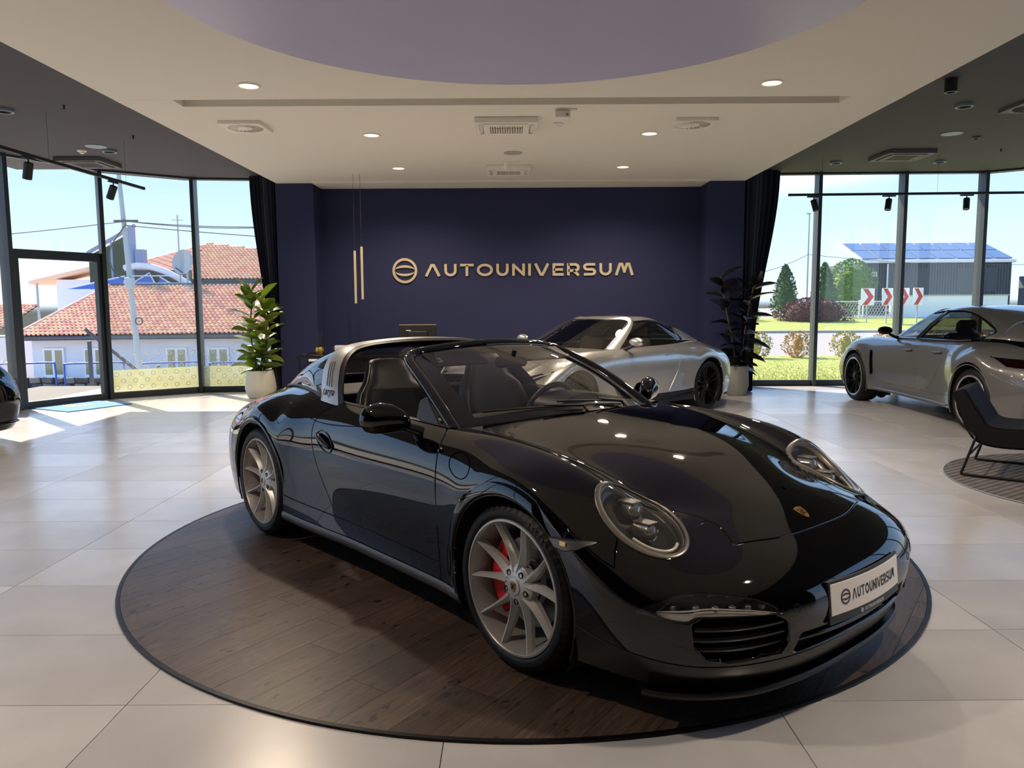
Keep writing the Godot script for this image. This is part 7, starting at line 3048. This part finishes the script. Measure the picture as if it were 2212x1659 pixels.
func wire(a: Vector3, b: Vector3, sag: float, label: String) -> void:
	var p := []
	for i in 17:
		var t := i / 16.0
		p.append(a.lerp(b, t) - Vector3(0, sag * 4.0 * t * (1.0 - t), 0))
	var o := part("overhead_wire", tube_mesh(p, 0.014, 5), M.wire_grey)
	tag(o, label, "wire", "overhead wires")

func build_outside() -> void:
	var m: StandardMaterial3D
	m = mk("pavement", Color.WHITE, 0.85)
	triplanar(m, noise_tex(0.03, Color(0.70, 0.66, 0.62), Color(0.80, 0.76, 0.71), 61), 0.3)
	m = mk("asphalt", Color.WHITE, 0.9)
	triplanar(m, noise_tex(0.05, Color(0.56, 0.54, 0.54), Color(0.66, 0.64, 0.63), 62), 0.4)
	m = mk("lawn", Color.WHITE, 0.95)
	triplanar(m, noise_tex(0.02, Color(0.53, 0.57, 0.25), Color(0.67, 0.69, 0.37), 63), 0.35)
	mk("grass_blade", Color(0.60, 0.65, 0.28), 0.8)
	mk("kerb", Color(0.62, 0.61, 0.60), 0.9)
	mk("house_white", Color(0.90, 0.90, 0.93), 0.85)
	mk("shutter_white", Color(0.95, 0.95, 0.95), 0.6)
	mk("house_glass", Color(0.62, 0.60, 0.48), 0.12)
	mk("roof_under", Color(0.38, 0.20, 0.14), 0.9)
	for i in 4:
		mk("clay_%d" % i, [Color(0.92, 0.70, 0.59), Color(0.95, 0.77, 0.65), Color(0.88, 0.65, 0.56), Color(0.95, 0.78, 0.62)][i], 0.8)
	mk("gutter", Color(0.34, 0.35, 0.38), 0.5, 0.3)
	mk("pole_grey", Color(0.66, 0.70, 0.72), 0.7)
	mk("wire_grey", Color(0.28, 0.30, 0.33), 0.7)
	mk("rail_blue", Color(0.14, 0.30, 0.62), 0.5)
	for i in 3:
		mk("stone_%d" % i, [Color(0.34, 0.33, 0.34), Color(0.44, 0.43, 0.42), Color(0.27, 0.27, 0.29)][i], 0.9)
	mk("mortar", Color(0.20, 0.20, 0.21), 0.95)
	mk("panel_tree_reflection", Color(0.20, 0.24, 0.13), 0.3)
	mk("frame_blue", Color(0.55, 0.60, 0.72), 0.5)
	mk("skylight_blue", Color(0.32, 0.42, 0.72), 0.15)
	mk("clad_grey", Color(0.34, 0.37, 0.41), 0.5, 0.2)
	mk("clad_dark", Color(0.24, 0.26, 0.29), 0.5, 0.2)
	mk("solar", Color(0.42, 0.48, 0.62), 0.2, 0.3)
	mk("sign_red", Color(0.78, 0.08, 0.10), 0.5)
	mk("sign_white", Color(0.93, 0.93, 0.93), 0.5)
	for i in 2:
		m = mk("cypress_%d" % i, [Color(0.20, 0.34, 0.16), Color(0.26, 0.40, 0.18)][i], 0.8)
		m = mk("shrub_%d" % i, [Color(0.62, 0.58, 0.26), Color(0.66, 0.50, 0.24)][i], 0.8)
	mk("tree_green", Color(0.38, 0.52, 0.16), 0.8)
	mk("hedge_plum", Color(0.34, 0.13, 0.17), 0.8)
	m = mk("film", Color(0.94, 0.95, 0.82, 0.55), 0.6)
	m.backlight_enabled = true
	m.backlight = Color(0.5, 0.5, 0.38)
	m.transparency = BaseMaterial3D.TRANSPARENCY_ALPHA
	mk("dot_white", Color(0.93, 0.94, 0.92), 0.6)
	# ---- ground
	ground("ground_terrace", [Vector3(-40, -0.05, 20), Vector3(40, -0.05, 20), Vector3(40, -0.05, -13.4), Vector3(-40, -0.05, -13.4)], M.pavement, "pale paved terrace round the showroom")
	ground("ground_street", [Vector3(-60, -0.05, -13.4), Vector3(-2, -0.05, -13.4), Vector3(-2, -2.3, -31.5), Vector3(-60, -2.3, -31.5)], M.pavement, "pale street falling away on the left")
	ground("ground_yard", [Vector3(-60, -2.3, -31.5), Vector3(-2, -2.3, -31.5), Vector3(-2, -2.3, -90), Vector3(-60, -2.3, -90)], M.asphalt, "yard around the tiled houses")
	ground("ground_lawn", [Vector3(-2, -0.05, -13.4), Vector3(60, -0.05, -13.4), Vector3(60, -0.02, -21.5), Vector3(-2, -0.02, -21.5)], M.lawn, "sunny lawn outside the right windows")
	ground("ground_road", [Vector3(-2, -0.02, -21.5), Vector3(60, -0.02, -21.5), Vector3(60, 0.12, -34.0), Vector3(-2, 0.12, -34.0)], M.asphalt, "pale grey road beyond the lawn")
	ground("ground_verge", [Vector3(-2, 0.20, -34.2), Vector3(60, 0.20, -34.2), Vector3(60, 0.62, -42.0), Vector3(-2, 0.62, -42.0)], M.lawn, "grass verge across the road")
	ground("ground_far", [Vector3(-2, 0.6, -42.0), Vector3(120, 0.6, -42.0), Vector3(120, 0.6, -120), Vector3(-2, 0.6, -120)], M.asphalt, "yard of the grey hall")
	structure("kerb", box_mesh(Vector3(29, 0.12, -34.1), Vector3(62, 0.22, 0.22), 0.02), M.kerb)
	# grass tufts on the lawn
	var mm := MultiMesh.new()
	mm.transform_format = MultiMesh.TRANSFORM_3D
	var tuft := Kit.new()
	for i in 5:
		var a := TAU * i / 5
		var d := Vector3(cos(a), 0, sin(a))
		var s := Vector3(-d.z, 0, d.x) * 0.003
		tuft.flat([d * 0.008 - s, d * 0.008 + s, d * 0.02 + Vector3(0, 0.04, 0)])
	mm.mesh = tuft.done()
	mm.instance_count = 16000
	var rng := RandomNumberGenerator.new()
	rng.seed = 13
	for i in 16000:
		var z := -13.9 - pow(rng.randf(), 1.6) * 7.4
		var x := rng.randf_range(2.5, 9.5 - z * 0.3)
		mm.set_instance_transform(i, Transform3D(Basis(Vector3.UP, rng.randf() * TAU) * Basis.from_scale(Vector3.ONE * rng.randf_range(0.6, 1.2)), Vector3(x, -0.045, z)))
	var gi := MultiMeshInstance3D.new()
	gi.multimesh = mm
	gi.material_override = M.grass_blade
	gi.name = "lawn_grass"
	add_child(gi)
	tag(gi, "short green grass blades on the sunny lawn", "grass")
	gi.set_meta("kind", "stuff")
	build_left_street(rng)
	build_right_street(rng)
	build_glass_dots()

func build_left_street(rng: RandomNumberGenerator) -> void:
	# ---- lower house
	var h := thing("tiled_house", "low white house with a broad terracotta roof across the left street", "building", Vector3(-15, -2.3, -33.2))
	part("wall", box_mesh(Vector3(0.5, 1.25, -3.0), Vector3(12.4, 2.5, 6.0)), M.house_white, h)
	part("gutter", tube_mesh([Vector3(-6.2, 2.42, 0.45), Vector3(7.2, 2.52, 0.45)], 0.09, 8), M.gutter, h)
	part("fascia", box_mesh(Vector3(0.5, 2.42, 0.15), Vector3(13.2, 0.10, 0.55)), M.gutter, h)
	for px in [-4.75, -3.0, 0.55, 2.35, 5.4]:
		house_window(h, Vector3(px, 1.38, 0.05), 0.92, 1.25)
	var e := Vector3(1, 0.007, 0).normalized()
	var s := Vector3(0, 0.372, -0.928).normalized()
	tile_roof(h, Vector3(-6.1, 2.50, 0.45), e, s, PackedVector2Array([Vector2(0, 0), Vector2(14.0, 0), Vector2(14.0, 5.9), Vector2(1.3, 5.9)]), [M.clay_0, M.clay_1, M.clay_2, M.clay_3])
	part("ridge", tube_mesh([Vector3(-6.1, 2.55, 0.45), Vector3(-4.8, 4.75, -5.0)], 0.13, 8), M.clay_2, h)
	part("ridge_wall", box_mesh(Vector3(1.6, 4.78, -5.1), Vector3(12.6, 0.22, 0.3)), M.gutter, h)
	# ---- upper house behind it
	var u := thing("upper_house", "second tiled house with a hipped roof rising behind the low white house", "building", Vector3(-14.0, -2.3, -40.2))
	part("wall", box_mesh(Vector3(0.6, 2.5, -3.0), Vector3(8.0, 5.0, 5.4)), M.house_white, u)
	part("gutter", tube_mesh([Vector3(-3.1, 5.02, 0.4), Vector3(5.4, 5.0, 0.4)], 0.10, 8), M.gutter, u)
	part("fascia", box_mesh(Vector3(1.0, 4.88, 0.1), Vector3(8.4, 0.22, 0.5)), M.gutter, u)
	e = Vector3(1, 0, 0)
	s = Vector3(0, 0.40, -0.916).normalized()
	tile_roof(u, Vector3(-3.1, 5.08, 0.4), e, s, PackedVector2Array([Vector2(0, 0), Vector2(9.0, 0), Vector2(9.0, 2.3), Vector2(-0.4, 5.6)]), [M.clay_0, M.clay_1, M.clay_3])
	var p0 := Vector3(-3.1, 5.08, 0.4)
	var p1 := Vector3(-7.7, 6.15, -4.9)
	var p2 := Vector3(-3.5, 7.25, -4.75)
	var e2 := (p0 - p1).normalized()
	var s2 := (p2 - p1) - e2 * (p2 - p1).dot(e2)
	var sl := s2.length()
	tile_roof(u, p1, e2, s2 / sl, PackedVector2Array([Vector2(0, 0), Vector2(p0.distance_to(p1), 0), Vector2((p2 - p1).dot(e2), sl)]), [M.clay_0, M.clay_2])
	part("ridge", tube_mesh([Vector3(-3.5, 7.25, -4.75), Vector3(5.9, 6.05, -1.8)], 0.12, 8), M.clay_2, u)
	part("left_ridge", tube_mesh([Vector3(-3.5, 7.25, -4.75), Vector3(-7.7, 6.2, -4.9)], 0.12, 8), M.clay_2, u)
	part("roof_light", box_mesh(Vector3(4.9, 5.75, -1.1), Vector3(0.9, 0.06, 0.8), 0.0, Basis(Vector3.RIGHT, 0.41)), M.skylight_blue, u)
	# ---- arched canopy and glass pyramid between the two houses
	var c := thing("arched_canopy", "pale arched canopy over a blue glass skylight between the tiled roofs", "canopy", Vector3(-17.75, 2.0, -39.2))
	var arc := []
	for i in 13:
		var t := i / 12.0
		arc.append(Vector3(lerpf(-1.75, 1.5, t), 0.55 + 0.95 * sin(PI * lerpf(0.35, 1.0, t)) , 0))
	part("arch", tube_mesh(arc, 0.16, 8), M.house_white, c)
	part("shade_panel", box_mesh(Vector3(0.0, 0.75, -0.42), Vector3(2.9, 1.1, 0.1)), M.clad_dark, c)
	for q in [[Vector3(-1.7, 0.35, 0.3), Vector3(-0.65, 1.15, -0.3), Vector3(0.0, 0.35, 0.3)], [Vector3(0.0, 0.35, 0.3), Vector3(-0.1, 0.95, -0.2), Vector3(1.1, 0.35, 0.3)], [Vector3(-4.6, 0.35, 0.3), Vector3(-1.9, 1.0, -0.3), Vector3(-1.7, 0.35, 0.3)]]:
		var k := Kit.new()
		k.flat([q[0], q[2], q[1]])
		k.flat([q[0] - Vector3(0, 0, 0.05), q[1] - Vector3(0, 0, 0.05), q[2] - Vector3(0, 0, 0.05)])
		var g := part("skylight_pane", k.done(), M.skylight_blue, c)
		part("skylight_bar", tube_mesh([q[0], q[1], q[2]], 0.05, 6), M.house_white, g)
	part("base_rail", box_mesh(Vector3(-1.2, 0.22, 0.3), Vector3(7.0, 0.22, 0.2)), M.house_white, c)
	for y in [0.62, 0.98]:
		part("tie_bar", tube_mesh([Vector3(-1.5, y, 0.35), Vector3(1.3, y, 0.35)], 0.03, 6), M.house_white, c)
	# ---- tall glazed gable with panes coloured green for the trees they reflect
	var gb := thing("glazed_gable", "tall sloping glazed gable with panes coloured dark green for reflected trees behind the tiled roof", "building", Vector3(-20.75, 1.9, -40.5))
	var gx := 0.52
	for q in [[Vector2(-2.3, 0.45), Vector2(-0.1, 0.85), Vector2(-0.1, 2.75), Vector2(-2.3, 2.2)], [Vector2(0.15, 0.85), Vector2(1.75, 1.15), Vector2(1.75, 3.3), Vector2(0.15, 2.85)]]:
		var pane := PackedVector2Array()
		for v in q:
			pane.append(Vector2(v.x * gx, v.y))
		part("reflecting_pane", extrude_mesh(pane, 0.06), M.panel_tree_reflection, gb)
	for q in [[Vector3(-2.4, 2.35, 0.05), Vector3(2.45, 3.75, 0.05), 0.11], [Vector3(-2.4, 0.2, 0.05), Vector3(2.25, 1.0, 0.05), 0.11], [Vector3(0.02, 0.6, 0.05), Vector3(0.02, 2.9, 0.05), 0.07], [Vector3(2.1, 0.9, 0.05), Vector3(2.1, 3.7, 0.05), 0.18]]:
		part("gable_bar", tube_mesh([q[0] * Vector3(gx, 1, 1), q[1] * Vector3(gx, 1, 1)], q[2], 6), M.frame_blue, gb)
	part("vent_box", box_mesh(Vector3(1.5, 1.9, 0), Vector3(0.4, 1.2, 0.5)), M.frame_blue, gb)
	# ---- small shed roof far left
	var sh := thing("shed", "small lean-to with a clay tile edge behind the left roof", "building", Vector3(-23.6, -2.3, -42))
	part("wall", box_mesh(Vector3(0.7, 2.6, 0), Vector3(2.6, 5.2, 1.5)), M.house_white, sh)
	part("roof", box_mesh(Vector3(0.2, 5.5, 0), Vector3(4.2, 0.18, 2.2), 0.0, Basis(Vector3(0, 0, 1), 0.22)), M.clay_1, sh)
	part("post", tube_mesh([Vector3(-1.6, 2.0, 0.8), Vector3(-1.6, 5.1, 0.8)], 0.06, 6), M.pole_grey, sh)
	# ---- side roof beyond the first mullion
	var sd := thing("far_left_roof", "reddish low roof at the far left of the street", "building", Vector3(-25.5, -2.3, -36))
	part("wall", box_mesh(Vector3(-1.5, 1.2, 0), Vector3(8, 2.4, 4)), M.house_white, sd)
	tile_roof(sd, Vector3(-6.0, 2.45, 2.2), Vector3(1, 0, 0), Vector3(0, 0.35, -0.936).normalized(), PackedVector2Array([Vector2(0, 0), Vector2(8.5, 0), Vector2(8.5, 4.0), Vector2(0, 4.0)]), [M.clay_2, M.clay_3])
	# ---- dish and antenna
	var dz := thing("satellite_dish", "grey satellite dish on the upper tiled house", "satellite dish", Vector3(-16.35, 3.65, -38.85))
	part("dish", lathe_mesh([Vector2(0.0, -0.10), Vector2(0.30, -0.06), Vector2(0.52, 0.03), Vector2(0.64, 0.10), Vector2(0.62, 0.12), Vector2(0.30, -0.02), Vector2(0.0, -0.06)], 32, Vector3.ZERO, frame_y(Vector3(-0.35, 0.15, 1.0).normalized())), M.pole_grey, dz)
	part("dish_arm", tube_mesh([Vector3(0, -0.55, 0.1), Vector3(-0.15, -0.30, 0.65)], 0.03, 6), M.wire_grey, dz)
	part("mount", tube_mesh([Vector3(0.1, -1.6, -0.1), Vector3(0.1, 0.1, -0.1)], 0.05, 8), M.pole_grey, dz)
	var an := thing("roof_antenna", "thin mast antenna beside the satellite dish", "antenna", Vector3(-16.5, 2.4, -38.7))
	part("mast", tube_mesh([Vector3.ZERO, Vector3(0, 3.55, 0)], 0.035, 6), M.pole_grey, an)
	part("cross_arm", tube_mesh([Vector3(-0.28, 3.3, 0), Vector3(0.28, 3.3, 0)], 0.02, 6), M.pole_grey, an)
	# ---- street pole with boxes and a leaning stay
	var p := thing("utility_pole", "grey concrete utility pole in front of the tiled house", "pole", Vector3(-11.9, -1.35, -24.6))
	part("shaft", tube_mesh([Vector3(0, -0.1, 0), Vector3(-0.42, 8.2, 0)], [0.10, 0.06], 14), M.pole_grey, p)
	part("junction_box", box_mesh(Vector3(-0.12, 3.55, 0.15), Vector3(0.26, 0.34, 0.2), 0.03), M.pole_grey, p)
	part("insulator", box_mesh(Vector3(-0.16, 5.48, 0.1), Vector3(0.75, 0.07, 0.07), 0.01), M.wire_grey, p)
	part("cable_coil", tube_mesh(ring_path(Vector3(0.1, 2.35, 0.16), Basis(Vector3(0, 0, 1), 0.2), 0.11, 20), 0.02, 6, true), M.wire_grey, p)
	part("cable", tube_mesh(spline([Vector3(-0.15, 5.4, 0.12), Vector3(-0.7, 4.6, 0.12), Vector3(-0.62, 3.9, 0.12), Vector3(-0.2, 3.6, 0.12)], 6), 0.02, 5), M.wire_grey, p)
	wire(Vector3(-12.1, 4.13, -24.6), Vector3(-30, 3.25, -25.5), 0.25, "overhead wire running left from the concrete pole")
	wire(Vector3(-12.1, 4.13, -24.6), Vector3(-3.0, 4.1, -24.0), 0.22, "thick overhead wire running right from the concrete pole")
	wire(Vector3(-12.1, 4.13, -24.6), Vector3(-2.0, 4.9, -26.0), 0.5, "upper thin wire right of the concrete pole")
	wire(Vector3(-12.1, 4.0, -24.6), Vector3(-2.0, 3.5, -27.0), 0.1, "lower thin wire right of the concrete pole")
	# ---- stone retaining wall in front of the house
	var w := thing("stone_wall", "low retaining wall of rough grey stones below the white house", "wall", Vector3(-15.5, -1.98, -31.0))
	part("core", box_mesh(Vector3(1.5, 0.24, -0.12), Vector3(17, 0.70, 0.2)), M.mortar, w)
	var x := -7.0
	var stones := [box_mesh(Vector3.ZERO, Vector3(0.44, 0.25, 0.12), 0.05), box_mesh(Vector3.ZERO, Vector3(0.34, 0.20, 0.14), 0.05), box_mesh(Vector3.ZERO, Vector3(0.56, 0.23, 0.12), 0.06)]
	for r in 3:
		x = -7.0 + r * 0.15
		while x < 9.5:
			var i := rng.randi_range(0, 2)
			var q := part("stone", stones[i], M["stone_%d" % rng.randi_range(0, 2)], w)
			q.position = Vector3(x, 0.02 + r * 0.235 + rng.randf_range(-0.02, 0.02), 0.02 * rng.randf())
			q.rotation.z = rng.randf_range(-0.15, 0.15)
			x += [0.50, 0.40, 0.62][i]
	# ---- blue street railings
	for i in 6:
		var x0 := -20.6 + i * 2.75 + (0.3 if i > 1 else 0.0)
		var b := thing("street_railing", "blue hoop railing along the street, %s from the concrete pole" % ["fourth hoop left", "third hoop left", "second hoop left", "hoop just left", "hoop just right", "second hoop right"][i], "railing", Vector3(x0, -1.75, -30.6), 0.0, "blue hoop railings along the street")
		part("hoop", tube_mesh(spline([Vector3(0, 0, 0), Vector3(0, 0.82, 0), Vector3(0.10, 0.95, 0), Vector3(1.2, 0.98, 0), Vector3(2.25, 1.0, 0), Vector3(2.38, 0.88, 0), Vector3(2.40, 0.0, 0)], 5), 0.035, 8), M.rail_blue, b)
		part("foot_plate", box_mesh(Vector3(0, 0.0, 0), Vector3(0.14, 0.03, 0.14)), M.rail_blue, b)
		part("foot_plate", box_mesh(Vector3(2.40, 0.0, 0), Vector3(0.14, 0.03, 0.14)), M.rail_blue, b)
	# ---- stair handrail just outside the open door
	var hr := thing("stair_handrail", "dark grey metal handrail just outside the open glass door", "handrail", Vector3(-8.35, -0.05, -15.0))
	part("post", box_mesh(Vector3(0.12, 0.42, 0), Vector3(0.07, 0.86, 0.04), 0.004), M.gutter, hr)
	part("post", box_mesh(Vector3(1.35, 0.1, -0.2), Vector3(0.07, 0.5, 0.04), 0.004), M.gutter, hr)
	part("rail", box_mesh(Vector3(0.68, 0.55, 0), Vector3(1.65, 0.06, 0.05), 0.01, Basis(Vector3(0, 0, 1), -0.70)), M.gutter, hr)

func build_right_street(rng: RandomNumberGenerator) -> void:
	# ---- shrubs along the lawn
	var names := ["by the rubber plant", "left of the first mullion", "second left of the first mullion", "right of the first mullion", "farther right of the first mullion", "beside the grey car's bonnet", "behind the grey car's bonnet", "behind the grey car's windscreen"]
	for i in 8:
		var x := 6.6 + i * 1.18 + rng.randf_range(-0.1, 0.1)
		crown("lawn_shrub", "small yellowish shrub at the lawn edge %s" % names[i], "shrub", Vector3(x, -0.03, -20.6 + rng.randf_range(-0.2, 0.2)), 0.46, 0.72, 950, 0.036, M["shrub_%d" % (i % 2)], false, 100 + i, "yellowish shrubs along the lawn", 0)
	# ---- cypress-like trees and a round tree
	crown("conifer", "dark conical conifer beside the right curtain", "tree", Vector3(15.9, 0.4, -45.0), 1.05, 3.0, 1500, 0.10, M.cypress_0, true, 201, "conifers across the road", 1)
	crown("conifer", "conical conifer left of the first right mullion, lighter than its neighbour", "tree", Vector3(18.15, 0.4, -45.0), 1.1, 3.1, 1600, 0.10, M.cypress_1, true, 202, "conifers across the road", 1)
	crown("round_tree", "bright green round tree beside the grey corrugated hall", "tree", Vector3(20.6, 0.4, -47.0), 1.7, 3.4, 2200, 0.11, M.tree_green, true, 203, "", 0)
	crown("plum_hedge", "dark plum coloured clipped hedge across the road", "hedge", Vector3(15.6, 0.42, -40.0), 2.15, 1.30, 3600, 0.06, M.hedge_plum, false, 204, "", 2)
	crown("green_bush", "light green bush beside the plum hedge", "bush", Vector3(12.2, 0.42, -40.5), 1.0, 0.8, 900, 0.06, M.tree_green, false, 205, "", 0)
	# ---- corrugated hall with solar roof
	var h := thing("grey_hall", "grey corrugated hall with a solar panel roof across the road", "building", Vector3(22.6, 0.5, -50.0))
	part("wall", box_mesh(Vector3(4.8, 1.75, -3.0), Vector3(9.6, 3.5, 6.0)), M.clad_grey, h)
	var k := Kit.new()
	for i in 54:
		k.box(Vector3(0.05 + i * 0.178, 1.75, 0.03), Vector3(0.07, 3.5, 0.07))
	var rb := part("wall_ribs", k.done(), M.clad_dark, h)
	rb.set_meta("kind", "stuff")
	part("eave", box_mesh(Vector3(4.75, 3.55, 0.12), Vector3(9.9, 0.20, 0.40), 0.03), M.sign_white, h)
	var slope := Basis(Vector3.RIGHT, 0.36)
	part("roof", box_mesh(Vector3(4.75, 4.25, -1.75), Vector3(9.9, 0.10, 4.2), 0.0, slope), M.sign_white, h)
	for r in 2:
		for i in 8:
			part("solar_panel", box_mesh(Vector3(0.55 + i * 1.22, 4.32, -1.75) + slope * Vector3(0, 0.06, 0.95 - r * 1.75), Vector3(1.12, 0.05, 1.62), 0.0, slope), M.solar, h)
	for q in [[3.0, 2.2], [7.4, 2.6]]:
		part("window", box_mesh(Vector3(q[0], 2.35, 0.05), Vector3(q[1], 1.5, 0.06)), M.house_glass_dark if M.has("house_glass_dark") else M.clad_dark, h)
	part("down_pipe", tube_mesh([Vector3(1.55, 0, 0.15), Vector3(1.55, 3.4, 0.15)], 0.05, 6), M.sign_white, h)
	part("wall_lamp", box_mesh(Vector3(0.7, 2.75, 0.15), Vector3(0.3, 0.3, 0.2), 0.03), M.sign_white, h)
	var lt := thing("brick_annexe", "brick and slate annexe at the far end of the grey hall", "building", Vector3(35.2, 0.5, -47.5))
	part("wall", box_mesh(Vector3(2.5, 1.3, -2.0), Vector3(8.0, 2.6, 4.0)), M.clad_grey, lt)
	tile_roof(lt, Vector3(-2.0, 2.6, 0.3), Vector3(1, 0, 0), Vector3(0, 0.5, -0.866), PackedVector2Array([Vector2(0, 0), Vector2(8.6, 0), Vector2(8.6, 2.4), Vector2(0, 2.4)]), [M.stone_1, M.kerb])
	# ---- chevron signs
	var xs := [17.72, 18.55, 19.22, 19.75]
	for i in 4:
		var s := thing("chevron_sign", "white road sign with one red chevron, %s of the row" % ["largest, at the start", "second", "third, half hidden by the mullion", "last"][i], "road sign", Vector3(xs[i], 0.42, -38.5 + i * 0.3), 0.0, "chevron signs across the road")
		var sz: float = [0.66, 0.54, 0.50, 0.50][i]
		part("board", box_mesh(Vector3(0, 1.30, 0), Vector3(sz, 0.84, 0.04), 0.01), M.sign_white, s)
		var c := PackedVector2Array([Vector2(-0.40, -0.47), Vector2(-0.02, -0.47), Vector2(0.44, 0.0), Vector2(-0.02, 0.47), Vector2(-0.40, 0.47), Vector2(0.04, 0.0)])
		var q := PackedVector2Array()
		for v in c:
			q.append(Vector2(v.x * sz, v.y * 0.84))
		part("chevron", extrude_mesh(q, 0.01, Vector3(0, 1.30, 0.02)), M.sign_red, s)
		part("post", tube_mesh([Vector3(0, -0.3, -0.04), Vector3(0, 1.7, -0.04)], 0.035, 8), M.pole_grey, s)
	# ---- white mesh gate
	var g := thing("white_gate", "white mesh gate and fence in front of the grey hall", "gate", Vector3(17.0, 0.45, -42.0))
	for x in [0.0, 1.9, 2.1, 4.2]:
		part("gate_post", box_mesh(Vector3(x, 0.55, 0), Vector3(0.08, 1.15, 0.08), 0.01), M.sign_white, g)
	for y in [0.12, 1.05]:
		part("gate_rail", box_mesh(Vector3(2.1, y, 0), Vector3(4.2, 0.06, 0.05)), M.sign_white, g)
	k = Kit.new()
	for i in 26:
		k.box(Vector3(0.1 + i * 0.16, 0.58, 0), Vector3(0.02, 0.95, 0.02), Basis(Vector3(0, 0, 1), 0.5))
		k.box(Vector3(0.1 + i * 0.16, 0.58, 0), Vector3(0.02, 0.95, 0.02), Basis(Vector3(0, 0, 1), -0.5))
	var ms := part("gate_mesh", k.done(), M.pole_grey, g)
	ms.set_meta("kind", "stuff")
	var fw := thing("white_wall", "low white garden wall behind the chevron signs", "wall", Vector3(24.0, 0.4, -42.5))
	part("panel", box_mesh(Vector3(0, 0.72, 0), Vector3(6.4, 1.35, 0.2)), M.sign_white, fw)
	part("coping", box_mesh(Vector3(0, 1.42, 0), Vector3(6.5, 0.06, 0.3)), M.kerb, fw)
	# ---- lamp post and wires
	var lp := thing("street_lamp", "thin grey street lamp mast between curtain and first mullion", "street lamp", Vector3(16.4, 0.4, -43.0))
	part("mast", tube_mesh([Vector3.ZERO, Vector3(0, 5.9, 0)], [0.06, 0.04], 8), M.pole_grey, lp)
	part("head", box_mesh(Vector3(-0.06, 5.92, 0), Vector3(0.26, 0.06, 0.12), 0.01), M.pole_grey, lp)
	wire(Vector3(16.4, 4.1, -43), Vector3(9.5, 2.6, -36), 0.3, "overhead wire dropping left from the street lamp mast")
	wire(Vector3(16.4, 4.1, -43), Vector3(34, 3.8, -48), 0.3, "overhead wire running right from the street lamp mast")

func build_glass_dots() -> void:
	# printed rings and pale film on the lower glass of the left window front
	for i in [0, 1, 3]:
		var a: Vector2 = left_plan[i]
		var b: Vector2 = left_plan[i + 1]
		var d := b - a
		var n := Vector2(d.y, -d.x).normalized()
		if n.dot(-(a + b)) < 0:
			n = -n
		var w := get_node("window_%d" % (i + 1))
		var bs := Basis(Vector3(d.x, 0, d.y).normalized(), Vector3.UP, Vector3(d.x, 0, d.y).normalized().cross(Vector3.UP))
		var inward := Vector3(n.x, 0, n.y)
		if bs.z.dot(inward) < 0:
			bs = Basis(-bs.x, Vector3.UP, -bs.z)
		var mid := Vector3((a.x + b.x) / 2, 0, (a.y + b.y) / 2)
		part("glass_film", box_mesh(mid + Vector3(0, 0.275, 0) + inward * 0.009, Vector3(d.length() - 0.08, 0.35, 0.002), 0.0, bs), M.film, w)
		var k := Kit.new()
		for r in 6:
			var x := -d.length() / 2 + 0.10 + (0.09 if r % 2 == 1 else 0.0)
			while x < d.length() / 2 - 0.06:
				ring_poly_kit(k, Vector2(x, 0.17 + r * 0.105), 0.036, 0.027, 0.0015, mid + inward * 0.0105, bs, 20)
				x += 0.18
		var o := part("glass_dots", k.done(), M.dot_white, w)
		o.set_meta("kind", "stuff")
